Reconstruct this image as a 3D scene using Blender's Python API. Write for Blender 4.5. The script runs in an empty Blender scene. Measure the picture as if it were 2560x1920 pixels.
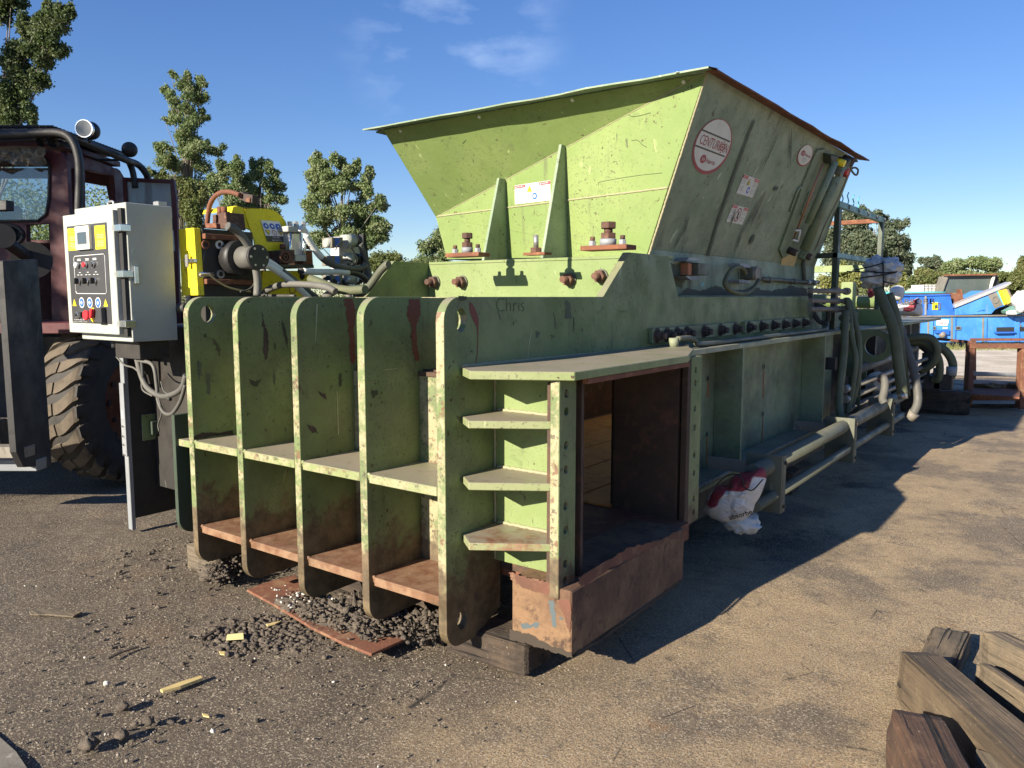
import bpy, bmesh, math, random
import numpy as np
from mathutils import Vector, Matrix, noise as mnoise
from mathutils.geometry import tessellate_polygon
random.seed(7); rng = np.random.default_rng(7)
S = bpy.context.scene; COL = S.collection
# ------------------------------------------------------------------ camera, sky, sun
FPX, CH, YAW, PITCH = 1960.0, 1.65, math.radians(36.3), math.atan2(218, 1960.0)
cam_d = bpy.data.cameras.new('camera'); cam = bpy.data.objects.new('camera', cam_d); COL.objects.link(cam)
cam.location = (0, 0, CH); cam.rotation_euler = (math.pi/2 - PITCH, 0, YAW)
cam_d.sensor_width = 36; cam_d.lens = 36*FPX/2560; cam_d.clip_end = 3000; cam_d.clip_start = 0.05
S.camera = cam
SUN_TRAVEL = Vector((.16, 1, -.415)).normalized()
elev = math.asin(-SUN_TRAVEL.z)
W = bpy.data.worlds.new('World'); S.world = W; W.use_nodes = True
wt = W.node_tree; wt.nodes.clear()
def wn(t, **k):
    n = wt.nodes.new(t)
    for a, b in k.items(): setattr(n, a, b)
    return n
sky = wn('ShaderNodeTexSky', sky_type='NISHITA', sun_disc=False)
sky.sun_elevation = elev; sky.sun_rotation = math.radians(189.1); sky.air_density = 1.0; sky.dust_density = 0.0; sky.ozone_density = 4.5; sky.altitude = 0
bg = wn('ShaderNodeBackground'); bg.inputs[1].default_value = 0.094
R0_ = Vector((math.cos(YAW), math.sin(YAW), 0)); F0_ = Vector((-math.sin(YAW), math.cos(YAW), 0)); Fw0 = F0_*math.cos(PITCH)-Vector((0, 0, 1))*math.sin(PITCH); V0_ = F0_*math.sin(PITCH)+Vector((0, 0, 1))*math.cos(PITCH)
geo = wn('ShaderNodeNewGeometry'); tc = wn('ShaderNodeTexCoord')
mp = wn('ShaderNodeMapping'); mp.inputs['Scale'].default_value = (3.4, 3.4, 9.0)
nz = wn('ShaderNodeTexNoise'); nz.inputs['Scale'].default_value = 2.6; nz.inputs['Detail'].default_value = 7; nz.inputs['Roughness'].default_value = .55
rmp = wn('ShaderNodeValToRGB'); rmp.color_ramp.elements[0].position = .47; rmp.color_ramp.elements[1].position = .72
mul = wn('ShaderNodeMath', operation='MULTIPLY'); mul.inputs[1].default_value = .2
mix = wn('ShaderNodeMix', data_type='RGBA'); mix.inputs['B'].default_value = (6.0, 6.8, 7.8, 1)
wo = wn('ShaderNodeOutputWorld')
L = wt.links.new
L(tc.outputs['Generated'], mp.inputs['Vector']); L(mp.outputs[0], nz.inputs['Vector']); L(nz.outputs['Fac'], rmp.inputs[0])
dotn = wn('ShaderNodeVectorMath', operation='DOT_PRODUCT'); L(tc.outputs['Generated'], dotn.inputs[0])
cr_ = wn('ShaderNodeMapRange', interpolation_type='SMOOTHSTEP'); cr_.inputs[1].default_value = math.cos(.15); cr_.inputs[2].default_value = math.cos(.02)
mk = wn('ShaderNodeMath', operation='MULTIPLY'); L(dotn.outputs['Value'], cr_.inputs[0]); L(rmp.outputs[0], mk.inputs[0]); L(cr_.outputs[0], mk.inputs[1]); L(mk.outputs[0], mul.inputs[0])
dotn.inputs[1].default_value = (Fw0 + R0_*((1130-1280)/FPX) + V0_*((960-70)/FPX)).normalized(); L(mul.outputs[0], mix.inputs['Factor']); hsv = wn('ShaderNodeHueSaturation'); hsv.inputs['Saturation'].default_value = 1.28; hsv.inputs['Hue'].default_value = .518; gm = wn('ShaderNodeGamma'); gm.inputs[1].default_value = .78; L(sky.outputs[0], gm.inputs[0]); L(gm.outputs[0], hsv.inputs['Color']); L(hsv.outputs[0], mix.inputs['A'])
L(mix.outputs['Result'], bg.inputs[0]); L(bg.outputs[0], wo.inputs[0])
sd = bpy.data.lights.new('sun', 'SUN'); sd.energy = 5.0; sd.angle = math.radians(.53); sd.color = (1.0, .90, .74)
so = bpy.data.objects.new('sun', sd); COL.objects.link(so); so.rotation_euler = SUN_TRAVEL.to_track_quat('-Z', 'Y').to_euler()
S.view_settings.view_transform = 'Standard'; S.view_settings.look = 'None'; S.view_settings.exposure = 1.2; S.view_settings.gamma = 1
S.view_settings.use_curve_mapping = False

# ------------------------------------------------------------------ measuring helpers: a pixel of the 2560 px photograph meets a real plane
Rv = Vector((math.cos(YAW), math.sin(YAW), 0)); Fh = Vector((-math.sin(YAW), math.cos(YAW), 0)); Up = Vector((0, 0, 1))
Fw = Fh*math.cos(PITCH) - Up*math.sin(PITCH); Vv = Fh*math.sin(PITCH) + Up*math.cos(PITCH)
C0 = Vector((0, 0, CH))
def ray(x, y): return Fw + Rv*((x-1280)/FPX) + Vv*((960-y)/FPX)
def onp(x, y, P, N):
    d = ray(x, y); N = Vector(N); return C0 + d*((Vector(P)-C0).dot(N)/d.dot(N))
def aX(x, y, v): return onp(x, y, (v, 0, 0), (1, 0, 0))
def aY(x, y, v): return onp(x, y, (0, v, 0), (0, 1, 0))
def aZ(x, y, v): return onp(x, y, (0, 0, v), (0, 0, 1))
def aW(x, y, w): return onp(x, y, Fh*w, Fh)
def aU(x, y, u): return onp(x, y, Rv*u, Rv)
def fr(u, w, z): return Rv*u + Fh*w + Up*z
def reg(ox, oy, s): return lambda x, y: (ox+x*s, oy+y*s)
z1 = reg(440, 700, .3345); z2 = reg(440, 1150, .3617); z3 = reg(1040, 700, .3345); z4 = reg(1040, 1200, .3345); z5 = reg(1560, 780, .3345)
zt = reg(900, 100, .4098); zh = reg(1500, 300, .3165); zb = reg(1900, 450, .3616); z6 = reg(1980, 720, .2411); z7 = reg(1900, 1400, .3134)
zc = reg(0, 650, .41); zd = reg(420, 440, .2652); zr = reg(2180, 620, .1718); zq = reg(360, 150, .2953); zp = reg(150, 520, .205); zv = reg(0, 250, .28933)

# ------------------------------------------------------------------ materials
MAT = {}
def newmat(name):
    m = bpy.data.materials.new(name); m.use_nodes = True; m.node_tree.nodes.clear(); MAT[name] = m
    nt = m.node_tree
    def n(t, **k):
        q = nt.nodes.new(t)
        for a, b in k.items(): setattr(q, a, b)
        return q
    return m, nt, n, nt.links.new
def c4(c): return (c[0], c[1], c[2], 1)
class NB:
    def __init__(s, name):
        s.m, s.nt, s.n, s.l = newmat(name)
        s.geo = s.n('ShaderNodeNewGeometry'); s.out = s.n('ShaderNodeOutputMaterial'); s.p = s.n('ShaderNodeBsdfPrincipled')
        s.l(s.p.outputs[0], s.out.inputs[0])
        s.sep = s.n('ShaderNodeSeparateXYZ'); s.l(s.geo.outputs['Position'], s.sep.inputs[0])
    def noise(s, scale, detail=5, rough=.6, sc=(1, 1, 1), loc=(0, 0, 0), dist=0, rot=(0, 0, 0)):
        mp = s.n('ShaderNodeMapping'); mp.inputs['Scale'].default_value = sc; mp.inputs['Location'].default_value = loc
        if any(rot):
            m0 = s.n('ShaderNodeMapping'); m0.inputs['Rotation'].default_value = rot; s.l(s.geo.outputs['Position'], m0.inputs[0]); s.l(m0.outputs[0], mp.inputs[0])
        else: s.l(s.geo.outputs['Position'], mp.inputs[0])
        t = s.n('ShaderNodeTexNoise'); t.inputs['Scale'].default_value = scale; t.inputs['Detail'].default_value = detail; t.inputs['Roughness'].default_value = rough; t.inputs['Distortion'].default_value = dist
        s.l(mp.outputs[0], t.inputs['Vector']); return t.outputs['Fac']
    def vor(s, scale, sc=(1, 1, 1), out='Distance', feat='F1'):
        mp = s.n('ShaderNodeMapping'); mp.inputs['Scale'].default_value = sc; s.l(s.geo.outputs['Position'], mp.inputs[0])
        t = s.n('ShaderNodeTexVoronoi', feature=feat); t.inputs['Scale'].default_value = scale; s.l(mp.outputs[0], t.inputs['Vector']); return t.outputs[out]
    def step(s, v, a, b, lo=0., hi=1.):
        r = s.n('ShaderNodeMapRange', interpolation_type='SMOOTHSTEP'); s.l(v, r.inputs[0])
        for i, q in enumerate((a, b, lo, hi)): r.inputs[i+1].default_value = q
        return r.outputs[0]
    def math(s, op, a, b=None):
        q = s.n('ShaderNodeMath', operation=op)
        for i, v in enumerate((a, b)):
            if v is None: continue
            if isinstance(v, (int, float)): q.inputs[i].default_value = v
            else: s.l(v, q.inputs[i])
        return q.outputs[0]
    def mix(s, f, a, b, blend='MIX'):
        q = s.n('ShaderNodeMix', data_type='RGBA', blend_type=blend)
        if isinstance(f, (int, float)): q.inputs['Factor'].default_value = f
        else: s.l(f, q.inputs['Factor'])
        for k, v in (('A', a), ('B', b)):
            if isinstance(v, tuple): q.inputs[k].default_value = c4(v)
            else: s.l(v, q.inputs[k])
        return q.outputs['Result']
    def bump(s, h, strength=.3, dist=.01):
        b = s.n('ShaderNodeBump'); b.inputs['Strength'].default_value = strength; b.inputs['Distance'].default_value = dist
        s.l(h, b.inputs['Height']); s.l(b.outputs[0], s.p.inputs['Normal'])
    def col(s, c):
        if isinstance(c, tuple): s.p.inputs['Base Color'].default_value = c4(c)
        else: s.l(c, s.p.inputs['Base Color'])
        return s
    def rough(s, r):
        if isinstance(r, (int, float)): s.p.inputs['Roughness'].default_value = r
        else: s.l(r, s.p.inputs['Roughness'])
        return s
def painted(name, base, fade, dirt=(.07, .06, .045), dirt_amt=.5, chips=.5, zr=None, rust=(.19, .075, .035), rough=.5, streak=1., grime=.0, rustcol2=(.30, .17, .09), bmp=.12, dust=0., edge=0.):
    b = NB(name)
    big = b.noise(1.1, 6, .62); mid = b.noise(5, 6, .65, loc=(3, 1, 7)); fine = b.noise(45, 4, .7)
    c = b.mix(b.step(big, .35, .68), base, fade)
    c = b.mix(b.step(mid, .45, .75, 0, .35), c, tuple(x*.78 for x in base))
    st = b.noise(9, 5, .65, sc=(1, 1, .09), loc=(1, 2, 3))
    c = b.mix(b.math('MULTIPLY', b.step(st, .56, .74, 0, dirt_amt*streak), b.step(mid, .35, .6)), c, dirt)
    c = b.mix(b.step(b.noise(3.2, 8, .72, loc=(9, 9, 1), dist=.4), .58, .78, 0, dirt_amt), c, dirt)
    if grime: c = b.mix(b.math('MULTIPLY', b.step(b.noise(2.1, 7, .7, loc=(4, 8, 2)), .38, .66), grime), c, (.055, .045, .033))
    c = b.mix(b.step(b.noise(6.5, 7, .72, loc=(6, 3, 8), dist=.8), .56, .70, 0, .55*dirt_amt+.1), c, tuple(x*.45 for x in base))
    c = b.mix(b.math('MULTIPLY', b.step(b.noise(75, 3, .6, loc=(2, 4, 4)), .60, .64), b.step(big, .4, .6, .1, .6*chips)), c, (.05, .04, .028))
    # scratches
    sc1 = b.noise(30, 3, .5, sc=(.5, .5, .03), rot=(.25, .1, 0), loc=(5, 5, 5))
    c = b.mix(b.step(sc1, .70, .73, 0, .6), c, tuple(min(1, x*1.5+.05) for x in fade))
    sc2 = b.noise(22, 4, .6, sc=(.6, .6, .12), rot=(-.35, .2, 0), loc=(2, 6, 1))
    c = b.mix(b.step(sc2, .68, .71, 0, .8*chips), c, (.05, .04, .03))
    # chips
    c = b.mix(b.math('MULTIPLY', b.step(b.noise(38, 5, .6, loc=(7, 2, 4)), .68-.05*chips, .70-.05*chips), b.math('MULTIPLY', b.step(mid, .4, .62), chips)), c, (.06, .035, .02))
    if edge:
        ns2 = b.n('ShaderNodeSeparateXYZ'); b.l(b.geo.outputs['True Normal'], ns2.inputs[0]); em = b.step(b.math('ABSOLUTE', ns2.outputs['Y']), .9, .96, 0, edge)
        c = b.mix(b.math('MULTIPLY', em, b.step(b.noise(5, 7, .75, loc=(3, 8, 8)), .44, .56)), c, (.36, .31, .19)); c = b.mix(b.math('MULTIPLY', em, b.step(b.noise(9, 7, .8, loc=(1, 2, 8)), .55, .62)), c, (.15, .075, .045)); c = b.mix(b.math('MULTIPLY', em, b.step(b.noise(28, 5, .8, loc=(5, 2, 8)), .56, .62)), c, (.06, .05, .035))
    if dust:
        nsep = b.n('ShaderNodeSeparateXYZ'); b.l(b.geo.outputs['True Normal'], nsep.inputs[0])
        up = b.step(nsep.outputs['Z'], .5, .9, 0, dust)
        c = b.mix(b.math('MULTIPLY', up, b.step(mid, .25, .55, .5, 1)), c, (.24, .205, .155))
        c = b.mix(b.math('MULTIPLY', b.step(nsep.outputs['Z'], .5, .9), b.step(b.noise(14, 6, .7), .55, .72, 0, .7)), c, (.10, .08, .06))
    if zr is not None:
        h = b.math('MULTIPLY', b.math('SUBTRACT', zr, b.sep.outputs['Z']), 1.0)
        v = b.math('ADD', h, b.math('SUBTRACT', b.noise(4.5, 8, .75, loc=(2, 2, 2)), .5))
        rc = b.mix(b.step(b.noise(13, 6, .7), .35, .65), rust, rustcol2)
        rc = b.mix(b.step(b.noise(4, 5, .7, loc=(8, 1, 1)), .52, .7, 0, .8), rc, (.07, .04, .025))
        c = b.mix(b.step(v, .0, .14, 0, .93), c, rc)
    b.col(c); b.rough(b.step(mid, .3, .7, rough-.08, rough+.22))
    b.bump(b.math('ADD', fine, b.math('MULTIPLY', mid, .8)), bmp, .006)
    return b.m
G1, G2 = (.155, .215, .068), (.215, .265, .11)
painted('green paint', G1, G2, dirt_amt=.6, chips=.8, dust=.85)
painted('green paint ribs', (.14, .195, .068), (.20, .245, .115), dirt_amt=.75, chips=1., zr=.60, grime=.38, dust=.75, edge=.85, rust=(.062, .042, .026), rustcol2=(.15, .105, .06))  # dirt and rust; shade of the lower bays also mixed into the dark tones
painted('green paint shelf', (.20, .245, .095), (.26, .275, .145), dirt_amt=.5, chips=1., zr=.62, dust=.95, edge=.7, rust=(.15, .06, .032), rustcol2=(.25, .145, .085))
painted('green paint hopper', (.165, .235, .07), (.225, .285, .10), dirt_amt=.48, chips=1., dust=.3)
painted('green paint hopper side', (.19, .26, .165), (.27, .335, .235), dirt_amt=.6, chips=1., streak=1.4, grime=.22)
painted('green paint lower side', (.19, .24, .12), (.24, .27, .17), dirt_amt=.5, chips=.6, grime=.6, zr=.35, dust=.6)
painted('green paint pale', (.25, .28, .17), (.30, .32, .23), dirt_amt=.5, chips=.4, dust=.6, grime=.25)
painted('dark green paint', (.035, .055, .035), (.05, .075, .05), dirt_amt=.4, chips=.4, grime=.3)
painted('black paint', (.014, .014, .015), (.022, .021, .021), dirt=(.06, .05, .04), dirt_amt=.35, chips=.3, rough=.5)
painted('black machined', (.02, .018, .016), (.035, .03, .025), dirt=(.09, .06, .04), dirt_amt=.5, chips=.6, rough=.5)
painted('yellow paint', (.82, .66, .012), (.85, .72, .03), dirt=(.25, .18, .03), dirt_amt=.3, chips=.6, rough=.4)
painted('maroon paint', (.065, .009, .013), (.095, .016, .02), dirt=(.05, .02, .02), dirt_amt=.5, chips=.6, rough=.5)
painted('cabinet grey', (.37, .385, .345), (.41, .42, .375), dirt=(.4, .39, .33), dirt_amt=.15, chips=.25, rough=.4, bmp=.03)
painted('cabinet side grey', (.37, .385, .345), (.41, .42, .375), dirt=(.4, .39, .33), dirt_amt=.15, chips=.25, rough=.4, bmp=.03)
painted('blue paint', (.015, .10, .50), (.03, .17, .62), dirt=(.30, .33, .36), dirt_amt=.3, chips=.4, rough=.5)
painted('blue paint faded', (.035, .19, .58), (.08, .29, .68), dirt=(.35, .3, .25), dirt_amt=.35, chips=.5, rough=.5)
painted('slate paint', (.07, .09, .085), (.10, .12, .11), dirt=(.2, .22, .2), dirt_amt=.5, chips=.2)
painted('white paint worn', (.62, .60, .55), (.7, .69, .65), dirt=(.3, .25, .2), dirt_amt=.5, chips=.4)
painted('galvanised', (.20, .215, .23), (.29, .30, .31), dirt=(.15, .14, .13), dirt_amt=.5, chips=.4, rough=.45)
painted('pipe paint', (.085, .09, .062), (.125, .13, .095), dirt=(.05, .045, .035), dirt_amt=.7, chips=.5, dust=.12)
painted('dirty steel', (.17, .15, .12), (.24, .22, .18), dirt=(.06, .05, .04), dirt_amt=.6, chips=.5)
painted('hose green', (.085, .095, .05), (.13, .135, .075), dirt=(.05, .05, .035), dirt_amt=.6, chips=.2, rough=.6)
painted('hose grey', (.075, .073, .064), (.13, .125, .11), dirt=(.07, .06, .05), dirt_amt=.5, chips=.2, rough=.6)
painted('hose black', (.03, .03, .03), (.06, .058, .052), dirt=(.15, .14, .12), dirt_amt=.4, chips=.1, rough=.5)
painted('hose white', (.62, .62, .60), (.7, .7, .68), dirt=(.2, .2, .2), dirt_amt=.4, chips=.3, rough=.5)
painted('cyan panel', (.14, .30, .27), (.22, .36, .32), dirt=(.1, .1, .07), dirt_amt=.6, chips=.6)
def rusty(name, a, b_, c_, rough=.85, bmp=.5):
    b = NB(name)
    c = b.mix(b.step(b.noise(3, 8, .7), .35, .65), a, b_)
    c = b.mix(b.step(b.noise(11, 7, .75, loc=(4, 4, 4)), .5, .68), c, c_)
    c = b.mix(b.step(b.noise(9, 5, .7, sc=(1, 1, .2), loc=(1, 7, 4)), .6, .75, 0, .6), c, (.05, .03, .02))
    b.col(c).rough(rough); b.bump(b.noise(40, 6, .75), bmp, .008); return b.m
rusty('rust', (.20, .075, .035), (.13, .05, .03), (.30, .13, .06))
rusty('rust bolt', (.12, .055, .035), (.07, .038, .028), (.20, .11, .07))
rusty('rust base', (.10, .052, .032), (.21, .125, .066), (.055, .033, .022), .85, .8)
rusty('rust bright', (.18, .07, .038), (.12, .052, .032), (.26, .15, .085))
rusty('liner orange', (.70, .20, .03), (.78, .28, .055), (.45, .13, .025), .7, .2)
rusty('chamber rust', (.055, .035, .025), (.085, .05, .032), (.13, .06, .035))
rusty('burnt bolt', (.045, .035, .03), (.07, .05, .04), (.10, .06, .045))
def plain(name, c, rough=.5, metal=0., **k):
    b = NB(name); cc = b.mix(b.step(b.noise(12, 5, .6), .4, .7, 0, .35), c, tuple(x*.7 for x in c)); b.col(cc).rough(rough); b.p.inputs['Metallic'].default_value = metal
    for a, v in k.items(): b.p.inputs[a].default_value = v
    return b.m
plain('chrome', (.75, .75, .73), .25, 1.); plain('steel', (.42, .41, .39), .4, .7)
plain('white print', (.78, .78, .76), .5); plain('white dirty print', (.62, .64, .58), .6); plain('red print', (.50, .03, .04), .5); plain('dark red print', (.33, .06, .07), .6)
plain('blue print', (.03, .12, .55), .5); plain('yellow print', (.85, .68, .02), .5); plain('black print', (.02, .02, .02), .5); plain('grey print', (.3, .3, .3), .5)
plain('panel dark', (.045, .045, .047), .5); plain('screen', (.06, .08, .10), .15); plain('button red', (.65, .03, .04), .35); plain('button white', (.8, .8, .75), .35); plain('rubber black', (.02, .02, .02), .7)
plain('pencil mark', (.085, .11, .05), .8); plain('weld bead', (.30, .28, .17), .8); plain('copper', (.45, .2, .13), .4, .6); plain('lamp glass', (.14, .14, .135), .25, .6)
plain('red stain', (.14, .03, .02), .6); plain('orange stain', (.30, .12, .04), .8); plain('teal drum', (.1, .42, .45), .45); plain('amber panel', (.75, .40, .05), .5); plain('aluminium', (.62, .63, .64), .35, .5)
plain('straw', (.55, .42, .18), .8); plain('yellow paper', (.78, .70, .32), .8); plain('canvas', (.13, .115, .09), .9); plain('webbing', (.16, .12, .07), .9); plain('brick orange', (.5, .2, .1), .7); plain('pale stone', (.5, .47, .42), .9)
def glassy(name, tint, alpha, rough=.05):
    b = NB(name); b.nt.nodes.remove(b.p)
    g = b.n('ShaderNodeBsdfGlossy'); g.inputs['Roughness'].default_value = rough; g.inputs[0].default_value = (.9, .93, .95, 1)
    t = b.n('ShaderNodeBsdfTransparent'); t.inputs[0].default_value = c4(tint)
    d = b.n('ShaderNodeBsdfDiffuse'); d.inputs[0].default_value = (.35, .38, .38, 1)
    
    m1 = b.n('ShaderNodeMixShader'); m1.inputs[0].default_value = .09; b.l(t.outputs[0], m1.inputs[1]); b.l(g.outputs[0], m1.inputs[2])
    m2 = b.n('ShaderNodeMixShader'); b.l(b.step(b.noise(3, 6, .6, sc=(1, 1, .3)), .3, .8, alpha*.6, alpha), m2.inputs[0]); b.l(m1.outputs[0], m2.inputs[1]); b.l(d.outputs[0], m2.inputs[2])
    b.l(m2.outputs[0], b.out.inputs[0]); return b.m
glassy('window glass', (.75, .8, .8), .1); glassy('dusty glass', (.6, .65, .66), .75, .2); plain('clear plastic', (.55, .57, .57), .25); glassy('tote plastic', (.75, .85, .9), .6, .3)
def wood(name, a, b_, c_, ang=0.):
    b = NB(name); R_ = (0, 0, -ang)
    g = b.noise(34, 6, .7, sc=(.05, 1.3, 1.3), rot=R_, dist=.25)
    c = b.mix(b.step(g, .36, .62), a, b_); c = b.mix(b.step(b.noise(3.2, 6, .7), .45, .68, 0, .85), c, c_)
    cr = b.noise(15, 4, .6, sc=(.045, 1.2, 1.2), rot=R_, loc=(3, 3, 3))
    c = b.mix(b.step(cr, .61, .64, 0, .95), c, (.018, .012, .008))
    c = b.mix(b.step(b.noise(9, 7, .75, loc=(5, 1, 1)), .58, .7, 0, .7), c, (.05, .038, .028))
    c = b.mix(b.step(b.noise(70, 3, .6), .66, .72, 0, .5), c, (.42, .34, .23))
    b.col(c).rough(.85); b.bump(b.math('SUBTRACT', g, b.math('MULTIPLY', b.step(cr, .58, .64), 2.)), 1., .014); return b.m
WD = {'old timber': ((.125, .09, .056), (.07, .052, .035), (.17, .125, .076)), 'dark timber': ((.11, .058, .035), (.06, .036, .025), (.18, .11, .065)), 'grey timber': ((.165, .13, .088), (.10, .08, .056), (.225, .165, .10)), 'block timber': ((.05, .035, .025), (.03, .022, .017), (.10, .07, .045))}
for k_, v_ in WD.items(): wood(k_, *v_)
def tyre_mat():
    b = NB('tyre rubber'); c = b.mix(b.step(b.noise(7, 6, .7), .35, .65), (.03, .027, .024), (.05, .045, .038)); b.col(c).rough(.8); b.bump(b.noise(50, 5, .7), .3, .005)
    b = NB('tyre tread'); c = b.mix(b.step(b.noise(7, 6, .7), .3, .65), (.075, .06, .043), (.125, .10, .072)); b.col(c).rough(.95); b.bump(b.noise(60, 5, .7), .4, .006)
tyre_mat()
def leafmat(name, a, b_, c_):
    b = NB(name); b.nt.nodes.remove(b.p)
    o = b.noise(.55, 3, .6); o2 = b.vor(3.1, out='Color')
    c = b.mix(b.step(o, .35, .65), a, b_); sp = b.n('ShaderNodeSeparateColor'); b.l(o2, sp.inputs[0]); c = b.mix(b.step(sp.outputs[0], .55, .95, 0, .7), c, c_)
    d = b.n('ShaderNodeBsdfPrincipled'); d.inputs['Roughness'].default_value = .75; b.l(c, d.inputs['Base Color'])
    t = b.n('ShaderNodeBsdfTranslucent'); hs = b.mix(.5, c, (.16, .22, .02)); b.l(hs, t.inputs[0])
    m = b.n('ShaderNodeMixShader'); m.inputs[0].default_value = .28; b.l(d.outputs[0], m.inputs[1]); b.l(t.outputs[0], m.inputs[2]); b.l(m.outputs[0], b.out.inputs[0]); return b.m
leafmat('leaf poplar', (.115, .165, .06), (.17, .225, .09), (.29, .32, .17))
leafmat('leaf dark', (.055, .085, .032), (.08, .12, .045), (.15, .18, .09))
leafmat('leaf olive', (.09, .12, .035), (.14, .16, .05), (.20, .20, .08))
leafmat('leaf grey', (.075, .10, .06), (.105, .135, .08), (.17, .19, .12))
leafmat('leaf yellow', (.16, .18, .04), (.22, .23, .07), (.32, .30, .12))
plain('bark', (.16, .14, .12), .9)
def bagmat():
    b = NB('bag plastic')
    c = b.mix(b.step(b.noise(3.0, 2, .5, loc=(.3, .2, .85)), .52, .54), (.66, .64, .61), (.28, .035, .05))
    c = b.mix(b.step(b.noise(14, 6, .7), .62, .75, 0, .5), c, (.2, .16, .12)); b.col(c).rough(.4); b.bump(b.noise(16, 4, .7, dist=1.5), .9, .02)
bagmat()
def ground_mat():
    b = NB('yard dirt')
    X, Y = b.sep.outputs['X'], b.sep.outputs['Y']
    big = b.noise(.55, 7, .62, loc=(2, 5, 0)); mid = b.noise(2.6, 8, .7); fine = b.noise(70, 5, .8); gr = b.noise(190, 3, .8)
    # concrete to the right of the machine, packed black soil to the left
    side = b.math('ADD', b.math('ADD', X, b.math('MULTIPLY', Y, .12)), b.math('MULTIPLY', b.math('SUBTRACT', big, .5), 3.2))
    f = b.step(side, -2.1, -.9)
    soil = b.mix(b.step(mid, .35, .68), (.115, .088, .062), (.175, .135, .095)); soil = b.mix(b.step(b.noise(1.3, 6, .65, loc=(8, 2, 0)), .56, .72, 0, .55), soil, (.22, .13, .065))
    soil = b.mix(b.step(big, .55, .7, 0, .6), soil, (.105, .085, .066))
    conc = b.mix(b.step(mid, .3, .7), (.54, .395, .225), (.40, .29, .17)); conc = b.mix(b.step(b.noise(.9, 7, .7, loc=(1, 9, 0)), .47, .6, 0, .8), conc, (.15, .12, .09))
    conc = b.mix(b.step(b.noise(1.7, 6, .7, loc=(5, 3, 0)), .62, .72, 0, .6), conc, (.36, .19, .075))
    c = b.mix(f, soil, conc)
    # wet oil patches beside the long side of the machine
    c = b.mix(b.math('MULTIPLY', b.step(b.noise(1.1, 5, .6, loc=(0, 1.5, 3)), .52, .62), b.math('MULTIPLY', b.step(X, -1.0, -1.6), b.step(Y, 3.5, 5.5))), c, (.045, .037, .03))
    c = b.mix(b.step(b.noise(48, 4, .85, loc=(3, 3, 3)), .54, .62, 0, .55), c, (.42, .345, .24)); c = b.mix(b.step(b.noise(85, 3, .8), .53, .6, 0, .45), c, (.05, .04, .032))
    c = b.mix(b.step(b.noise(135, 2, .5, loc=(6, 6, 6)), .50, .56, 0, .5), c, (.07, .055, .04)); c = b.mix(b.step(b.noise(110, 2, .5, loc=(1, 6, 9)), .60, .64, 0, .7), c, (.60, .50, .36))
    c = b.mix(b.step(b.vor(34), .16, .12, 0, .75), c, (.5, .44, .34)); c = b.mix(b.step(b.noise(7, 8, .8, loc=(1, 1, 6)), .54, .66, 0, .6), c, (.085, .068, .052))
    ck = b.vor(1.3, feat='DISTANCE_TO_EDGE'); c = b.mix(b.math('MULTIPLY', b.step(ck, .0, .006, 1, 0), b.step(mid, .5, .6)), c, (.03, .025, .02))
    b.col(c); b.rough(b.step(mid, .3, .7, .75, .95))
    b.bump(b.math('ADD', b.math('ADD', fine, b.math('MULTIPLY', gr, .35)), b.math('MULTIPLY', mid, 2.)), .85, .018)
    b = NB('pale gravel'); c = b.mix(b.step(b.noise(.8, 7, .7), .35, .62), (.66, .58, .46), (.46, .40, .31)); c = b.mix(b.step(b.noise(25, 4, .8), .5, .75), c, (.2, .18, .15)); b.col(c).rough(.95); b.bump(b.noise(30, 5, .8), .3, .01)
    b = NB('clod'); c = b.mix(b.step(b.noise(18, 6, .7), .35, .7), (.09, .072, .056), (.17, .138, .105)); b.col(c).rough(1.); b.bump(b.noise(90, 5, .8), 1., .01)
    b = NB('pebble'); c = b.mix(b.step(b.noise(5, 3, .5), .35, .65), (.14, .118, .095), (.26, .22, .17)); c = b.mix(b.step(b.vor(9, out='Distance'), .12, .1, 0, .8), c, (.5, .46, .38)); b.col(c).rough(.9)
    b = NB('weed green'); c = b.mix(b.step(b.noise(3, 6, .7), .35, .7), (.10, .12, .03), (.25, .24, .10)); b.col(c).rough(.9)
ground_mat()

# ------------------------------------------------------------------ mesh builder and object tree
ORG = {}
def thing(name, label, cat, loc=(0, 0, 0), group=None):
    o = bpy.data.objects.new(name, None); COL.objects.link(o); o.location = loc; o.empty_display_size = .1
    o['label'] = label; o['category'] = cat
    if group: o['group'] = group
    ORG[o.name] = Vector(loc); return o
def orient(p0, p1):
    d = (Vector(p1)-Vector(p0)); L_ = d.length; return d.to_track_quat('Z', 'Y').to_matrix().to_4x4(), L_
def smooth_path(pts, n=6):
    P = [Vector(p) for p in pts]
    if len(P) < 3: return P
    Q = [P[0]*2-P[1]] + P + [P[-1]*2-P[-2]]; out = []
    for i in range(1, len(Q)-2):
        a, b, c, d = Q[i-1], Q[i], Q[i+1], Q[i+2]
        for k in range(n):
            t = k/n; out.append(.5*((2*b)+(c-a)*t+(2*a-5*b+4*c-d)*t*t+(3*b-a-3*c+d)*t**3))
    out.append(P[-1]); return out
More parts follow.
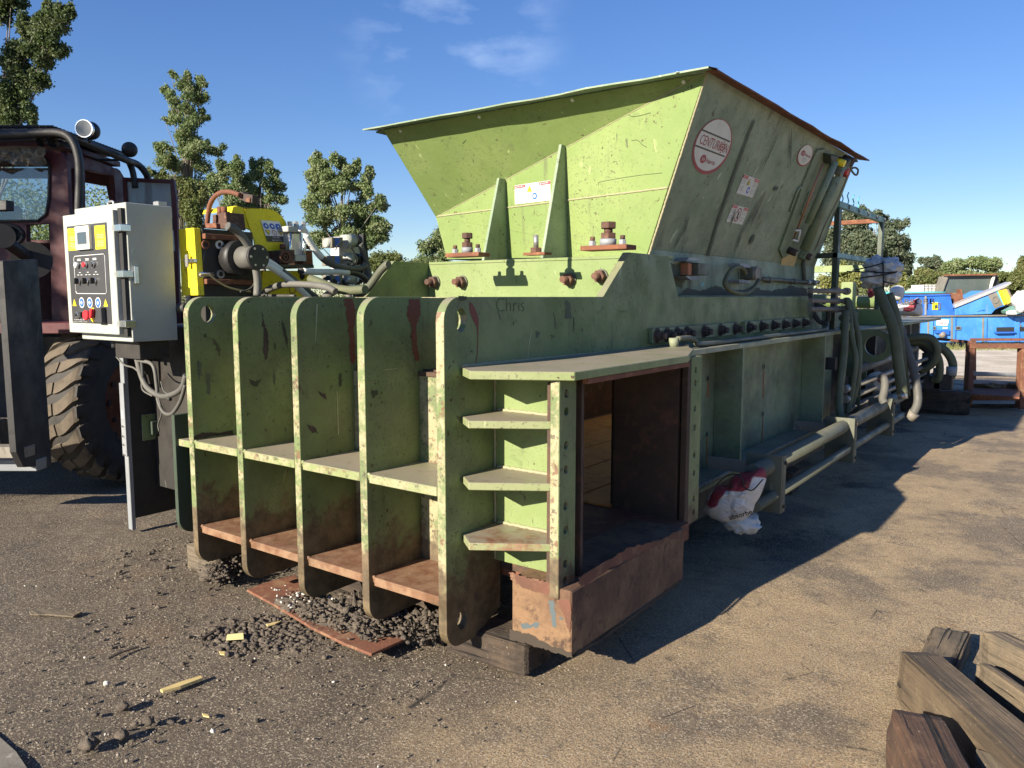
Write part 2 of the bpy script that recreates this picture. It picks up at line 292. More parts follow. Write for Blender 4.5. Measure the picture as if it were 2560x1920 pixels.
class M:
    def __init__(s): s.bm = bmesh.new(); s.sm = set()
    def box(s, x0, x1, y0, y1, z0, z1):
        v = [s.bm.verts.new((x, y, z)) for z in (z0, z1) for y in (y0, y1) for x in (x0, x1)]
        for f in ((0, 2, 3, 1), (4, 5, 7, 6), (0, 1, 5, 4), (2, 6, 7, 3), (0, 4, 6, 2), (1, 3, 7, 5)): s.bm.faces.new([v[i] for i in f])
        return s
    def prism(s, pts, ext, holes=()):
        ext = Vector(ext); loops = [[Vector(p) for p in pts]] + [[Vector(p) for p in h] for h in holes]
        flat = [p for l in loops for p in l]
        # drop to 2D for the triangulation
        n = Vector((0, 0, 0)); l0 = loops[0]
        for i in range(len(l0)): n += (l0[i]-l0[0]).cross(l0[(i+1) % len(l0)]-l0[0])
        n.normalize(); q = n.to_track_quat('Z', 'Y').to_matrix().inverted()
        tris = tessellate_polygon([[q @ p for p in l] for l in loops]) if holes or len(l0) > 4 else None
        a = [s.bm.verts.new(p) for p in flat]; b = [s.bm.verts.new(p+ext) for p in flat]
        if tris:
            for t in tris:
                for A in (a, b):
                    try: s.bm.faces.new([A[i] for i in t])
                    except ValueError: pass
        else: s.bm.faces.new(a); s.bm.faces.new(b)
        k = 0
        for l in loops:
            m = len(l)
            for i in range(m):
                j = (i+1) % m
                s.bm.faces.new((a[k+i], a[k+j], b[k+j], b[k+i]))
            k += m
        return s
    def cyl(s, p0, p1, r, r2=None, seg=16, cap=True):
        m, L_ = orient(p0, p1); r2 = r if r2 is None else r2
        A = [s.bm.verts.new(m @ Vector((math.cos(t)*r, math.sin(t)*r, 0)) + Vector(p0)) for t in [2*math.pi*i/seg for i in range(seg)]]
        B = [s.bm.verts.new(m @ Vector((math.cos(t)*r2, math.sin(t)*r2, L_)) + Vector(p0)) for t in [2*math.pi*i/seg for i in range(seg)]]
        for i in range(seg):
            f = s.bm.faces.new((A[i], A[(i+1) % seg], B[(i+1) % seg], B[i])); f.smooth = seg > 7
        if cap: s.bm.faces.new(A); s.bm.faces.new(B)
        return s
    def ring(s, p0, p1, r, ri, seg=24):
        m, L_ = orient(p0, p1); V = []
        for (rr, z) in ((r, 0), (r, L_), (ri, L_), (ri, 0)):
            V.append([s.bm.verts.new(m @ Vector((math.cos(t)*rr, math.sin(t)*rr, z)) + Vector(p0)) for t in [2*math.pi*i/seg for i in range(seg)]])
        for a in range(4):
            for i in range(seg): s.bm.faces.new((V[a][i], V[a][(i+1) % seg], V[(a+1) % 4][(i+1) % seg], V[(a+1) % 4][i]))
        return s
    def tube(s, pts, r, seg=10, n=6, rf=None):
        P = smooth_path(pts, n) if n > 1 else [Vector(p) for p in pts]; rings = []
        up = Vector((0, 0, 1))
        for i, p in enumerate(P):
            d = (P[min(i+1, len(P)-1)]-P[max(i-1, 0)]).normalized()
            if abs(d.dot(up)) > .95: up = Vector((1, 0, 0))
            a = d.cross(up).normalized(); b = a.cross(d); up = b
            rr = r if rf is None else rf(i/(len(P)-1))
            rings.append([s.bm.verts.new(p+(a*math.cos(t)+b*math.sin(t))*rr) for t in [2*math.pi*k/seg for k in range(seg)]])
        for i in range(len(rings)-1):
            for k in range(seg):
                f = s.bm.faces.new((rings[i][k], rings[i][(k+1) % seg], rings[i+1][(k+1) % seg], rings[i+1][k])); f.smooth = True
        s.bm.faces.new(rings[0]); s.bm.faces.new(rings[-1]); return s
    def ball(s, c, r, u=16, v=10, sc=(1, 1, 1), amp=0, fr_=4., seed=0):
        res = bmesh.ops.create_uvsphere(s.bm, u_segments=u, v_segments=v, radius=1)
        for w in res['verts']:
            p = w.co.copy(); k = 1+amp*mnoise.noise(p*fr_*.5+Vector((seed*7.1, 0, 0)))+amp*.5*mnoise.noise(p*fr_*1.3+Vector((0, seed*3.3, 0)))
            w.co = Vector(c)+Vector((p.x*sc[0], p.y*sc[1], p.z*sc[2]))*r*k
        for f in {f for w in res['verts'] for f in w.link_faces}: f.smooth = True
        return s
    def poly(s, pts): s.bm.faces.new([s.bm.verts.new(p) for p in pts]); return s
    def rot(s, piv, axis, ang):
        bmesh.ops.rotate(s.bm, cent=Vector(piv), matrix=Matrix.Rotation(ang, 3, axis), verts=s.bm.verts); return s
    def build(s, name, mat, parent=None, bev=0., label=None, kind=None):
        bmesh.ops.recalc_face_normals(s.bm, faces=s.bm.faces)
        if bev:
            e = [e for e in s.bm.edges if len(e.link_faces) == 2 and e.calc_face_angle() > .6]
            try: bmesh.ops.bevel(s.bm, geom=e, offset=bev, segments=1, affect='EDGES', clamp_overlap=True)
            except Exception: pass
        org = ORG.get(parent.name, Vector()) if parent else Vector()
        me = bpy.data.meshes.new(name); 
        bmesh.ops.translate(s.bm, verts=s.bm.verts, vec=-org)
        s.bm.to_mesh(me); s.bm.free(); me.materials.append(MAT[mat])
        o = bpy.data.objects.new(name, me); COL.objects.link(o)
        if parent: o.parent = parent; ORG[o.name] = org
        if label: o['label'] = label
        if kind: o['kind'] = kind
        return o
def solo(o, label, cat, group=None, kind=None):
    if label: o['label'] = label; o['category'] = cat
    if group: o['group'] = group
    if kind: o['kind'] = kind
    # origin to the bottom centre
    me = o.data; co = np.empty(len(me.vertices)*3); me.vertices.foreach_get('co', co); co = co.reshape(-1, 3)
    c = Vector(((co[:, 0].min()+co[:, 0].max())/2, (co[:, 1].min()+co[:, 1].max())/2, co[:, 2].min())); me.transform(Matrix.Translation(-c)); o.location = c
    ORG[o.name] = Vector((0, 0, 0)) + c
    return o
def arc(cx, cy, r, a0, a1, n=8): return [(cx+r*math.cos(math.radians(a0+(a1-a0)*i/n)), cy+r*math.sin(math.radians(a0+(a1-a0)*i/n))) for i in range(n+1)]
def circ(cx, cy, r, n=16, ry=None): return [(cx+r*math.cos(2*math.pi*i/n), cy+(ry or r)*math.sin(2*math.pi*i/n)) for i in range(n)]
def inX(x, pts): return [Vector((x, a, b)) for a, b in pts]
def inY(y, pts): return [Vector((a, y, b)) for a, b in pts]
def inZ(z, pts): return [Vector((a, b, z)) for a, b in pts]
def text(s_, size, P, xd, yd, mat, name, parent, align='LEFT', wid=None, bold=0., hgt=None):
    cu = bpy.data.curves.new('t', 'FONT'); cu.body = s_; cu.size = 1; cu.resolution_u = 3; cu.offset = bold; cu.fill_mode = 'FRONT'
    ob = bpy.data.objects.new('t', cu); COL.objects.link(ob); dg = bpy.context.evaluated_depsgraph_get(); dg.update()
    me = bpy.data.meshes.new_from_object(ob.evaluated_get(dg)); bpy.data.objects.remove(ob); bpy.data.curves.remove(cu)
    if not me.vertices: return
    co = np.empty(len(me.vertices)*3, np.float32); me.vertices.foreach_get('co', co); co = co.reshape(-1, 3)
    w = co[:, 0].max()-co[:, 0].min(); sx = sy = size
    if wid: sx = wid/w
    if hgt: sy = hgt/(co[:, 1].max()-co[:, 1].min())
    off = {'LEFT': 0, 'CENTER': -.5*(co[:, 0].max()+co[:, 0].min())*sx}[align]
    xd, yd = Vector(xd), Vector(yd); org = ORG.get(parent.name, Vector()) if parent else Vector()
    A = np.outer(co[:, 0]*sx+off, xd)+np.outer(co[:, 1]*sy, yd)+np.array(Vector(P)-org)
    me.vertices.foreach_set('co', A.astype(np.float32).ravel()); me.update(); me.materials.clear(); me.materials.append(MAT[mat]); me.name = name
    o = bpy.data.objects.new(name, me); COL.objects.link(o)
    if parent: o.parent = parent; ORG[o.name] = org
    return o

# ------------------------------------------------------------------ ground
def warp(n, near, far, cx):
    t = np.linspace(-1, 1, n); return cx + near*t + (far-near)*np.sign(t)*np.abs(t)**7
gx = warp(420, 9, 700, -3.0); gy = warp(420, 9, 700, 6.0)
Xg, Yg = np.meshgrid(gx, gy)
def pn(x, y, f, sd=0): return mnoise.noise(Vector((x*f+sd, y*f, sd*1.7)))
near = (np.abs(Xg+3) < 9) & (np.abs(Yg-6) < 9)
Zg = np.zeros_like(Xg)
for j in range(Xg.shape[0]):
    for i in range(Xg.shape[1]):
        if near[j, i]:
            x, y = Xg[j, i], Yg[j, i]; side = min(1, max(0, (-1.2-x)/1.5))
            Zg[j, i] = (.008+.012*side)*pn(x, y, 1.1)+(.003+.007*side)*pn(x, y, 4.3, 3)+.003*side*pn(x, y, 11, 5)-.012*side
v = np.stack([Xg, Yg, Zg], -1).reshape(-1, 3); nx = len(gx)
idx = np.arange((nx-1)*(len(gy)-1)); r_, c_ = idx//(nx-1), idx % (nx-1); q = r_*nx+c_
faces = np.stack([q, q+1, q+nx+1, q+nx], -1)
def npmesh(name, v, faces, mat, smooth=False):
    me = bpy.data.meshes.new(name); me.vertices.add(len(v)); me.vertices.foreach_set('co', v.astype(np.float32).ravel())
    k = faces.shape[1]; me.loops.add(faces.size); me.loops.foreach_set('vertex_index', faces.astype(np.int32).ravel())
    me.polygons.add(len(faces)); me.polygons.foreach_set('loop_start', np.arange(len(faces), dtype=np.int32)*k); me.polygons.foreach_set('loop_total', np.full(len(faces), k, np.int32))
    if smooth: me.polygons.foreach_set('use_smooth', np.ones(len(faces), bool))
    me.update(); me.validate(); me.materials.append(MAT[mat]); return me
def npobj(name, v, faces, mat, smooth=False, kind=None, parent=None):
    if parent: v = v-np.array(ORG[parent.name])
    o = bpy.data.objects.new(name, npmesh(name, v, faces, mat, smooth)); COL.objects.link(o)
    if kind: o['kind'] = kind
    if parent: o.parent = parent; ORG[o.name] = ORG[parent.name]
    return o
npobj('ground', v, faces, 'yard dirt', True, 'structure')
gv = [fr(-30, 17.0, .012), fr(-8, 17.6, .012), fr(4, 16.6, .012), fr(12, 16.2, .012), fr(60, 15, .012), fr(60, 25.0, .012), fr(-30, 25.0, .012)]
M().poly(gv).build('gravel_track', 'pale gravel', kind='structure')

# ------------------------------------------------------------------ the baler
B = thing('scrap_baler', 'huge green steel scrap baler with ribbed front plates and an open loading hopper', 'scrap baler', (-3.0, 2.42, 0))
YF, XR, ZT, ZB = 2.42, -2.123, 1.65, .138
def fin_outline(y1, z0=ZB, zt=ZT, rt=.10, rb=.09, y0=YF):
    return arc(y0+rb, z0+rb, rb, 180, 270)+[(y1, z0), (y1, zt)]+arc(y0+rt, zt-rt, rt, 90, 180)
# right side frame: full height plate in front, long beam with a raised trapezoid behind
pl = arc(YF+.09, ZB+.09, .09, 180, 270)+[(2.62, ZB), (2.80, .22), (2.80, 1.30), (7.53, 1.30), (7.53, 1.65), (4.68, 1.65), (4.53, 1.90), (4.014, 1.90), (3.72, 1.65), (3.706, 1.65)]+arc(YF+.10, ZT-.10, .10, 90, 180)
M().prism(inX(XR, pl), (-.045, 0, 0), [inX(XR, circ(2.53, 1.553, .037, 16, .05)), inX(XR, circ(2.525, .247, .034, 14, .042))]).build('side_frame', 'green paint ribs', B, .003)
# left side frame
pl = arc(YF+.09, ZB+.09, .09, 180, 270)+[(2.80, ZB), (2.80, 1.20), (8.2, 1.20), (8.2, 1.65), (4.68, 1.65), (4.53, 1.90), (4.014, 1.90), (3.736, 1.65)]+arc(YF+.10, ZT-.10, .10, 90, 180)
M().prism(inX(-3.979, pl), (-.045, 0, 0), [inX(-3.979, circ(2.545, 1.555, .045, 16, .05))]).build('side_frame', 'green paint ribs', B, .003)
FX = [-3.528, -3.058, -2.595]
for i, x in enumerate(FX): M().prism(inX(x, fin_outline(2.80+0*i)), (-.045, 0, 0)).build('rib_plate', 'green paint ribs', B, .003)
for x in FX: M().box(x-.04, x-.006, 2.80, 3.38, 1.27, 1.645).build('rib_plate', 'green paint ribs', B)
M().prism(inX(-4.165, arc(2.51, .37, .09, 180, 270)+[(2.9, .28), (2.9, .98), (2.42, .98)]), (-.03, 0, 0)).build('rib_plate', 'dark green paint', B, .003, 'narrow outer plate beside the black column')  # plate coloured dark to stand in for the shadow on it
M().box(-4.165, -4.024, 2.44, 2.8, .80, .84).build('shelf_plate', 'green paint shelf', B, .003)
# dark reinforcing strips welded to the left flank of three plates
for x, za_, zz_ in ((FX[0]-.045, .95, 1.49), (FX[1]-.045, .88, 1.5), (FX[2]-.045, .84, 1.5)):
    M().box(x-.012, x-.0005, 2.435, 2.50, za_, zz_).build('backing_strip', 'rust bright', B, .002)
# rusty weld scars on two of the plates: thin raised weld runs
edges = [-3.979, FX[0], FX[1], FX[2]]; rights = [FX[0]-.045, FX[1]-.045, FX[2]-.045, XR-.045]
for k, (a, b) in enumerate(zip(edges, rights)):
    for zt_, m, yf in ((.853, 'green paint shelf', 2.417), (.366, 'green paint shelf', 2.435)):
        M().prism([Vector(p) for p in ((a+.0, yf+.02, zt_), (a+.02, yf, zt_), (b, yf, zt_), (b, 2.775, zt_), (a, 2.775, zt_))], (0, 0, -.041)).build('shelf_plate', m, B, .003)
        # rough weld lump at the left end of each shelf
        w = M()
        for t in range(5): w.ball((a+.008, yf+.012+.003*t, zt_-.005-.008*t), .010, 8, 5, amp=.5, seed=t+k)
        w.build('weld', 'green paint shelf', B)
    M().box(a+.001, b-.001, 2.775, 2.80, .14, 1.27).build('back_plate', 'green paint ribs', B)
    M().box(a+.001, b-.001, 2.765, 2.799, 1.272, 1.292).build('ledge', 'chamber rust', B) if k == 3 else None
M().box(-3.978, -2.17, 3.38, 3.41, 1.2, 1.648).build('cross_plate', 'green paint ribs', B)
M().box(-3.978, -2.17, 2.80, 3.38, 1.20, 1.268).build('ledge', 'green paint shelf', B)
M().box(-3.978, -2.17, 3.41, 4.36, 1.52, 1.545).build('deck_plate', 'green paint', B)
# upper cross beam with bolts, pads and screws
M().box(-3.978, -2.169, 4.37, 4.41, 1.50, 1.885).build('cross_beam', 'green paint', B, .003)
M().box(-3.978, -2.169, 4.372, 4.70, 1.886, 1.905).build('cap_plate', 'green paint', B, .003)
def hexhead(m, p, d, r, h):
    m.cyl(p, Vector(p)+Vector(d)*h, r, seg=6); return m
def stud(x, z, y=4.37, r=.021, ln=.10, washer=.055):
    p = Vector((x, y, z))
    o = M().cyl(p, p+Vector((0, -ln, 0)), r, seg=14).build('bolt', 'rust bolt', B)
    M().cyl(p, p+Vector((0, -.012, 0)), washer*.85, seg=20).build('washer', 'pipe paint', o)
    hexhead(M(), p+Vector((0, -.0125, 0)), (0, -1, 0), r*2.0, .038).build('nut', 'rust bolt', o, .002)
for px, py in ((1089, 705), (1157, 705), (1426, 699), (1505, 691)):
    q = aY(px, py, 4.37); stud(q.x, q.z)
def jack(px, py, r=.038, h=.16, plate=.19):
    q = aZ(px, py, 1.907); x, y, z = q.x, q.y+.05, 1.9065
    o = M().box(x-plate, x+plate, y-.06, y+.06, z, z+.026).build('screw_pad', 'rust', B, .003)
    M().cyl((x, y, z+.0265), (x, y, z+.062), r*1.15, seg=20).build('collar', 'galvanised', o)
    hexhead(M(), (x, y, z+.0625), (0, 0, 1), r*1.15, .032).build('nut', 'rust bolt', o, .002)
    M().cyl((x, y, z+.095), (x, y, z+.118), r*.6, seg=14).build('screw', 'rust bolt', o)
    hexhead(M(), (x, y, z+.1185), (0, 0, 1), r*1.15, .036).build('screw_head', 'rust bolt', o, .003)
    for s in (-1, 1):
        hexhead(M(), (x+s*.095, y-.01, z+.0265), (0, 0, 1), .022, .028).build('nut', 'galvanised', o, .002)
        M().cyl((x+s*.095, y-.01, z+.055), (x+s*.095, y-.01, z+.078), .014, seg=10).build('stud', 'rust bolt', o)
jack(*zt(625, 1322), .032, plate=.14); jack(*zt(1486, 1280), .040, plate=.145)
q = aZ(*zt(1040, 1310), 1.907)
o = M().box(q.x-.07, q.x+.09, q.y+.02, q.y+.10, 1.9065, 1.922).build('screw_pad', 'rust', B)
hexhead(M(), (q.x, q.y+.06, 1.9225), (0, 0, 1), .038, .03).build('nut', 'rust bolt', o, .002); M().cyl((q.x, q.y+.06, 1.953), (q.x, q.y+.06, 2.03), .016, seg=12).build('screw', 'steel', o)
# small weld fillets and debris on the cap
# ------- hopper
ZR = 2.931; SL = .42; XH = -2.27; ZH = 1.95
A0, A1 = aY(1121, 648, 4.80), Vector((XH-.015, 4.56, 1.906))
Bl, Br = aY(1092.6, 541.8, 4.98), Vector((XH+SL*(2.31-ZH), 4.50, 2.31))
A0 = onp(1121, 648, A1, (Br-A1).cross(Bl-A1)); Tl, Tr = Vector((-4.466, 4.42, ZR)), Vector((XH+SL*(ZR-ZH), 4.42, ZR))
Rr, Rb = Vector((Tr.x, 7.95, ZR)), Vector((XH, 8.25, ZH))
Rl, Rlb = Vector((-4.466, 7.95, ZR)), Vector((-3.94, 8.25, ZH))
def sheet(pts, th, name, mat, par=B, bev=0.002, **k):
    P = [Vector(p) for p in pts]; n = (P[1]-P[0]).cross(P[2]-P[0]).normalized()*th
    return M().prism(P, n, k.pop('holes', ())).build(name, mat, par, bev, **k)
sheet([A1, A0, Bl], -.012, 'hopper_panel', 'green paint hopper'); sheet([A1, Bl, Br], -.012, 'hopper_panel', 'green paint hopper')
sheet([Br, Bl, Tr], -.012, 'hopper_panel', 'green paint hopper'); sheet([Tr, Bl, Tl], -.012, 'hopper_panel', 'green paint hopper')
C1 = Vector((XH, 4.55, ZH)); 
sheet([C1+Vector((.004, .0, 0)), Br+Vector((.004, 0, 0)), Tr+Vector((.004, 0, 0)), Rr, Rb], .012, 'hopper_panel', 'green paint hopper side', label='sloped right side panel with round emblem')
M().box(XH-.012, XH, 4.57, 8.25, 1.50, ZH+.002).build('hopper_panel', 'green paint hopper side', B, .002)
sheet([Tl, Bl, A0, Rlb, Rl], .012, 'hopper_panel', 'green paint hopper'); sheet([Rr, Rl, Rlb, Rb], .012, 'hopper_panel', 'green paint hopper')
M().box(-4.0, XH-.013, 8.24, 8.25, 1.3, 1.93).build('rear_wall', 'green paint hopper side', B)
M().box(-2.25, -2.168, 7.53, 8.2, 1.3, 1.6).build('rear_wall', 'green paint hopper side', B)
# weld beads along the folds
def bead(a, b, r=.006, n=46, sd=1):
    a, b = Vector(a), Vector(b); m = M()
    pts = [a.lerp(b, i/n)+Vector((mnoise.noise(Vector((i*.9, sd, 0))), mnoise.noise(Vector((i*.9, sd, 5))), mnoise.noise(Vector((i*.9, sd, 9)))))*r*.6 for i in range(n+1)]
    m.tube(pts, r, 6, 1, rf=lambda t: r*(.8+.4*abs(math.sin(t*n*1.7)))); return m.build('weld', 'weld bead', B)
bead(Bl-Vector((0, .012, 0)), Br-Vector((0, .012, 0)), .006, 90); bead(Bl-Vector((0, .011, .004)), Tr-Vector((0, .011, .004)), .004, 80); bead(A1+Vector((.01, -.006, 0)), Tr, .007, 80); bead((-2.125, 2.53, 1.357), (-2.125, 4.9, 1.335), .010, 90, 3)
# rim flange round the top, a little wavy, with daylight slits and pale discs for light through its holes
def rimstrip(a, b, outd, w=.11, n=14, name='rim_flange', sag=.0, mat='green paint hopper side'):
    m = M(); a, b = Vector(a), Vector(b); outd = Vector(outd); top = []
    for i in range(n+1):
        t = i/n; p = a.lerp(b, t); o_ = p+outd*w*(1+.10*mnoise.noise(Vector((t*9, 1, 2))))+Up*(-.022+.010*mnoise.noise(Vector((t*6, 4, 2))))
        top.append((p, o_))
    for (th) in (0, .010):
        for i in range(n): m.poly([top[i][0]+Up*th, top[i+1][0]+Up*th, top[i+1][1]+Up*th, top[i][1]+Up*th])
    for i in range(n): m.poly([top[i][1], top[i+1][1], top[i+1][1]+Up*.010, top[i][1]+Up*.010])
    bmesh.ops.remove_doubles(m.bm, verts=m.bm.verts, dist=1e-5)
    return m.build(name, mat, B)
e = .10
rimstrip(Tl+Vector((-e, .02, .004)), Tr+Vector((e*.6, .02, .004)), (0, -1, 0), .15)
rimstrip(Tr+Vector((-.02, -.06, .004)), Rr+Vector((0, .1, .004)), (1, 0, 0), .10, mat='rust')
rimstrip(Rl+Vector((0, 0, .004)), Rr+Vector((0, 0, .004)), (0, 1, 0), .09); rimstrip(Tl+Vector((0, 0, .004)), Rl+Vector((0, 0, .004)), (-1, 0, 0), .09)
# angle iron directly below the rim
N2 = (Tr-Bl).cross(Tl-Bl).normalized(); N2 = N2 if N2.y < 0 else -N2
for px, py in ((252, 551), (732, 464), (1300, 361), (1978, 250)):
    q = onp(*zt(px, py), Bl, N2)+N2*.0118; M().cyl(q, q+N2*.003, .012, seg=12).build('hole_daylight', 'white dirty print', B)  # pale discs drawn for daylight coming through the rim holes
for px, py in ((215, 517), (695, 428), (1264, 322), (1937, 196)):
    q = aZ(*zt(px, py), ZR-.012); M().cyl(q, q-Up*.003, .011, seg=12).build('hole_daylight', 'white dirty print', B)
# tapered gussets on the hopper front
def gusset(pxb0, pxb1, top, topr):
    x = aY(*zt(*pxb1), 4.60).x; yw = 4.56-(x-XH)*.20
    x = aY(*zt(*pxb1), yw).x; ff = aX(*zt(*pxb0), x); pk = aY(*zt(*topr), yw-.015)
    M().prism([Vector((x, ff.y, 1.907)), Vector((x, yw+.02, 1.907)), Vector((x, yw+.02, pk.z)), Vector((x, yw-.09, pk.z))], (-.022, 0, 0)).build('gusset', 'green paint hopper side', B, .002)
gusset((755, 1335), (895, 1335), (845, 848), (888, 848)); gusset((1116, 1318), (1268, 1318), (1230, 643), (1272, 645))
# ------- decals: flat prints on real panels
def plane_axes(bl, br, tl):
    xd = (br-bl); W_ = xd.length; xd = xd.normalized(); yd = (tl-bl); n = xd.cross(yd).normalized(); yd = n.cross(xd); return xd, yd, n, W_
def disc(c, xd, yd, r, name, mat, par, n=40, off=None, ri=0):
    m = M(); P = lambda a, q: c+xd*(math.cos(a)*q)+yd*(math.sin(a)*q)
    if ri:
        for i in range(n):
            a, b = 2*math.pi*i/n, 2*math.pi*(i+1)/n; m.poly([P(a, r), P(b, r), P(b, ri), P(a, ri)])
    else: m.poly([P(2*math.pi*i/n, r) for i in range(n)])
    return m.build(name, mat, par)
def rect(c, xd, yd, w, h, name, mat, par):
    return M().poly([c-xd*w/2-yd*h/2, c+xd*w/2-yd*h/2, c+xd*w/2+yd*h/2, c-xd*w/2+yd*h/2]).build(name, mat, par)
NS = Vector((1, 0, -SL)).normalized(); PS = C1+Vector((.0, 0, 0)); OFF = NS*.0165
YD = Vector((SL, 0, 1)).normalized(); XD = Vector((0, 1, 0))
NS = XD.cross(YD); NS = NS if NS.x > 0 else -NS
def onS(px, py, k=.006): return onp(px, py, PS, NS)+NS*k
def emblem(c, r, k_, big):
    XE = XD*k_; d = disc(c, XE, YD, r, 'emblem', 'dark red print', B); k = NS*.0012
    disc(c+k-XE*r*.02+YD*r*.05, XE, YD, r*.92, 'emblem_face', 'white dirty print', d)
    if big:
        rect(c+k*2+YD*r*.40-XE*.008, XE, YD, r*1.66, .010, 'emblem_line', 'panel dark', d); rect(c+k*2-YD*r*.16-XE*.008, XE, YD, r*1.72, .010, 'emblem_line', 'panel dark', d)
        text('CENTURI', 1, c+k*2-XE*r*.80-YD*r*.05, XE, YD, 'dark red print', 'lettering', d, 'LEFT', r*1.12, hgt=r*.34); text('N', 1, c+k*2+XE*r*.64-YD*r*.05, XE, YD, 'dark red print', 'lettering', d, 'LEFT', r*.17, hgt=r*.34)
        cc = c+k*2+XE*r*.48+YD*r*.12
        disc(cc, XE, YD, r*.14, 'cog_mark', 'dark red print', d, ri=r*.09); disc(cc, XE, YD, r*.05, 'cog_mark', 'dark red print', d, 12)
        for i in range(8):
            a = i*math.pi/4; disc(cc+XE*math.cos(a)*r*.17+YD*math.sin(a)*r*.2, XE, YD, r*.03, 'cog_mark', 'dark red print', d, 8)
        disc(c+k*2-XE*r*.27-YD*r*.50, XE, YD, r*.155, 'logo_ring', 'dark red print', d); text('H', 1, c+k*3-XE*r*.27-YD*r*.57, XE, YD, 'white dirty print', 'lettering', d, 'CENTER', r*.13, hgt=r*.14)
        text('Harris', 1, c+k*2-XE*r*.09-YD*r*.585, XE, YD, 'dark red print', 'lettering', d, 'LEFT', r*.50, .012, hgt=r*.17)
    else:
        disc(c+k*2-XE*r*.42+YD*r*.12, XE, YD, r*.26, 'logo_ring', 'dark red print', d); text('H', 1, c+k*3-XE*r*.42+YD*r*.0, XE, YD, 'white dirty print', 'lettering', d, 'CENTER', r*.2, hgt=r*.24)
        text('Harris', 1, c+k*2-XE*r*.12-YD*r*.02, XE, YD, 'dark red print', 'lettering', d, 'LEFT', r*.86, .012, hgt=r*.26)
        for j in range(3): rect(c+k*2-YD*r*(.25+.14*j), XE, YD, r*(.7-.1*j), r*.04, 'print_line', 'grey print', d)
def ell(cx__, cy__, lft, rgt, top, bot, big):
    c = onS(*zh(cx__, cy__)); rx = (onS(*zh(*rgt)).y-onS(*zh(*lft)).y)/2; ry = (onS(*zh(*top))-onS(*zh(*bot))).dot(YD)/2; emblem(c, ry*.97, rx/ry*.98, big)
ell(885, 212, (712, 250), (1058, 190), (930, -20), (830, 450), True)
ell(1615, 280, (1548, 285), (1682, 275), (1640, 190), (1590, 370), False)
def warning(c, xd, yd, n, w, h, par, left='PELIGRO', right='DANGER', mid='both'):
    d = rect(c, xd, yd, w, h, 'warning_decal', 'white dirty print', par); k = n*.0012
    for s, tx in ((-1, left), (1, right)):
        rect(c+k+xd*s*w*.345+yd*h*.40, xd, yd, w*.30, h*.15, 'decal_header', 'red print', d)
        text(tx, 1, c+k*2+xd*(s*w*.345+w*.02)+yd*(h*.37), xd, yd, 'white print', 'lettering', d, 'CENTER', w*.19, hgt=h*.07)
        M().poly([c+k*2+xd*(s*w*.345-w*.13)+yd*h*.36, c+k*2+xd*(s*w*.345-w*.09)+yd*h*.36, c+k*2+xd*(s*w*.345-w*.11)+yd*h*.44]).build('decal_triangle', 'white print', d)
        for j in range(7):
            if j != 3: rect(c+k+xd*(s*w*.345-w*.01*(j % 3))+yd*h*(.25-.09*j), xd, yd, w*(.26-.02*(j % 3)), h*.022, 'print_line', 'grey print', d)
    if mid == 'both':
        t0 = c+k-xd*w*.07+yd*h*.2; r = h*.19
        M().poly([t0+yd*r*1.1, t0-xd*r*1.1-yd*r*.75, t0+xd*r*1.1-yd*r*.75]).build('decal_triangle', 'black print', d)
        M().poly([t0+k+yd*r*.8, t0+k-xd*r*.85-yd*r*.6, t0+k+xd*r*.85-yd*r*.6]).build('decal_triangle', 'yellow print', d)
        M().poly([t0+k*2-xd*r*.2-yd*r*.45, t0+k*2+xd*r*.25-yd*r*.4, t0+k*2+xd*r*.1+yd*r*.25, t0+k*2-xd*r*.15+yd*r*.1]).build('decal_mark', 'black print', d)
        disc(c+k+xd*w*.07-yd*h*.19, xd, yd, h*.185, 'decal_disc', 'blue print', d, 20); disc(c+k*2+xd*w*.07-yd*h*.19, xd, yd, h*.09, 'decal_mark', 'white print', d, 12)
    else:
        disc(c+k, xd, yd, h*.40, 'decal_ring', 'dark red print', d, 24, ri=h*.33)
        M().poly([c+k-xd*h*.27+yd*h*.24, c+k-xd*h*.23+yd*h*.28, c+k+xd*h*.27-yd*h*.24, c+k+xd*h*.23-yd*h*.28]).build('decal_bar', 'dark red print', d)
        M().poly([c+k*2-xd*h*.1-yd*h*.25, c+k*2+xd*h*.1-yd*h*.2, c+k*2+xd*h*.05+yd*h*.2, c+k*2-xd*h*.04+yd*h*.2]).build('decal_mark', 'black print', d)
    return d
for (a, b_, c__, md) in (((1070, 575), (1205, 593), (1115, 420), 'both'), ((990, 800), (1120, 818), (1033, 660), 'no')):
    p0, p1, p2 = onS(*zh(*a)), onS(*zh(*b_)), onS(*zh(*c__)); ww, hh = p1.y-p0.y, (p2-p0).dot(YD); warning(p0+XD*ww/2+YD*hh/2, XD, YD, NS, ww, hh, B, mid=md)
# front decal on the lit panel between the gussets
P3 = Bl; n3 = (Br-Bl).cross(Tr-Bl).normalized(); n3 = n3 if n3.y < 0 else -n3
bl, br_, tl = [onp(*zt(*a), P3, n3)+n3*.0155 for a in ((955, 1003), (1172, 978), (952, 888))]
xd, yd, nn, w_ = plane_axes(bl, br_, tl); nn = nn if nn.y < 0 else -nn
warning((bl+br_)/2+yd*(tl-bl).dot(yd)/2, xd, yd, nn, w_, (tl-bl).dot(yd), B)
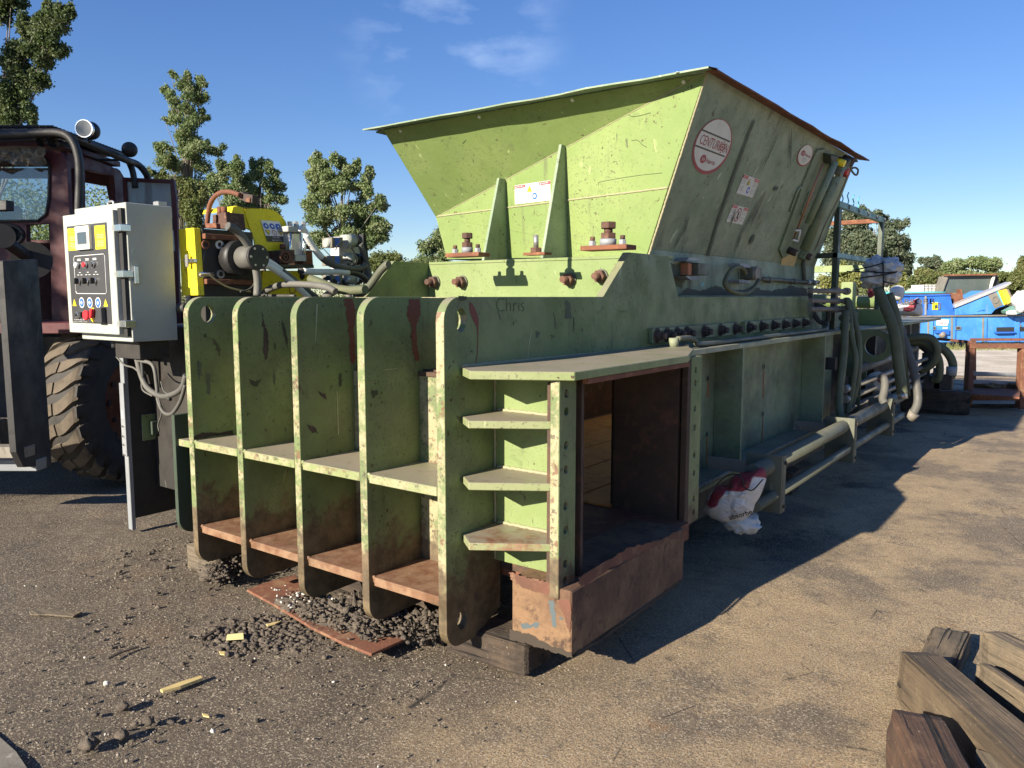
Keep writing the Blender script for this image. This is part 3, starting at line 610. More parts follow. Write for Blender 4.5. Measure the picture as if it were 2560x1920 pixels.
# long scratches drawn on the hopper front
def scribble(pts, P, N, r, mat='pencil mark', name='scratch', reg_=zt):
    N = Vector(N); M().tube([onp(*reg_(*p), P, N)+N*.0128 for p in pts], r, 4, 4).build(name, mat, B)
scribble([(1620, 462), (1640, 455), (1670, 468), (1720, 462), (1780, 445)], P3, n3, .0022); scribble([(1665, 615), (1700, 612), (1730, 640), (1758, 655)], P3, n3, .002)
scribble([(1462, 885), (1470, 868), (1560, 850), (1700, 828), (1850, 812)], P3, n3, .0022); scribble([(630, 625), (650, 603)], Bl, N2, .002)
text('Chris', 1, aX(*z3(592, 240), XR)+Vector((.0015, 0, 0)), (0, 1, 0), (0, 0, 1), 'pencil mark', 'handwriting', B, 'LEFT', .215, hgt=.062, bold=-.02)
text('Yonno', 1, aX(*z3(1508, 245), XR)+Vector((.0015, 0, 0)), (0, 1, 0), (0, 0, 1), 'pencil mark', 'handwriting', B, 'LEFT', .12, hgt=.018, bold=-.02)
# dark red stain with its long drip beside the lifting eye
M().poly([aX(*z3(*a), XR)+Vector((.0012, 0, 0)) for a in ((402, 160), (425, 185), (458, 255), (468, 300), (464, 420), (462, 540), (445, 640), (441, 640), (455, 540), (458, 420), (452, 350), (425, 300), (402, 240), (398, 190))]).build('stain', 'red stain', B)
def stain(reg_, x, pts, mat='rust', name='stain', seed=0):
    P = []
    n = len(pts)
    for i, p in enumerate(pts):
        q = pts[(i+1) % n]
        for k in range(14):
            t = k/14; X1, Y1 = p[0]+(q[0]-p[0])*t, p[1]+(q[1]-p[1])*t; nf = lambda z: 10*mnoise.noise(Vector((X1*.02, Y1*.02, z+seed)))+9*mnoise.noise(Vector((X1*.07, Y1*.07, z+seed)))+6*mnoise.noise(Vector((X1*.2, Y1*.2, z+seed))); P.append((X1+nf(0), Y1+nf(31)))
    v_ = [aX(*reg_(*a), x)+Vector((.0012, 0, 0)) for a in P]; m = M(); t_ = tessellate_polygon([[Vector((q.y, q.z, 0)) for q in v_]])
    vs = [m.bm.verts.new(q) for q in v_]
    for t in t_: m.bm.faces.new([vs[i] for i in t])
    m.build(name, mat, B)
stain(z1, FX[1], [(1255, 145), (1320, 140), (1340, 230), (1335, 400), (1340, 560), (1330, 640), (1300, 600), (1295, 450), (1280, 300), (1265, 200)], 'red stain', seed=1)
stain(z1, FX[2], [(1740, 140), (1825, 140), (1822, 290), (1795, 330), (1800, 480), (1820, 600), (1785, 610), (1760, 480), (1755, 330), (1725, 270)], 'red stain', seed=2)
stain(z1, FX[0], [(640, 235), (665, 330), (690, 420), (690, 560), (675, 600), (650, 560), (655, 420)], 'burnt bolt', seed=3)
stain(z1, FX[1], [(1060, 830), (1120, 860), (1130, 900), (1100, 880)], 'burnt bolt', seed=4); stain(z1, FX[1], [(975, 1080), (1040, 1100), (1060, 1150), (1010, 1140)], 'burnt bolt', seed=5)
plain('grime patch', (.05, .055, .032), .8); plain('wall grime', (.085, .09, .068), .8); plain('side grime', (.085, .10, .065), .8); plain('grime streak', (.085, .10, .065), .8); plain('blue scuff', (.075, .095, .10), .7); plain('mud crust', (.05, .038, .028), 1.); plain('pale scuff', (.36, .38, .22), .7); rusty('rust scuff', (.15, .06, .038), (.10, .048, .03), (.24, .14, .08))
def stainP(fn, pts, mat, seed=0, amp=1., ax=(1, 2), name='stain'):
    P = []
    for i, p in enumerate(pts):
        q = pts[(i+1) % len(pts)]
        for k in range(12):
            t = k/12; X1, Y1 = p[0]+(q[0]-p[0])*t, p[1]+(q[1]-p[1])*t; nf = lambda z: amp*(10*mnoise.noise(Vector((X1*.02, Y1*.02, z+seed)))+9*mnoise.noise(Vector((X1*.07, Y1*.07, z+seed)))+6*mnoise.noise(Vector((X1*.2, Y1*.2, z+seed)))); P.append((X1+nf(0), Y1+nf(31)))
    v_ = [fn(*a) for a in P]; m = M(); t_ = tessellate_polygon([[Vector((q[ax[0]], q[ax[1]], 0)) for q in v_]]); vs = [m.bm.verts.new(q) for q in v_]
    for t in t_:
        try: m.bm.faces.new([vs[i] for i in t])
        except ValueError: pass
    return m.build(name, mat, B)
fS = lambda x, y: onS(*zh(x, y), .0012+0)+NS*.0125
stainP(fS, [(1215, 0), (1190, 60), (1090, 330), (1000, 600), (920, 830), (850, 1070), (832, 1075), (905, 820), (985, 590), (1075, 320), (1180, 50), (1200, 0)], 'grime streak', 2, .35)
for k_, (x1_, y1_, x2_, y2_) in enumerate(((1400, 110, 1250, 430), (1300, 560, 1150, 900), (1240, 640, 1110, 900), (1210, 900, 1170, 990), (1500, 60, 1490, 400), (1390, 520, 1370, 560), (1060, 700, 1010, 860), (690, 760, 640, 930), (1130, 830, 1040, 1080), (640, 880, 560, 1040))):
    w_ = 5 if k_ not in (3, 5) else 14
    stainP(fS, [(x1_-w_*.4, y1_), (x1_+w_*.4, y1_), ((x1_+x2_)/2+w_, (y1_+y2_)/2), (x2_, y2_), ((x1_+x2_)/2-w_, (y1_+y2_)/2)], 'side grime', k_, .25)
fW = lambda x, y: aX(*zh(x, y), XH+.0014)
stainP(fW, [(600, 1385), (700, 1330), (800, 1350), (900, 1310), (1050, 1355), (1200, 1320), (1350, 1350), (1500, 1310), (1640, 1330), (1640, 1400), (600, 1400)], 'wall grime', 8, 1.3)
stainP(fW, [(560, 1130), (660, 1120), (670, 1290), (640, 1330), (590, 1300)], 'grime streak', 9, 1.5)
fF = [lambda x, y, k=k: aX(*z1(x, y), FX[k]+.0014) for k in range(3)]; f1 = lambda x, y: aX(*z1(x, y), -3.979+.0014); f5 = lambda x, y: aX(*z3(x, y), XR+.0014)
for fn, pts, m_, a_ in ((fF[0], [(790, 300), (810, 330), (835, 440), (832, 520), (815, 450), (795, 370)], 'grime patch', .5), (fF[0], [(735, 470), (748, 480), (745, 525), (735, 510)], 'grime patch', .4), (fF[0], [(545, 740), (600, 760), (640, 730), (600, 800), (560, 790)], 'grime patch', 1.), (fF[0], [(730, 650), (745, 720), (740, 800), (728, 760)], 'grime streak', .6),
        (fF[1], [(1215, 700), (1240, 690), (1235, 790), (1218, 800)], 'grime patch', .8), (fF[1], [(1200, 830), (1207, 835), (1218, 1150), (1212, 1160)], 'pale scuff', .15), (fF[1], [(1050, 180), (1060, 180), (1045, 460), (1040, 460)], 'pale scuff', .15), (fF[2], [(1450, 830), (1500, 820), (1520, 850), (1470, 880)], 'grime patch', .8), (fF[2], [(1550, 668), (1650, 660), (1651, 664), (1551, 673)], 'pale scuff', .15),
        (f1, [(130, 1170), (200, 1140), (330, 1140), (430, 1120), (430, 1150), (200, 1180), (140, 1200)], 'mud crust', .6), (f1, [(215, 405), (232, 400), (228, 430), (212, 430)], 'grime patch', .6), (f1, [(165, 600), (190, 640), (180, 760), (160, 700)], 'grime streak', 1.), (f1, [(230, 700), (260, 700), (255, 860), (228, 840)], 'grime streak', 1.),
        (f5, [(1175, 280), (1182, 280), (1180, 380), (1174, 385)], 'grime patch', .3), (f5, [(722, 315), (735, 312), (728, 335)], 'grime patch', .3), (f5, [(320, 118), (380, 122), (372, 150), (330, 152)], 'grime patch', .6), (f5, [(900, 380), (925, 390), (915, 430), (895, 425)], 'grime streak', .8), (f5, [(1115, 160), (1150, 165), (1160, 290), (1120, 280)], 'grime streak', 1.2)):
    stainP(fn, pts, m_, len(pts), a_)
# ------- bolted strips
def strip(y0, y1, pys):
    o = M().box(XR, XR+.028, y0, y1, 1.372, 1.462).build('bolted_strip', 'green paint lower side', B, .003)
    for y in pys:
        p = Vector((XR+.028, y, 1.417))
        b_ = hexhead(M(), p, (1, 0, 0), .036, .032).build('bolt', 'burnt bolt', o, .002)
        m = M().cyl(p+Vector((.032, 0, 0)), p+Vector((.06, 0, 0)), .020, seg=12); m.cyl(p, p+Vector((.004, 0, 0)), .046, seg=16)
        org = m.build('bolt_end', 'burnt bolt', o)
def yat(px, py, z=1.417): return aX(*z5(px, py), XR+.05).y
strip(4.27, 5.69, [yat(272, 182), yat(345, 172), yat(420, 163), yat(492, 155), yat(622, 146), yat(743, 134), yat(852, 122)])
strip(5.83, 7.52, [yat(953, 114), yat(1046, 103), yat(1133, 96), yat(1214, 89), yat(1289, 82), yat(1360, 75)])
# ------- side chamber in front of the hopper
M().prism([Vector(p) for p in ((-2.0, 2.435, 1.353), (-1.632, 2.642, 1.353), (-1.632, 3.74, 1.353), (-1.82, 4.24, 1.353), (-1.90, 4.36, 1.353), (-2.14, 4.9, 1.353), (-2.14, 2.545, 1.353))], (0, 0, -.035)).build('top_plate', 'green paint shelf', B, .003)
M().box(-1.66, -1.634, 2.75, 3.76, 1.295, 1.317).build('door_header', 'rust', B, .002)
for z in (1.146, .888, .632):
    M().prism([Vector(p) for p in ((-2.02, 2.448, z), (-1.736, 2.632, z), (-1.736, 2.758, z), (-2.122, 2.758, z), (-2.122, 2.53, z))], (0, 0, -.032)).build('side_shelf', 'green paint shelf', B, .003)
    bead((-2.11, 2.757, z+.004), (-1.74, 2.757, z+.004), .008, 24, z)
M().box(-2.122, -1.74, 2.76, 2.80, .455, 1.317).build('recess_wall', 'green paint', B)
bead((-2.119, 2.756, .46), (-2.119, 2.756, 1.31), .006, 40, 5)
# door posts with bolt holes
def post(y0, y1, z0, z1, x0, x1, hs, lab, ang=0):
    pr = inX(x1, [(y0, z0), (y1, z0+.012), (y1, z1), (y0, z1)])
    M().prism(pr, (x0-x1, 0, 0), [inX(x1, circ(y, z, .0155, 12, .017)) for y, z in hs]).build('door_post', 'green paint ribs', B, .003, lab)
    M().box(x0-.02, x0-.001, y0+.01, y1-.01, z0+.02, z1-.01).build('post_backing', 'chamber rust', B)
hs = [tuple(aX(*z3(*a), -1.69))[1:] for a in ((1128, 850), (1126, 983), (1124, 1236), (1122, 1417))]+[tuple(aX(*z4(*a), -1.69))[1:] for a in ((1120, 196), (1120, 375), (1118, 626), (1117, 752))]
post(2.622, 2.752, .408, 1.315, -1.735, -1.69, hs, 'near door post')
hs = [tuple(aX(*z3(*a), -1.69))[1:] for a in ((2092, 672), (2090, 770), (2085, 962), (2083, 1103), (2081, 1308), (2079, 1443))]+[tuple(aX(*z4(*a), -1.69))[1:] for a in ((2076, 140), (2076, 238))]
post(3.915, 4.055, .41, 1.33, -1.735, -1.69, hs, 'far door post')
M().box(-1.72, -1.686, 3.862, 3.905, .42, 1.31).build('post_trim', 'chamber rust', B, .003)
# base box, floor and inner walls
M().box(-3.97, -2.13, 2.832, 4.36, 1.272, 1.298).build('chamber_sun_cover', 'chamber rust', B)  # unseen plate added to keep sun from leaking into the chamber
M().box(-1.935, -1.632, 2.632, 3.74, .175, .452).build('base_box', 'rust base', B, .006, 'rusty box under the chamber opening')
fB = lambda x, y: aY(*z4(x, y), 2.6312)
for pts, m_, a_ in (([(697, 1115), (760, 1130), (850, 1150), (950, 1210), (1060, 1255), (1160, 1290), (1160, 1325), (1000, 1280), (850, 1232), (700, 1188)], 'mud crust', 1.), ([(992, 900), (1030, 905), (1045, 1000), (1048, 1105), (1020, 1095), (1005, 1000)], 'blue scuff', .7), ([(765, 1070), (860, 1080), (930, 1060), (920, 1100), (800, 1110)], 'blue scuff', 1.), ([(1070, 1020), (1100, 1025), (1095, 1045), (1070, 1040)], 'blue scuff', .5),
        ([(700, 690), (850, 730), (1000, 770), (1000, 850), (900, 840), (780, 800), (705, 740)], 'rust scuff', 1.1), ([(1050, 900), (1140, 890), (1160, 960), (1150, 1150), (1100, 1000)], 'rust scuff', .8)):
    stainP(fB, pts, m_, 3, a_, (0, 2))
fC = lambda x, y: aX(*z4(x, y), -1.6304)
for pts, m_, a_ in (([(1200, 1280), (1350, 1210), (1560, 1060), (1800, 880), (1985, 740), (1985, 765), (1800, 905), (1500, 1120), (1200, 1320)], 'mud crust', 1.), ([(1210, 730), (1500, 560), (1600, 500), (1800, 460), (1960, 380), (1970, 420), (1700, 540), (1500, 640), (1230, 800)], 'rust scuff', 1.2)):
    stainP(fC, pts, m_, 4, a_)
M().box(-3.97, -1.70, 2.81, 2.83, .40, 1.30).build('inner_wall', 'chamber rust', B)
M().box(-3.97, -1.655, 2.83, 3.85, .36, .4515).rot((-2, 3, .45), 'Y', 0).build('chamber_floor', 'rust', B)
M().box(-3.97, -2.13, 3.8501, 8.2, .36, .4515).build('chamber_floor', 'rust', B)
M().box(-2.12, -1.735, 3.85, 3.90, .452, 1.317).build('inner_wall', 'chamber rust', B, label='dark scorched wall at the back of the opening')
M().box(-2.16, -2.131, 3.90, 8.2, .452, 1.299).build('inner_wall', 'chamber rust', B)
xs_ = [-2.13]+[aZ(1528, q, .462).x for q in (1208, 1148, 1101, 1065)]; st_ = (xs_[-1]-xs_[1])/3
while xs_[-1]+st_ > -3.96: xs_.append(xs_[-1]+st_)
for a_, b_ in zip(xs_[1:], xs_[:-1]): M().box(a_+.006, b_-.006, 3.852, 8.2, .4525, .464).build('floor_board', 'liner orange', B, .002)
M().box(-3.97, -3.95, 2.84, 8.2, .452, 1.299).build('inner_wall', 'rust', B)
# ------- long lower side
M().box(-2.13, -2.1, 4.056, 8.4, .42, 1.31).build('side_wall', 'green paint lower side', B)
M().box(-2.099, -1.9, 4.37, 8.05, 1.30, 1.333).build('side_flange', 'green paint pale', B, .002)
M().box(-2.099, -1.9, 4.06, 7.9, .425, .462).build('lower_ledge', 'green paint lower side', B, .002)
for y in (5.27, 7.35): M().box(-2.099, -1.902, y, y+.03, .463, 1.299).build('stiffener', 'green paint lower side', B, .002)
M().box(-2.099, -1.95, 4.10, 4.13, .463, 1.299).build('stiffener', 'green paint lower side', B)
for px, py in ((624, 497), (617, 913), (1044, 408), (1036, 762)):
    q = aX(*z5(px, py), -2.099); o = M().ring(q, q+Vector((.004, 0, 0)), .027, .019, 14).build('drain_hole', 'green paint lower side', B); M().cyl(q, q+Vector((.0015, 0, 0)), .019, seg=14).build('hole_core', 'rubber black', o)
for a, b in (((617, 935), (614, 1150)), ((1036, 780), (1028, 1000)), ((1042, 430), (1038, 640)), ((624, 515), (622, 640))):
    p, q = aX(*z5(*a), -2.0985), aX(*z5(*b), -2.0985); M().prism([p, p+Vector((0, .018, 0)), q+Vector((0, .022, 0)), q+Vector((0, -.006, 0))], (.001, 0, 0)).build('rust_streak', 'orange stain', B)
M().box(-2.3, -1.98, 3.74, 8.0, .20, .42).build('skid_beam', 'black machined', B)
# conduit along the ledges
M().tube([(-2.0, 4.36, 1.353), (-2.0, 4.36, 1.405)], .03, 14, 1).build('filler_stub', 'green paint pale', B)
M().tube([(-1.98, 4.37, 1.40), (-1.97, 4.52, 1.40), (-1.97, 4.62, 1.375), (-1.965, 4.75, 1.352), (-1.95, 6, 1.352), (-1.94, 7.3, 1.352), (-1.96, 7.6, 1.36), (-2.0, 7.75, 1.41)], .016, 10).build('conduit', 'pipe paint', B)
M().tube([(-1.885, 4.10, .475), (-1.885, 5.2, .48), (-1.885, 6.9, .48), (-1.89, 7.25, .50), (-1.95, 7.5, .52)], .017, 10).build('conduit', 'pipe paint', B)
# hydraulic pipes and their clamp plates
M().cyl((-1.585, 4.62, .585), (-1.585, 9.2, .585), .054, seg=20).build('hydraulic_pipe', 'pipe paint', B)
M().cyl((-1.54, 4.55, .40), (-1.54, 9.1, .40), .034, seg=16).build('hydraulic_pipe', 'pipe paint', B)
for y in (4.88, 6.76, 8.32):
    o = M().box(-1.72, -1.49, y, y+.022, .29, .66).build('pipe_bracket', 'pipe paint', B, .002); 
    M().box(-1.5, -1.488, y+.022, y+.08, .29, .655).build('bracket_lip', 'pipe paint', o)
    M().box(-1.98, -1.72, y+.002, y+.02, .52, .60).build('bracket_arm', 'dirty steel', o)
    for z in (.33, .61): hexhead(M(), (-1.488, y+.05, z), (1, 0, 0), .012, .012).build('bolt', 'burnt bolt', o)
for i, z in enumerate((.80, .70, .60, .51)):
    o = M().cyl((-1.78, 7.6+.05*i, z), (-1.78, 12.2, z), .026, seg=12).build('hydraulic_pipe', 'dirty steel', B)
    M().cyl((-1.78, 7.62+.05*i, z), (-1.78, 7.74+.05*i, z), .035, seg=12).build('coupling', 'steel', o)
for y in (8.0, 10.1, 12.1): M().box(-1.84, -1.73, y, y+.02, .44, .88).build('pipe_bracket', 'dark green paint', B)
# ------- lid cylinder mechanism lying against the sloped side panel
def sl(pts_, k=.0): return [onS(*zh(*p), k) for p in pts_]
M().prism(sl([(1700, 235), (1760, 222), (1808, 255), (1800, 330), (1600, 740), (1480, 1060), (1430, 1085), (1405, 1020), (1450, 900), (1600, 480)], .003), NS*.018).build('hinge_channel', 'green paint hopper side', B, .003)
M().prism(sl([(1740, 250), (1800, 262), (1790, 330), (1745, 330)], .024), NS*.07).build('cylinder_bracket', 'dark green paint', B, .004)
M().prism(sl([(1905, 330), (1930, 345), (1660, 1050), (1590, 1100), (1560, 1080), (1600, 1010)], .003), NS*.06).build('hinge_channel', 'green paint hopper side', B, .004)
M().cyl(onS(*zh(1770, 300), .10), onS(*zh(1555, 790), .10), .030, seg=18).build('cylinder_barrel', 'green paint hopper side', B)
M().cyl(onS(*zh(1830, 330), .09), onS(*zh(1540, 1000), .09), .045, seg=20).build('cylinder_barrel', 'green paint hopper side', B)
M().cyl(onS(*zh(1705, 330), .06), onS(*zh(1475, 930), .06), .008, seg=10).build('guide_rod', 'copper', B)
M().prism(sl([(1625, 560), (1688, 580), (1620, 760), (1560, 740)], .023), NS*.012).build('cover_plate', 'green paint hopper side', B, .003)
for a, b_ in (((1490, 850), (1525, 850)), ((1525, 850), (1505, 935)), ((1505, 935), (1470, 925))):
    M().cyl(onS(*zh(*a), .07), onS(*zh(*b_), .07), .008, seg=8).build('grab_handle', 'white print', B)
for a in ((1470, 1020), (1587, 1055)):
    o = M().cyl(onS(*zh(*a), .02), onS(*zh(*a), .10), .032, seg=16).build('pivot_pin', 'burnt bolt', B); M().cyl(onS(*zh(*a), .1005), onS(*zh(*a), .108), .014, seg=12).build('pin_cap', 'steel', o)
M().prism(sl([(1500, 1020), (1560, 1040), (1500, 1250), (1415, 1250), (1430, 1100)], .0045), NS*.0015).build('amber_label', 'straw', B, label='peeling brown and yellow label')
for a, r, m_ in (((1850, 320), .045, 'dark green paint'), ((1890, 300), .04, 'burnt bolt'), ((1820, 310), .03, 'yellow paint'), ((1850, 375), .03, 'red print'), ((1855, 400), .026, 'dark red print'), ((1795, 385), .028, 'pipe paint')):
    M().cyl(onS(*zh(*a), .03), onS(*zh(*a), .13), r, seg=12).build('valve_fitting', m_, B)
M().cyl(onS(*zh(1790, 390), .08), onS(*zh(1765, 470), .08), .012, seg=10).build('valve_stem', 'chrome', B); M().cyl(onS(*zh(1768, 460), .08), onS(*zh(1762, 485), .08), .02, seg=10).build('valve_cap', 'steel', B)
M().tube([onS(*zh(*a), .06) for a in ((1905, 300), (1935, 380), (1975, 420), (1990, 380), (1960, 360), (1915, 385))], .009, 8).build('cable', 'hose green', B)
M().tube([onS(*zh(*a), .05) for a in ((1915, 400), (1820, 620), (1730, 800), (1650, 1000))]+[aX(*zh(*a), XH+.03) for a in ((1612, 1100), (1608, 1180), (1615, 1270))], .020, 10).build('conduit', 'pipe paint', B)
M().tube([onS(*zh(*a), .02) for a in ((1835, 640), (1735, 830), (1640, 1030))], .012, 8).build('conduit', 'dark green paint', B)
M().tube([onS(*zh(*a), .012) for a in ((1490, 720), (1560, 540), (1600, 545))], .010, 8).build('grab_bar', 'green paint hopper side', B)
M().tube([aX(*zh(*a), XH+.03) for a in ((1270, 1255), (1450, 1268), (1620, 1280), (1725, 1282))], .018, 10).build('conduit', 'pipe paint', B)
for a in (1335, 1530, 1640, 1690):
    p = aX(*zh(a, 1262+.055*(a-1270)), XH+.03); M().cyl(p-Vector((0, .03, 0)), p+Vector((0, .03, 0)), .026, seg=12).build('coupling', 'steel' if a > 1600 else 'pipe paint', B)
# sensor housings
def bx(reg_, x0, x1, a, b_, name, mat, par=None):
    p, q = aX(*reg_(*a), x1), aX(*reg_(*b_), x1); return M().box(x0, x1, p.y, q.y, q.z, p.z).build(name, mat, par or B, .003)
XS = XH
o = bx(zh, XS, XS+.10, (778, 1130), (860, 1228), 'sensor_box', 'pipe paint')
M().prism([aX(*zh(*a), XS+.09) for a in ((680, 1112), (706, 1086), (788, 1090), (788, 1114))], (-.09, 0, 0)).build('bracket_plate', 'galvanised', o)
M().prism([aX(*zh(*a), XS+.09) for a in ((676, 1232), (788, 1236), (788, 1258), (715, 1264))], (-.09, 0, 0)).build('bracket_plate', 'galvanised', o)
bx(zh, XS, XS+.06, (700, 1130), (724, 1228), 'glass_block', 'brick orange', o); bx(zh, XS, XS+.04, (726, 1125), (776, 1225), 'sensor_core', 'rubber black', o)
o = bx(zh, XS, XS+.10, (1208, 1165), (1275, 1258), 'sensor_box', 'pipe paint')
q = aX(*zh(1150, 1212), XS+.02); M().cyl(q, q+Vector((.10, 0, 0)), .055, seg=20).build('sensor_eye', 'dirty steel', o)
M().prism([aX(*zh(*a), XS+.09) for a in ((1105, 1132), (1190, 1145), (1190, 1168), (1105, 1160))], (-.09, 0, 0)).build('bracket_plate', 'galvanised', o); M().prism([aX(*zh(*a), XS+.09) for a in ((1100, 1262), (1190, 1268), (1190, 1290), (1100, 1285))], (-.09, 0, 0)).build('bracket_plate', 'galvanised', o)
M().tube([aX(*zh(*a), XS+.16) for a in ((1150, 1215), (1130, 1175), (1090, 1160), (1040, 1180), (1000, 1240), (985, 1300), (1030, 1345), (1110, 1370), (1180, 1355), (1240, 1290), (1255, 1262))], .016, 10).build('cable', 'hose green', B)
M().prism([aX(*zh(*a), XH+.001) for a in ((795, 1310), (812, 1280), (822, 1285), (805, 1320))], (.001, 0, 0)).build('paint_mark', 'teal drum', B)
# ------- pipe rack behind the hopper, three square stubs with elbows
for z, px1 in ((1348, 1950), (1425, 1950), (1492, 1935)):
    p, q = aX(*zh(1660, z), -2.02), aX(*zh(px1, z+5), -1.9); M().tube([p, q], .022, 10, 1).build('square_pipe', 'dirty steel', B)
    M().cyl(q-Vector((0, .05, 0)), q+Vector((0, .03, 0)), .035, seg=12).build('elbow', 'dirty steel', B)
    q2 = aX(*zh(1860, z+3), -1.95); M().box(q2.x-.03, q2.x+.03, q2.y-.05, q2.y+.05, q2.z-.032, q2.z+.032).build('pipe_union', 'dirty steel', B, .003)
# ------- cage frame
cg = B
cx = -2.02
cTL, cTR, cBL, cBR = [aX(*zb(*a), cx) for a in ((555, 150), (865, 270), (560, 505), (860, 565))]
y0, y1 = cTL.y, cTR.y; zt_, zm = cTL.z, cBL.z
def bar(x0, x1, ya, yb, za, zb_, mat='cyan panel', name='cage_bar'): return M().box(x0, x1, ya, yb, za, zb_).build(name, mat, cg, .003)
T = .05
bar(cx-T, cx, y0, y1, zt_-T, zt_+.01); bar(cx-T, cx, y0, y1, zm-T, zm); bar(cx-T-.002, cx-.002, y0, y0+.09, 1.32, zt_-T-.001, 'dark green paint', 'cage_post')
bar(cx-T-.002, cx-.002, y1-.1, y1, 1.5, zt_-T-.001, 'dark green paint', 'cage_post'); bar(cx-.75, cx-.70, y0, y1, zt_-T, zt_+.01, 'rust', 'cage_bar')
bar(cx-.70, cx-T-.003, y0-.0, y0+.06, zt_-T, zt_, 'dark green paint'); bar(cx-.70, cx-T-.003, y1-.06, y1, zt_-T, zt_, 'rust'); bar(cx-.75, cx-.70, y0, y0+.08, 1.3, zt_-T-.001, 'dark green paint', 'cage_post'); bar(cx-.70, cx-T-.003, y0, y0+.06, zm-T, zm, 'dark green paint')
bar(cx-.3, cx-.25, y0-.02, y0+.04, zm, zt_-T-.001, 'dark green paint', 'cage_post')
for i in range(5):
    y = y0+.35+.42*i; M().cyl((cx, y, zt_-.02), (cx+.012, y, zt_-.02), .022, seg=12).build('cage_eyelet', 'dirty steel', cg)
for i in range(4):
    y = y0+.15+.22*i; M().tube([(cx-.02, y, zt_+.01), (cx-.02, y+.03, zt_+.05), (cx-.02, y-.02, zt_+.09), (cx-.02, y+.02, zt_+.13)], .006, 6).build('bent_wire', 'teal drum', cg)
# green rail beyond the cage
M().box(-3.4, -2.05, 11.2, 11.26, 1.98, 2.07).build('cross_rail', 'green paint', B, .003)
# ------- rear platform
M().box(-4.2, -1.98, 8.45, 14.7, 1.27, 1.305).build('platform_plate', 'green paint lower side', B, .003)
M().box(-2.35, -2.30, 8.9, 10.7, 1.306, 1.47).build('platform_upstand', 'green paint lower side', B, .003)
M().box(-2.9, -2.0, 10.4, 10.46, 1.306, 1.50).build('platform_upstand', 'green paint', B, .003)
M().box(-3.9, -2.15, 8.401, 13.2, .42, 1.269).build('rear_body', 'black machined', B)
M().box(-2.12, -2.02, 12.9, 13.0, .1, 1.269).build('platform_leg', 'dirty steel', B); M().box(-2.14, -2.0, 9.9, 10.0, .35, 1.269).build('platform_leg', 'black machined', B)
for i in range(2): M().cyl((-3.6, 9.5+.0*i, 1.62+.0), (-2.5, 9.6, 1.62), .06, seg=16).build('overhead_pipe', 'green paint', B) if i == 0 else M().cyl((-3.3, 12, 1.58), (-2.2, 12, 1.58), .09, seg=16).build('overhead_pipe', 'green paint', B)
M().box(-2.75, -2.6, 11.3, 11.5, 1.306, 1.85).build('pump_post', 'green paint', B, .004)
# P-shaped lifting ear
ey = 9.0
ec = aY(*z6(862, 600), ey); eo = [aY(*z6(*a), ey) for a in ((640, 440), (760, 428), (900, 428), (985, 465), (1040, 530), (1060, 610), (1035, 690), (960, 745), (880, 770), (820, 780), (780, 830), (768, 900), (760, 1020), (640, 1010), (560, 900), (540, 600))]
hole = [ec+Vector((math.cos(a)*.105, 0, math.sin(a)*.105)) for a in [2*math.pi*i/20 for i in range(20)]]
M().prism(eo, (0, .04, 0), [hole]).build('lifting_ear', 'green paint lower side', B, .004)
# ------- hoses
def hose(reg_, pts, ys, r, mat, name='hose', par=None, seg=12):
    n = len(pts); P = [aY(*reg_(*p), ys[0]+(ys[1]-ys[0])*i/(n-1)) for i, p in enumerate(pts)]; return M().tube(P, r, seg).build(name, mat, par or B)
h = hose(z6, [(890, 0), (960, 180), (1020, 330), (1070, 520), (1100, 760), (1135, 1020), (1145, 1100)], (8.6, 8.5), .052, 'hose green')
hose(z6, [(1000, 60), (1075, 280), (1110, 480), (1150, 700), (1160, 900), (1180, 1120)], (8.75, 8.7), .046, 'hose green')
hose(z6, [(1075, 290), (1130, 450), (1200, 650), (1260, 850), (1300, 1060), (1300, 1200), (1250, 1310)], (8.8, 8.6), .040, 'hose grey')
M().cyl(aY(*z6(1140, 1085), 8.5), aY(*z6(1150, 1150), 8.5), .048, seg=14).build('hose_end', 'steel', B); M().cyl(aY(*z6(1270, 1290), 8.6), aY(*z6(1210, 1350), 8.6), .055, seg=14).build('hose_end', 'dirty steel', B)
hose(z6, [(555, 240), (548, 420), (540, 640), (520, 850), (495, 1060), (490, 1250), (520, 1400)], (7.75, 7.3), .034, 'hose green'); 
M().cyl(aY(*z6(550, 360), 7.75), aY(*z6(546, 440), 7.74), .044, seg=16).build('hose_collar', 'green paint', B)
M().ball(aY(*z6(540, 310), 7.8), .05, 14, 10, sc=(1, 1, .8)).build('elbow', 'dirty steel', B)
hose(z6, [(570, 110), (600, 300), (620, 520), (660, 720), (640, 950), (600, 1180), (570, 1300)], (7.9, 7.7), .026, 'hose green'); hose(z6, [(590, 130), (640, 300), (690, 500), (700, 700), (690, 900), (650, 1100), (600, 1250)], (8.0, 7.8), .026, 'hose green')
hose(z6, [(920, 890), (960, 960), (960, 1050), (940, 1150), (960, 1190)], (8.0, 8.0), .036, 'hose grey')
M().box(-2.1, -1.86, 7.55, 7.63, .98, 1.09).build('hose_arm', 'black paint', B)
hose(zb, [(345, 745), (355, 850), (370, 920), (420, 985), (470, 970), (465, 900), (410, 870), (370, 850)], (7.9, 7.95), .022, 'hose grey')
hose(zb, [(380, 860), (440, 880), (470, 930), (460, 980)], (8.0, 8.0), .018, 'hose black')
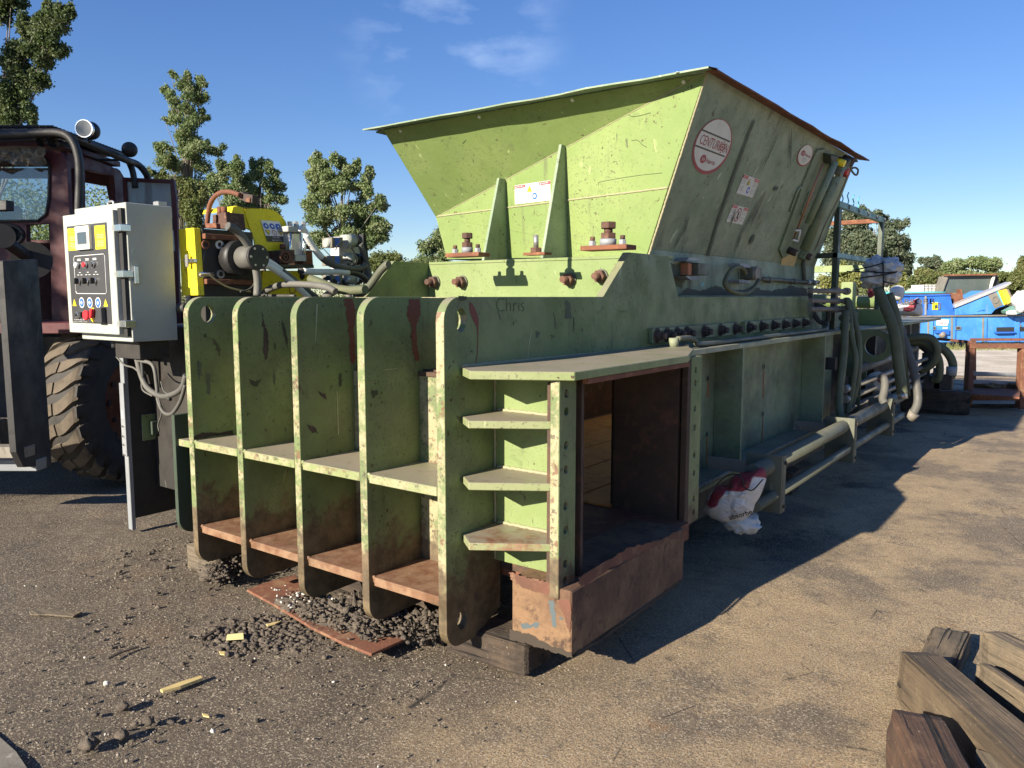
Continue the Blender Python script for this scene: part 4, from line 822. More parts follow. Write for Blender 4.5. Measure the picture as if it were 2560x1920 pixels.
# loose hoses curling out behind the frame
for i, (pts, r, m_) in enumerate(([[(1000, 1100), (1100, 1085), (1190, 1100), (1225, 1180), (1190, 1270), (1110, 1320)], .05, 'hose green'], [[(1010, 1130), (1120, 1120), (1200, 1180), (1240, 1260), (1235, 1370), (1190, 1380)], .05, 'hose green'], [[(1050, 1110), (1180, 1125), (1280, 1180), (1330, 1260), (1325, 1350), (1280, 1385)], .055, 'hose green'], [[(1000, 1150), (1090, 1140), (1160, 1190), (1180, 1240), (1100, 1310)], .04, 'hose black'], [[(990, 1080), (1080, 1100), (1130, 1150), (1200, 1190), (1150, 1280), (1105, 1330)], .04, 'hose black'])):
    hose(zb, pts, (11.6+.15*i, 11.8+.15*i), r, m_)
for a in ((1185, 1390), (1265, 1385)):
    q = aY(*zb(*a), 12.0); M().box(q.x-.1, q.x+.12, q.y-.08, q.y+.08, q.z-.12, q.z+.08).build('hose_flange', 'black machined', B, .01)
for a, b_ in (((1235, 1300), (1230, 1375)), ((1325, 1290), (1322, 1350))): M().cyl(aY(*zb(*a), 11.95), aY(*zb(*b_), 11.95), .065, seg=14).build('hose_sleeve', 'galvanised', B)
M().prism([aY(*zb(*a), 12.1) for a in ((1095, 1370), (1200, 1335), (1195, 1355), (1110, 1400))], (0, .5, 0)).build('support_foot', 'galvanised', B)
M().cyl((-1.9, 8.6, .9), (-1.9, 11.9, .95), .05, seg=12).build('hydraulic_pipe', 'dirty steel', B)

def lumpy(name, c, r, sc, mat, seed, label=None, cat=None, amp=.35, fr_=5, par=None, u=28, v=18, group=None):
    o = M().ball(c, r, u, v, sc, amp, fr_, seed).build(name, mat, par)
    if cat: solo(o, label, cat, group)
    return o
# plastic wrapped hose ends, tied with black straps
for i, (a, r) in enumerate((((800, 600), .10), ((895, 610), .11), ((795, 680), .12), ((890, 665), .10))):
    lumpy('plastic_wrap', aY(*zb(*a), 8.7), r, (1.05, 1, .9), 'clear plastic', 20+i, par=B, amp=.5, fr_=7)
for a, b_ in (((660, 680), (940, 640)), ((600, 632), (800, 632)), ((640, 625), (850, 575)), ((850, 560), (855, 760)), ((790, 640), (950, 635)), ((850, 700), (930, 715))):
    M().tube([aY(*zb(*a), 8.58), aY(*zb((a[0]+b_[0])/2, (a[1]+b_[1])/2+3), 8.56), aY(*zb(*b_), 8.58)], .007, 6).build('strap', 'rubber black', B)

# ------------------------------------------------------------------ bags tied round the pipes
def sack(name, label, reg_, pts, Y, depth, seed, words=(), group=None, mat='bag plastic', words_dy=-.03):
    # a real pillow: outline swollen front and back, wrinkled
    P = [aY(*reg_(*p), Y) for p in pts]; c = sum(P, Vector())/len(P); m = M(); bm = m.bm; n = len(P); rings = []
    # denser outline
    Q = smooth_path(P+[P[0]], 3)[:-1]; n = len(Q); K = 7
    for s_ in (-1, 1):
        rr = []
        for k in range(K+1):
            t = k/K; row = []
            for q in Q:
                p = q.lerp(c, t); d = depth*math.sqrt(max(0, 1-(1-t)**2.4))
                wv = .022*mnoise.noise(Vector((p.x*16+seed, p.z*16, s_)))+.012*mnoise.noise(Vector((p.x*38, p.z*38, seed)))
                row.append(bm.verts.new(Vector((p.x+.4*wv, p.y+s_*d+wv*(1 if t > 0 else 0), p.z+.3*wv))))
            rr.append(row)
        for k in range(K):
            for i in range(n):
                j = (i+1) % n
                f = bm.faces.new((rr[k][i], rr[k][j], rr[k+1][j], rr[k+1][i])); f.smooth = True
    bmesh.ops.remove_doubles(bm, verts=bm.verts, dist=.0008)
    o = m.build(name, mat, None); solo(o, label, 'plastic bag', group)
    for (a, txt_, w_, h_, ang) in words:
        p = aY(*reg_(*a), Y)+Vector((0, -depth*1.0-.012, 0)); ca, sa = math.cos(ang), math.sin(ang)
        text(txt_, 1, p, (ca, 0, sa), (-sa, 0, ca), 'black print', 'lettering', o, 'LEFT', w_, hgt=h_, bold=.02)
    return o
s1 = sack('absorbent_bag', 'torn white and maroon absorbent bag tied over the near end of the big pipe', z5, [(595, 1480), (640, 1360), (700, 1300), (780, 1290), (830, 1215), (960, 1190), (1035, 1157), (1058, 1200), (1050, 1300), (1010, 1390), (980, 1440), (960, 1500), (880, 1560), (760, 1570), (650, 1535)], 4.52, .085, 3,
    [((835, 1528), 'absorbe', .15, .03, .42), ((780, 1285), 'OIL', .07, .03, .1), ((905, 1255), 'orbent', .07, .012, .25), ((890, 1275), 'urpose', .07, .012, .25)])
M().tube([aY(*z5(*a), 4.38) for a in ((690, 1290), (770, 1225), (850, 1215), (890, 1260), (900, 1310), (960, 1330), (1040, 1250))], .004, 6).build('tie_wire', 'rubber black', s1)
lumpy('plastic_bag', aY(*z5(880, 1570), 4.58), .085, (1.25, .9, .8), 'clear plastic', 8, 'crumpled clear plastic bag hanging below the torn absorbent bag', 'plastic bag', .45, 6)
sack('absorbent_bag', 'white and maroon bag hanging from the pipes beside the P-shaped steel plate', zb, [(735, 1370), (760, 1340), (820, 1325), (870, 1350), (870, 1420), (830, 1460), (735, 1450)], 8.9, .05, 5, [((765, 1400), 'OIL-', .13, .05, .25)])
sack('absorbent_bag', 'white and maroon bag lying on the rear platform with its label facing out', zb, [(935, 860), (1000, 850), (1060, 830), (1100, 815), (1122, 870), (1120, 935), (1040, 940), (950, 930)], 11.6, .16, 7, [((965, 860), 'ABSORB', .45, .07, .03)])
sack('absorbent_bag', 'crumpled white and maroon bag standing upright behind the green gooseneck hose', zb, [(900, 750), (940, 728), (985, 735), (1000, 780), (975, 835), (920, 830), (895, 790)], 12.1, .14, 9)
sack('absorbent_bag', 'small white and maroon bag showing left of the green gooseneck hose', zb, [(748, 735), (780, 728), (800, 760), (790, 800), (755, 815), (742, 780)], 10.9, .07, 11)

# ------------------------------------------------------------------ under and in front of the baler
def timber(name, label, mat, x0, x1, y0, y1, z0, z1, rz=0, seed=0, cut=10, amp=.006, group=None, parts=True):
    m = M(); L_, Wd, H_ = x1-x0, y1-y0, z1-z0; n = max(4, int(max(L_, Wd)/.06)); bm = m.bm
    nx_, ny_, nz_ = (max(2, int(L_/.06)), max(2, int(Wd/.06)), max(2, int(H_/.06)))
    res = bmesh.ops.create_cube(bm, size=1)
    bmesh.ops.subdivide_edges(bm, edges=bm.edges[:], cuts=min(14, max(nx_, ny_, nz_)), use_grid_fill=True)
    c = Vector(((x0+x1)/2, (y0+y1)/2, (z0+z1)/2))
    for w in bm.verts:
        p = Vector((w.co.x*L_, w.co.y*Wd, w.co.z*H_))
        # round the arrises and wobble the faces
        e_ = [(abs(w.co[i]) > .49) for i in range(3)]
        if sum(e_) >= 2: p -= Vector([math.copysign(.012 if e_[i] else 0, w.co[i]) for i in range(3)])
        q_ = Vector((p.x*1.2, p.y*5, p.z*5)) if L_ > Wd else Vector((p.x*5, p.y*1.2, p.z*5)); nn = mnoise.noise_vector(q_+Vector((seed*3, 0, 0)))*amp*1.5+mnoise.noise_vector(q_*4+Vector((0, seed, 0)))*amp*.5; p += nn
        w.co = p
    bmesh.ops.rotate(bm, cent=(0, 0, 0), matrix=Matrix.Rotation(rz, 3, 'Z'), verts=bm.verts)
    bmesh.ops.translate(bm, verts=bm.verts, vec=c)
    key = mat+' %.1f' % rz
    if key not in MAT: wood(key, *WD[mat], rz+(0 if L_ > Wd else math.pi/2))
    mat = key
    o = m.build(name, mat, None); solo(o, label, 'timber', group); return o
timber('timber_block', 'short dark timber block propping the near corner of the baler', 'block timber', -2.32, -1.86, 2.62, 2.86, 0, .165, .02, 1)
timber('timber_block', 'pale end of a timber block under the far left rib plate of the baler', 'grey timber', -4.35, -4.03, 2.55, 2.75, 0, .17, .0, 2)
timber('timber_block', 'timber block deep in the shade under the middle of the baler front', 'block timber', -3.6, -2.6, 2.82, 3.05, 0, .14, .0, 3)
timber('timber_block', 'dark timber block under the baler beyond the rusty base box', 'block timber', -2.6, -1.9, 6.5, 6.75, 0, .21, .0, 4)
timber('timber_beam', 'long black timber beam lying on the ground between the baler tail and the rusty stand', 'block timber', -2.15, -1.28, 12.45, 12.75, 0, .33, .12, 5)
# thin rusty plate under the ribs
pts = [aZ(*z2(*a), .055) for a in ((490, 895), (700, 1010), (930, 1150), (1150, 1260), (1350, 1338), (1590, 1232), (1300, 1080), (900, 960), (830, 790), (600, 850))]
o = M().prism(pts, (0, 0, -.014)).build('rusty_plate', 'rust bright', None, .002); solo(o, 'bent rusty sheet of steel on the ground under the front ribs', 'steel plate')
# dirt heap with clods and stones
def mound(name, label, reg_, items, zb_, seed, amp=.35, mat='clod', base=None):
    m = M()
    for i, (a, r, sc) in enumerate(items):
        c = aZ(*reg_(*a), zb_); m.ball(c, r, 34, 22, sc, amp, 8, seed+i)
    o = m.build(name, mat, base, kind='stuff'); 
    if not base: solo(o, None, None)
    return o
mound('dirt_heap', '', z2, [((800, 1010), .07, (1.6, .8, .5)), ((960, 1060), .09, (1.6, .8, .55)), ((1120, 1110), .11, (1.3, .8, .75)), ((1230, 1070), .10, (.8, .7, 1.1)), ((1330, 1170), .10, (1.5, .9, .7)), ((1450, 1130), .10, (1.4, .9, .8)), ((1600, 1150), .10, (1.2, .9, .75)), ((1740, 1160), .09, (1.2, .9, .9)), ((430, 700), .07, (1, .8, 1.)), ((280, 780), .09, (1.4, .9, .45)), ((1500, 1070), .08, (1.6, .9, .9))], .05, 40, .55)

# scattered stones and clods: real little rocks, joined
def rocks(name, mat, centers, sizes, seed=1, flat=.6, kind='stuff'):
    ico = bmesh.new(); bmesh.ops.create_icosphere(ico, subdivisions=1, radius=1); V0 = np.array([v.co[:] for v in ico.verts]); F0 = np.array([[v.index for v in f.verts] for f in ico.faces]); ico.free()
    r = np.random.default_rng(seed); n = len(centers); V = np.repeat(V0[None], n, 0)*(1+.35*r.standard_normal((n, len(V0), 1)).clip(-1.2, 1.2))
    a = r.random(n)*6.28; ca, sa = np.cos(a), np.sin(a); s = np.array(sizes)[:, None]*(.7+.6*r.random((n, 3)))*np.array([1, 1, flat])
    V = V*s[:, None]; X_ = V[..., 0]*ca[:, None]-V[..., 1]*sa[:, None]; Y_ = V[..., 0]*sa[:, None]+V[..., 1]*ca[:, None]
    V = np.stack([X_, Y_, V[..., 2]], -1)+np.array(centers)[:, None]
    F = (F0[None]+(np.arange(n)*len(V0))[:, None, None]).reshape(-1, 3)
    o = npobj(name, V.reshape(-1, 3), F, mat, False, kind); return o
r = np.random.default_rng(5)
def scatter(n, x0, x1, y0, y1, dens, smin, smax, pw=3):
    c = []; s = []
    while len(c) < n:
        x, y = r.uniform(x0, x1), r.uniform(y0, y1)
        if r.random() < dens(x, y): q = smin+(smax-smin)*r.random()**pw; c.append((x, y, -.004+q*.15)); s.append(q)
    return c, s
def dleft(x, y): return max(.03, min(1, (-1.0-x)/1.8))*max(.08, min(1, .5+1.6*pn(x, y, 1.3, 2)))
c_, s_ = scatter(16000, -5.5, 1.0, .9, 4.2, dleft, .0008, .007, 7); rocks('small_stones', 'pebble', c_, s_, 2)
c_, s_ = scatter(1100, -5.5, -.8, .9, 4.0, lambda x, y: dleft(x, y)**2*(1 if pn(x, y, 1.9, 9) > .05 else .12), .002, .016, 6); rocks('soil_clods', 'clod', c_, s_, 3)
cc = [aZ(*z2(r.normal(600, 190), r.normal(1230, 60)), 0) for _ in range(900)]; rocks('soil_clods', 'clod', [(p.x, p.y, .003) for p in cc], [.004+.016*r.random()**2.5 for _ in cc], 4)
cc = [aZ(*z2(900+650*t+r.normal(0, 60), 1010+150*t+r.normal(0, 35)), .07) for t in r.random(900)]; rocks('soil_clods', 'clod', [(p.x, p.y, .06+.07*r.random()) for p in cc], [.004+.013*r.random()**2 for _ in cc], 6)
cc = [(aZ(*z2(a[0]+r.normal(0, 45), a[1]+r.normal(0, 25)-40), .12)) for a in ((960, 1060), (1120, 1110), (1230, 1070), (1330, 1170), (1450, 1130), (1600, 1150), (1740, 1160), (430, 700), (280, 780)) for _ in range(170)]; rocks('soil_clods', 'clod', [(p.x, p.y, .05+.09*r.random()) for p in cc], [.003+.012*r.random()**2 for _ in cc], 16)
cc = [aZ(*z2(720+820*t+r.normal(0, 60), 960+170*t+r.normal(0, 28)), .07) for t in r.random(160)]; rocks('pale_stones', 'pale stone', [(p.x, p.y, .075+.06*r.random()) for p in cc], [.003+.009*r.random()**2 for _ in cc], 7)
c_, s_ = scatter(260, -5.0, .5, .9, 3.4, lambda x, y: .4, .002, .008, 3); rocks('pale_stones', 'pale stone', c_, s_, 8)
c_, s_ = scatter(9000, -1.6, 2.2, 1.0, 5.5, lambda x, y: .5, .0008, .004, 4); rocks('small_stones', 'pebble', c_, s_, 12)
# single bits of litter
zg = reg(0, 1300, .4069)
def flatbit(name, label, pts, mat, cat, th=.004, z=.006, reg_=zg, tilt=0):
    P = [aZ(*reg_(*a), z) for a in pts]; P = [p+Up*(tilt*i % .02) for i, p in enumerate(P)] if tilt else P
    o = M().prism(P, (0, 0, th)).build(name, mat, None, .0006); return solo(o, label, cat)
flatbit('paper_scrap', 'pale yellow torn scrap of paper on the dirt in front of the ribs', [(1395, 705), (1495, 695), (1498, 733), (1390, 740)], 'yellow paper', 'paper scrap', .002, .02)
flatbit('wood_splinter', 'long brown wood splinter with a broken end in the foreground', [(985, 1055), (1100, 1012), (1235, 970), (1245, 985), (1110, 1035), (1000, 1066)], 'straw', 'wood splinter', .012)
flatbit('wood_chip', 'pale wood chip beside the edge of the rusty sheet', [(1635, 645), (1730, 625), (1690, 645), (1645, 655)], 'straw', 'wood chip', .006, .012)
flatbit('wood_chip', 'tiny yellow wood chip alone on the dark dirt in the foreground', [(1242, 1195), (1280, 1203), (1285, 1217), (1248, 1210)], 'straw', 'wood chip', .006)
flatbit('wood_chip', 'small yellow chip just below the yellow paper scrap', [(1345, 812), (1385, 812), (1380, 832), (1355, 830)], 'straw', 'wood chip', .005)
flatbit('board_scrap', 'flat grey strip of board half sunk in the dirt at left', [(180, 570), (230, 552), (330, 562), (440, 572), (505, 570), (450, 600), (300, 588), (190, 586)], 'grey timber', 'board', .008)
flatbit('twig', 'thin dark twig with a bent end in the dirt below the grey board strip', [(665, 850), (740, 812), (850, 778), (855, 784), (745, 820), (670, 858)], 'block timber', 'twig', .006)
flatbit('twig', 'dark broken stick next to the yellow paper scrap', [(1235, 735), (1290, 695), (1350, 660), (1352, 668), (1300, 705), (1242, 742)], 'block timber', 'twig', .008)
flatbit('concrete_edge', 'grey slab corner at the lower left edge of the picture', [(-60, 1310), (0, 1350), (100, 1440), (180, 1560), (-60, 1600)], 'dirty steel', 'slab', .012, -.014)
for i, (a, rr, m_, lb) in enumerate((((755, 1160), .022, 'clod', 'black clod of soil left of the small footprint hollow'), ((655, 1012), .012, 'pale stone', 'white pebble alone left of the long splinter'), ((1308, 1303), .009, 'pale stone', 'white oval pebble in the foreground dirt'), ((748, 1335), .022, 'clod', 'black clod nearest the camera at lower left'), ((545, 1400), .03, 'clod', 'crumbled black lump near the lower left corner'), ((915, 1250), .02, 'clod', 'narrow dark clod right of the two black clods'))):
    p = aZ(*zg(*a), 0); o = M().ball((p.x, p.y, rr*.5), rr, 16, 10, (1.2, 1, .8), .5, 6, 50+i).build('stone' if 'pebble' in lb else 'soil_clod', m_, None); solo(o, lb, 'pebble' if 'pebble' in lb else 'clod')

# ------------------------------------------------------------------ foreground timbers at right
def tie(label, mat, A, Bc, E_, h, seed, z0=0, amp=.008):
    # A, Bc: end corners of the top face; E_: a point along the edge that starts in A
    a, b_, e_ = [aZ(*z7(*q), h) for q in (A, Bc, E_)]; d = (e_-a); L_ = d.length; d.normalize(); w_ = (b_-a).dot(Vector((-d.y, d.x, 0))); side = Vector((-d.y, d.x, 0))*(1 if w_ > 0 else -1); Wd = abs(w_)
    c = a+d*L_/2+side*Wd/2; ang = math.atan2(d.y, d.x)
    return timber('timber_beam', label, mat, c.x-L_/2, c.x+L_/2, c.y-Wd/2, c.y+Wd/2, z0, h, ang, seed, amp=amp)
tie('weathered railway sleeper in the middle of the timber pile, cracked along its top', 'old timber', (1085, 710), (1420, 715), (2300, 1830), .215, 11)
tie('reddish brown sleeper with a rounded end, nearest the camera', 'dark timber', (1020, 1150), (1440, 1165), (1420, 2100), .225, 12, amp=.012)
tie('short grey block with a red stain poking out behind the cracked sleeper', 'grey timber', (1400, 500), (1695, 548), (1180, 900), .09, 13)
tie('bleached sleeper at the right edge, upper of the two lying side by side', 'grey timber', (1745, 550), (1975, 562), (2700, 1010), .235, 14)
tie('low grey sleeper just left of the bleached one at the right edge', 'grey timber', (1720, 790), (1760, 770), (2500, 1330), .20, 15)
tie('pale grey timber offcut in the bottom right corner', 'grey timber', (1690, 1455), (2300, 1500), (2000, 1900), .16, 16)

# ------------------------------------------------------------------ control cabinet on its column
YD_ = 2.47
dTL, dTR, dBL, dBR = [aY(*zp(*a), YD_) for a in ((35, 92), (638, 20), (113, 1510), (718, 1552))]
x0 = (dTL.x+dBL.x)/2; x1 = (dTR.x+dBR.x)/2; z0 = (dBL.z+dBR.z)/2; z1_ = (dTL.z+dTR.z)/2; Wc, Hc = x1-x0, z1_-z0

K = thing('control_cabinet', 'tall light grey electrical cabinet with black button panel and yellow instruction labels', 'control cabinet', (x1, YD_, z0))
M().box(x0, x1, YD_, YD_+.045, z0, z1_).build('door', 'cabinet grey', K, .004)
bx1 = x1+.035; byd = YD_+.055
M().box(x0+.05, bx1+.02, byd, byd+.30, z0-.045, z1_+.045).build('enclosure', 'cabinet side grey', K, .004)
M().box(x1+.002, bx1+.010, YD_+.030, byd-.0005, z0-.01, z1_+.01).build('door_seal', 'rubber black', K)
M().box(x0+.02, x1-.01, YD_+.0455, byd-.001, z0+.01, z1_-.01).build('door_seal', 'rubber black', K)
def cx_(px, py): return aY(*zp(px, py), YD_-.001)
def onD(u, v, k=0): return Vector((x0+u*Wc, YD_-.0015-k, z0+v*Hc))
XA, ZA = Vector((1, 0, 0)), Vector((0, 0, 1))
def prc(u0, u1, v0, v1, name, mat, par=K, k=0, th=.001): return M().box(x0+u0*Wc, x0+u1*Wc, YD_-.0005-k-th, YD_-.0005-k, z0+v0*Hc, z0+v1*Hc).build(name, mat, par)
PN = prc(.085, .885, .085, .905, 'button_panel', 'panel dark', K, 0, .002)
for u0, u1, t1, t2 in ((.105, .30, 'WARNING', 'INDICATOR'), (.655, .855, 'CAUTION', 'INDICATOR')):
    q = prc(u0, u1, .70 if u0 < .3 else .695, .885, 'instruction_label', 'yellow print', K, .0025)
    for j, t in enumerate((t1, t2)): text(t, 1, onD((u0+u1)/2, .855-.018*j, .005), XA, ZA, 'black print', 'lettering', q, 'CENTER', Wc*.11, hgt=Hc*.009)
    for j in range(8):
        if j != 3: M().box(x0+(u0+.03+.005*(j % 3))*Wc, x0+(u1-.03-.004*(j % 2))*Wc, YD_-.0045, YD_-.0040, z0+(.81-.013*j)*Hc, z0+(.8135-.013*j)*Hc).build('print_line', 'grey print', q)
sc_ = prc(.325, .60, .70, .89, 'display', 'button white', K, .002, .022); prc(.36, .565, .735, .845, 'display_bezel', 'grey print', sc_, .0245, .001); prc(.375, .55, .745, .84, 'display_screen', 'screen', sc_, .026, .001)
# white rounded outline
zz = [(.20, .355), (.20, .635), (.22, .65), (.80, .655), (.82, .64), (.82, .345), (.80, .332), (.22, .335)]
M().tube([onD(a, b_, .002) for a, b_ in zz+[zz[0]]], .0022, 5, 1).build('panel_outline', 'white print', K)
def button(u, v, col, r=.018, dep=.022):
    p = onD(u, v, .002); o = M().cyl(p, p+Vector((0, -dep*.6, 0)), r*1.12, seg=18).build('push_button', 'chrome', K)
    M().cyl(p+Vector((0, -dep*.6, 0)), p+Vector((0, -dep, 0)), r*.92, seg=18).build('button_cap', col, o)
for u, col in ((.285, 'button white'), (.45, 'button red'), (.60, 'panel dark')):
    button(u, .575, col)
    for j in range(2): M().box(x0+(u-.02)*Wc, x0+(u+.055)*Wc, YD_-.0034, YD_-.0026, z0+(.622-.011*j)*Hc, z0+(.626-.011*j)*Hc).build('print_line', 'white print', K)
for u in (.29, .455, .615):
    p = onD(u, .44, .002); o = M().cyl(p, p+Vector((0, -.012, 0)), .019, seg=18).build('selector_switch', 'chrome', K)
    M().box(p.x-.006, p.x+.006, p.y-.036, p.y-.0125, p.z-.019, p.z+.019).rot(p, 'Y', .15).build('switch_lever', 'rubber black', o, .002)
    for du, dv in ((-.02, .05), (.045, .05), (.015, .07)): M().box(x0+(u+du-.018)*Wc, x0+(u+du+.018)*Wc, YD_-.0034, YD_-.0026, z0+(.44+dv)*Hc, z0+(.444+dv)*Hc).build('print_line', 'white print', K)
for u in (.155, .79):
    p = onD(u, .255, .0025); s_ = .026; q = M().poly([p+ZA*s_, p-XA*s_-ZA*s_*.75, p+XA*s_-ZA*s_*.75]).build('warning_triangle', 'yellow print', K); M().box(p.x-.002, p.x+.002, p.y-.001, p.y-.0005, p.z-.006, p.z+.012).build('triangle_mark', 'black print', q)
for u in (.31, .475, .64):
    p = onD(u, .258, .0025); q = disc(p, XA, ZA, .034, 'safety_symbol', 'white print', K, 24); disc(p-Vector((0, .001, 0)), XA, ZA, .028, 'symbol_disc', 'blue print', q, 24); disc(p-Vector((0, .002, 0)), XA, ZA, .012, 'symbol_mark', 'white print', q, 5)
p = onD(.23, .155, .002); o = M().cyl(p, p+Vector((0, -.018, 0)), .021, seg=18).build('key_switch', 'chrome', K); M().cyl(p+Vector((0, -.018, 0)), p+Vector((0, -.026, 0)), .008, seg=8).build('key_slot', 'rubber black', o)
p = onD(.37, .155, .002); o = M().cyl(p, p+Vector((0, -.012, 0)), .019, seg=18).build('selector_switch', 'chrome', K); M().box(p.x-.014, p.x+.014, p.y-.04, p.y-.0125, p.z-.018, p.z+.018).build('switch_lever', 'rubber black', o, .002)
p = onD(.535, .155, .002); o = disc(p, XA, ZA, .047, 'stop_plate', 'yellow print', K, 28); M().cyl(p, p+Vector((0, -.035, 0)), .016, seg=14).build('stop_stem', 'grey print', o); M().cyl(p+Vector((0, -.035, 0)), p+Vector((0, -.055, 0)), .032, .030, seg=24).build('stop_button', 'button red', o)
p = onD(.72, .155, .002); o = M().box(p.x-.042, p.x+.045, p.y-.035, p.y, p.z-.048, p.z+.05).build('main_switch', 'panel dark', K, .004); M().box(p.x-.05, p.x-.028, p.y-.062, p.y-.0355, p.z-.03, p.z+.03).rot(p, 'Y', .3).build('switch_handle', 'button red', o, .005)
text('Accent 470 Wire Tier', 1, onD(.13, .108, .003), XA, ZA, 'white print', 'lettering', K, 'LEFT', Wc*.22, hgt=Hc*.009)
text('Strong People, Strong Products, Strong Era', 1, onD(.10, .094, .003), XA, ZA, 'white print', 'lettering', K, 'LEFT', Wc*.30, hgt=Hc*.007)
for v in (.855, .49, .09):
    z = z0+v*Hc; o = M().box(x1-.004, bx1+.036, YD_+.005, byd+.02, z-.022, z+.022).build('latch', 'chrome', K, .004); M().box(x1-.014, x1-.0045, YD_-.002, YD_+.03, z-.015, z+.015).build('latch_tongue', 'steel', o, .002)
    if v == .49: M().box(bx1+.0205, bx1+.045, byd+.0205, byd+.05, z-.06, z+.05).build('latch_hasp', 'chrome', o, .004)
q = aX(*zv(1360, 900), bx1); M().box(bx1-.06, bx1+.0, byd+.22, byd+.28, z1_+.0455, z1_+.075).build('lifting_lug', 'steel', K, .004)
M().tube([(x0+.3, byd+.1, z1_+.045), (x0+.3, byd+.1, z1_+.08), (x0+.36, byd+.1, z1_+.08), (x0+.36, byd+.1, z1_+.045)], .008, 8).build('lifting_lug', 'steel', K)
for dx in (.08, .2, .42):
    M().cyl((x0+dx+.2, byd+.1, z0-.10), (x0+dx+.2, byd+.1, z0-.046), .022, seg=12).build('cable_gland', 'panel dark', K)
M().box(x0+.36, bx1-.02, byd+.06, byd+.26, z0-.16, z0-.046).build('mounting_bracket', 'black machined', K, .004)
for v in (.22, .83): M().cyl((x0-.008, YD_+.03, z0+v*Hc-.03), (x0-.008, YD_+.03, z0+v*Hc+.03), .008, seg=10).build('hinge', 'cabinet grey', K)
# column
yc = 2.74; q0 = aY(*zc(703, 600), yc); q1 = aY(*zc(805, 1622), yc)
KC = thing('support_column', 'black steel column with a bright worn front edge carrying the grey cabinet', 'steel column', (q1.x, yc, 0))
xr = q1.x; M().box(xr-.05, xr, yc, yc+.03, .02, 1.24).build('edge_plate', 'galvanised', KC, .003); M().box(xr-.049, xr-.001, yc+.0301, yc+.54, .10, 1.24).build('column_plate', 'black paint', KC, .003)
M().box(xr-.05, xr+.006, yc-.012, yc-.0005, .55, 1.06).build('cover_strip', 'galvanised', KC, .002)
for z in (.66, .60, .53, .73): hexhead(M(), (xr-.02, yc-.0125, z+.03), (0, -1, 0), .008, .008).build('bolt', 'chrome', KC)
p, q = aX(*zc(872, 938), xr+.03), aX(*zc(1045, 1080), xr+.03)
o = M().box(xr, xr+.012, p.y, p.y+.30, q.z, p.z-.01).build('green_bracket', 'green paint ribs', KC, .002); M().box(xr+.0121, xr+.05, p.y+.05, p.y+.30, q.z+.04, p.z-.06).build('bracket_box', 'dark green paint', o, .003)
M().cyl((xr+.05, p.y+.24, p.z-.1), (xr+.09, p.y+.24, p.z-.1), .02, seg=12).build('bolt', 'steel', o)
for pts, r_, m_ in (([(835, 600), (860, 700), (900, 780), (980, 830), (1050, 820), (1110, 780), (1135, 700)], .018, 'hose grey'), ([(840, 610), (930, 640), (955, 760), (965, 860), (1000, 930), (1050, 935), (1100, 860), (1130, 760)], .012, 'hose grey'),
                    ([(860, 560), (870, 680), (880, 760), (950, 820), (1040, 850)], .011, 'hose black'), ([(710, 590), (760, 640), (820, 660), (860, 710), (870, 790), (930, 830)], .006, 'hose grey'), ([(965, 830), (985, 930), (965, 1000), (970, 1045)], .005, 'hose grey'), ([(980, 740), (1000, 800), (1040, 820)], .004, 'hose grey')):
    M().tube([aY(*zc(*a), 2.62) for a in pts], r_, 8).build('cable', m_, KC)
q = aX(*zc(915, 640), xr+.1); M().prism([aX(*zc(*a), xr+.1) for a in ((870, 520), (925, 500), (930, 755), (915, 758), (900, 700), (885, 690), (870, 650))], (-.02, 0, 0)).build('hook_plate', 'black machined', KC, .002)
M().cyl(aY(*zc(1038, 300), 2.85), aY(*zc(1140, 290), 2.85), .03, seg=12).build('hose_stub', 'hose black', KC)
M().box(-5.0, -4.25, 3.35, 3.40, .1, 1.45).build('rear_plate', 'black paint', KC)

# ------------------------------------------------------------------ wire tier standing beside the baler
XT = -4.62
T_ = thing('wire_tying_unit', 'yellow and black wire tying unit with curved yellow guard above the left rib plates', 'wire tier', (-4.8, 3.4, 0))
def tX(pts, x, ext, name, mat, par=None, bev=.003, reg_=zd, **k): return M().prism([aX(*reg_(*a), x) for a in pts], (ext, 0, 0)).build(name, mat, par or T_, bev, **k)
def tY(pts, y, ext, name, mat, par=None, bev=.003, reg_=zd, **k): return M().prism([aY(*reg_(*a), y) for a in pts], (0, ext, 0)).build(name, mat, par or T_, bev, **k)
yc0 = aX(*zd(262, 800), XT).y
A_, B_, C_, D_ = [aY(*zd(*a), yc0) for a in ((98, 500), (240, 487), (280, 1125), (130, 1130))]
M().prism([A_, B_, C_, D_], (0, .05, 0)).build('side_door', 'yellow paint', T_, .004)
y9 = aX(*zd(800, 520), XT).y
M().box(A_.x+.02, XT, yc0+.051, y9, 1.45, aX(*zd(262, 490), XT).z).build('gear_housing', 'black machined', T_, .004)
M().box(XT-.9, XT-.001, yc0+.06, y9+1.4, .3, 1.449).build('tier_frame', 'black machined', T_, .004)
p = aY(*zd(200, 800), yc0-.012); o = M().box(p.x-.06, p.x+.075, yc0-.02, yc0-.001, p.z-.012, p.z+.012).build('toggle_latch', 'chrome', T_, .003); M().box(p.x-.012, p.x+.012, yc0-.035, yc0-.0205, p.z-.04, p.z+.04).build('latch_loop', 'steel', o, .003)
for a, b_ in (((320, 552), (690, 595)), ((335, 980), (800, 1003))):
    p, q = aX(*zd(*a), XT), aX(*zd(*b_), XT); M().box(XT+.0005, XT+.035, p.y, q.y, (p.z+q.z)/2-.022, (p.z+q.z)/2+.012).build('rusty_rail', 'rust', T_, .003)
tX([(540, 640), (560, 622), (660, 625), (690, 660), (690, 890), (660, 915), (560, 910), (540, 880)], XT+.001, .02, 'bearing_plate', 'black paint')
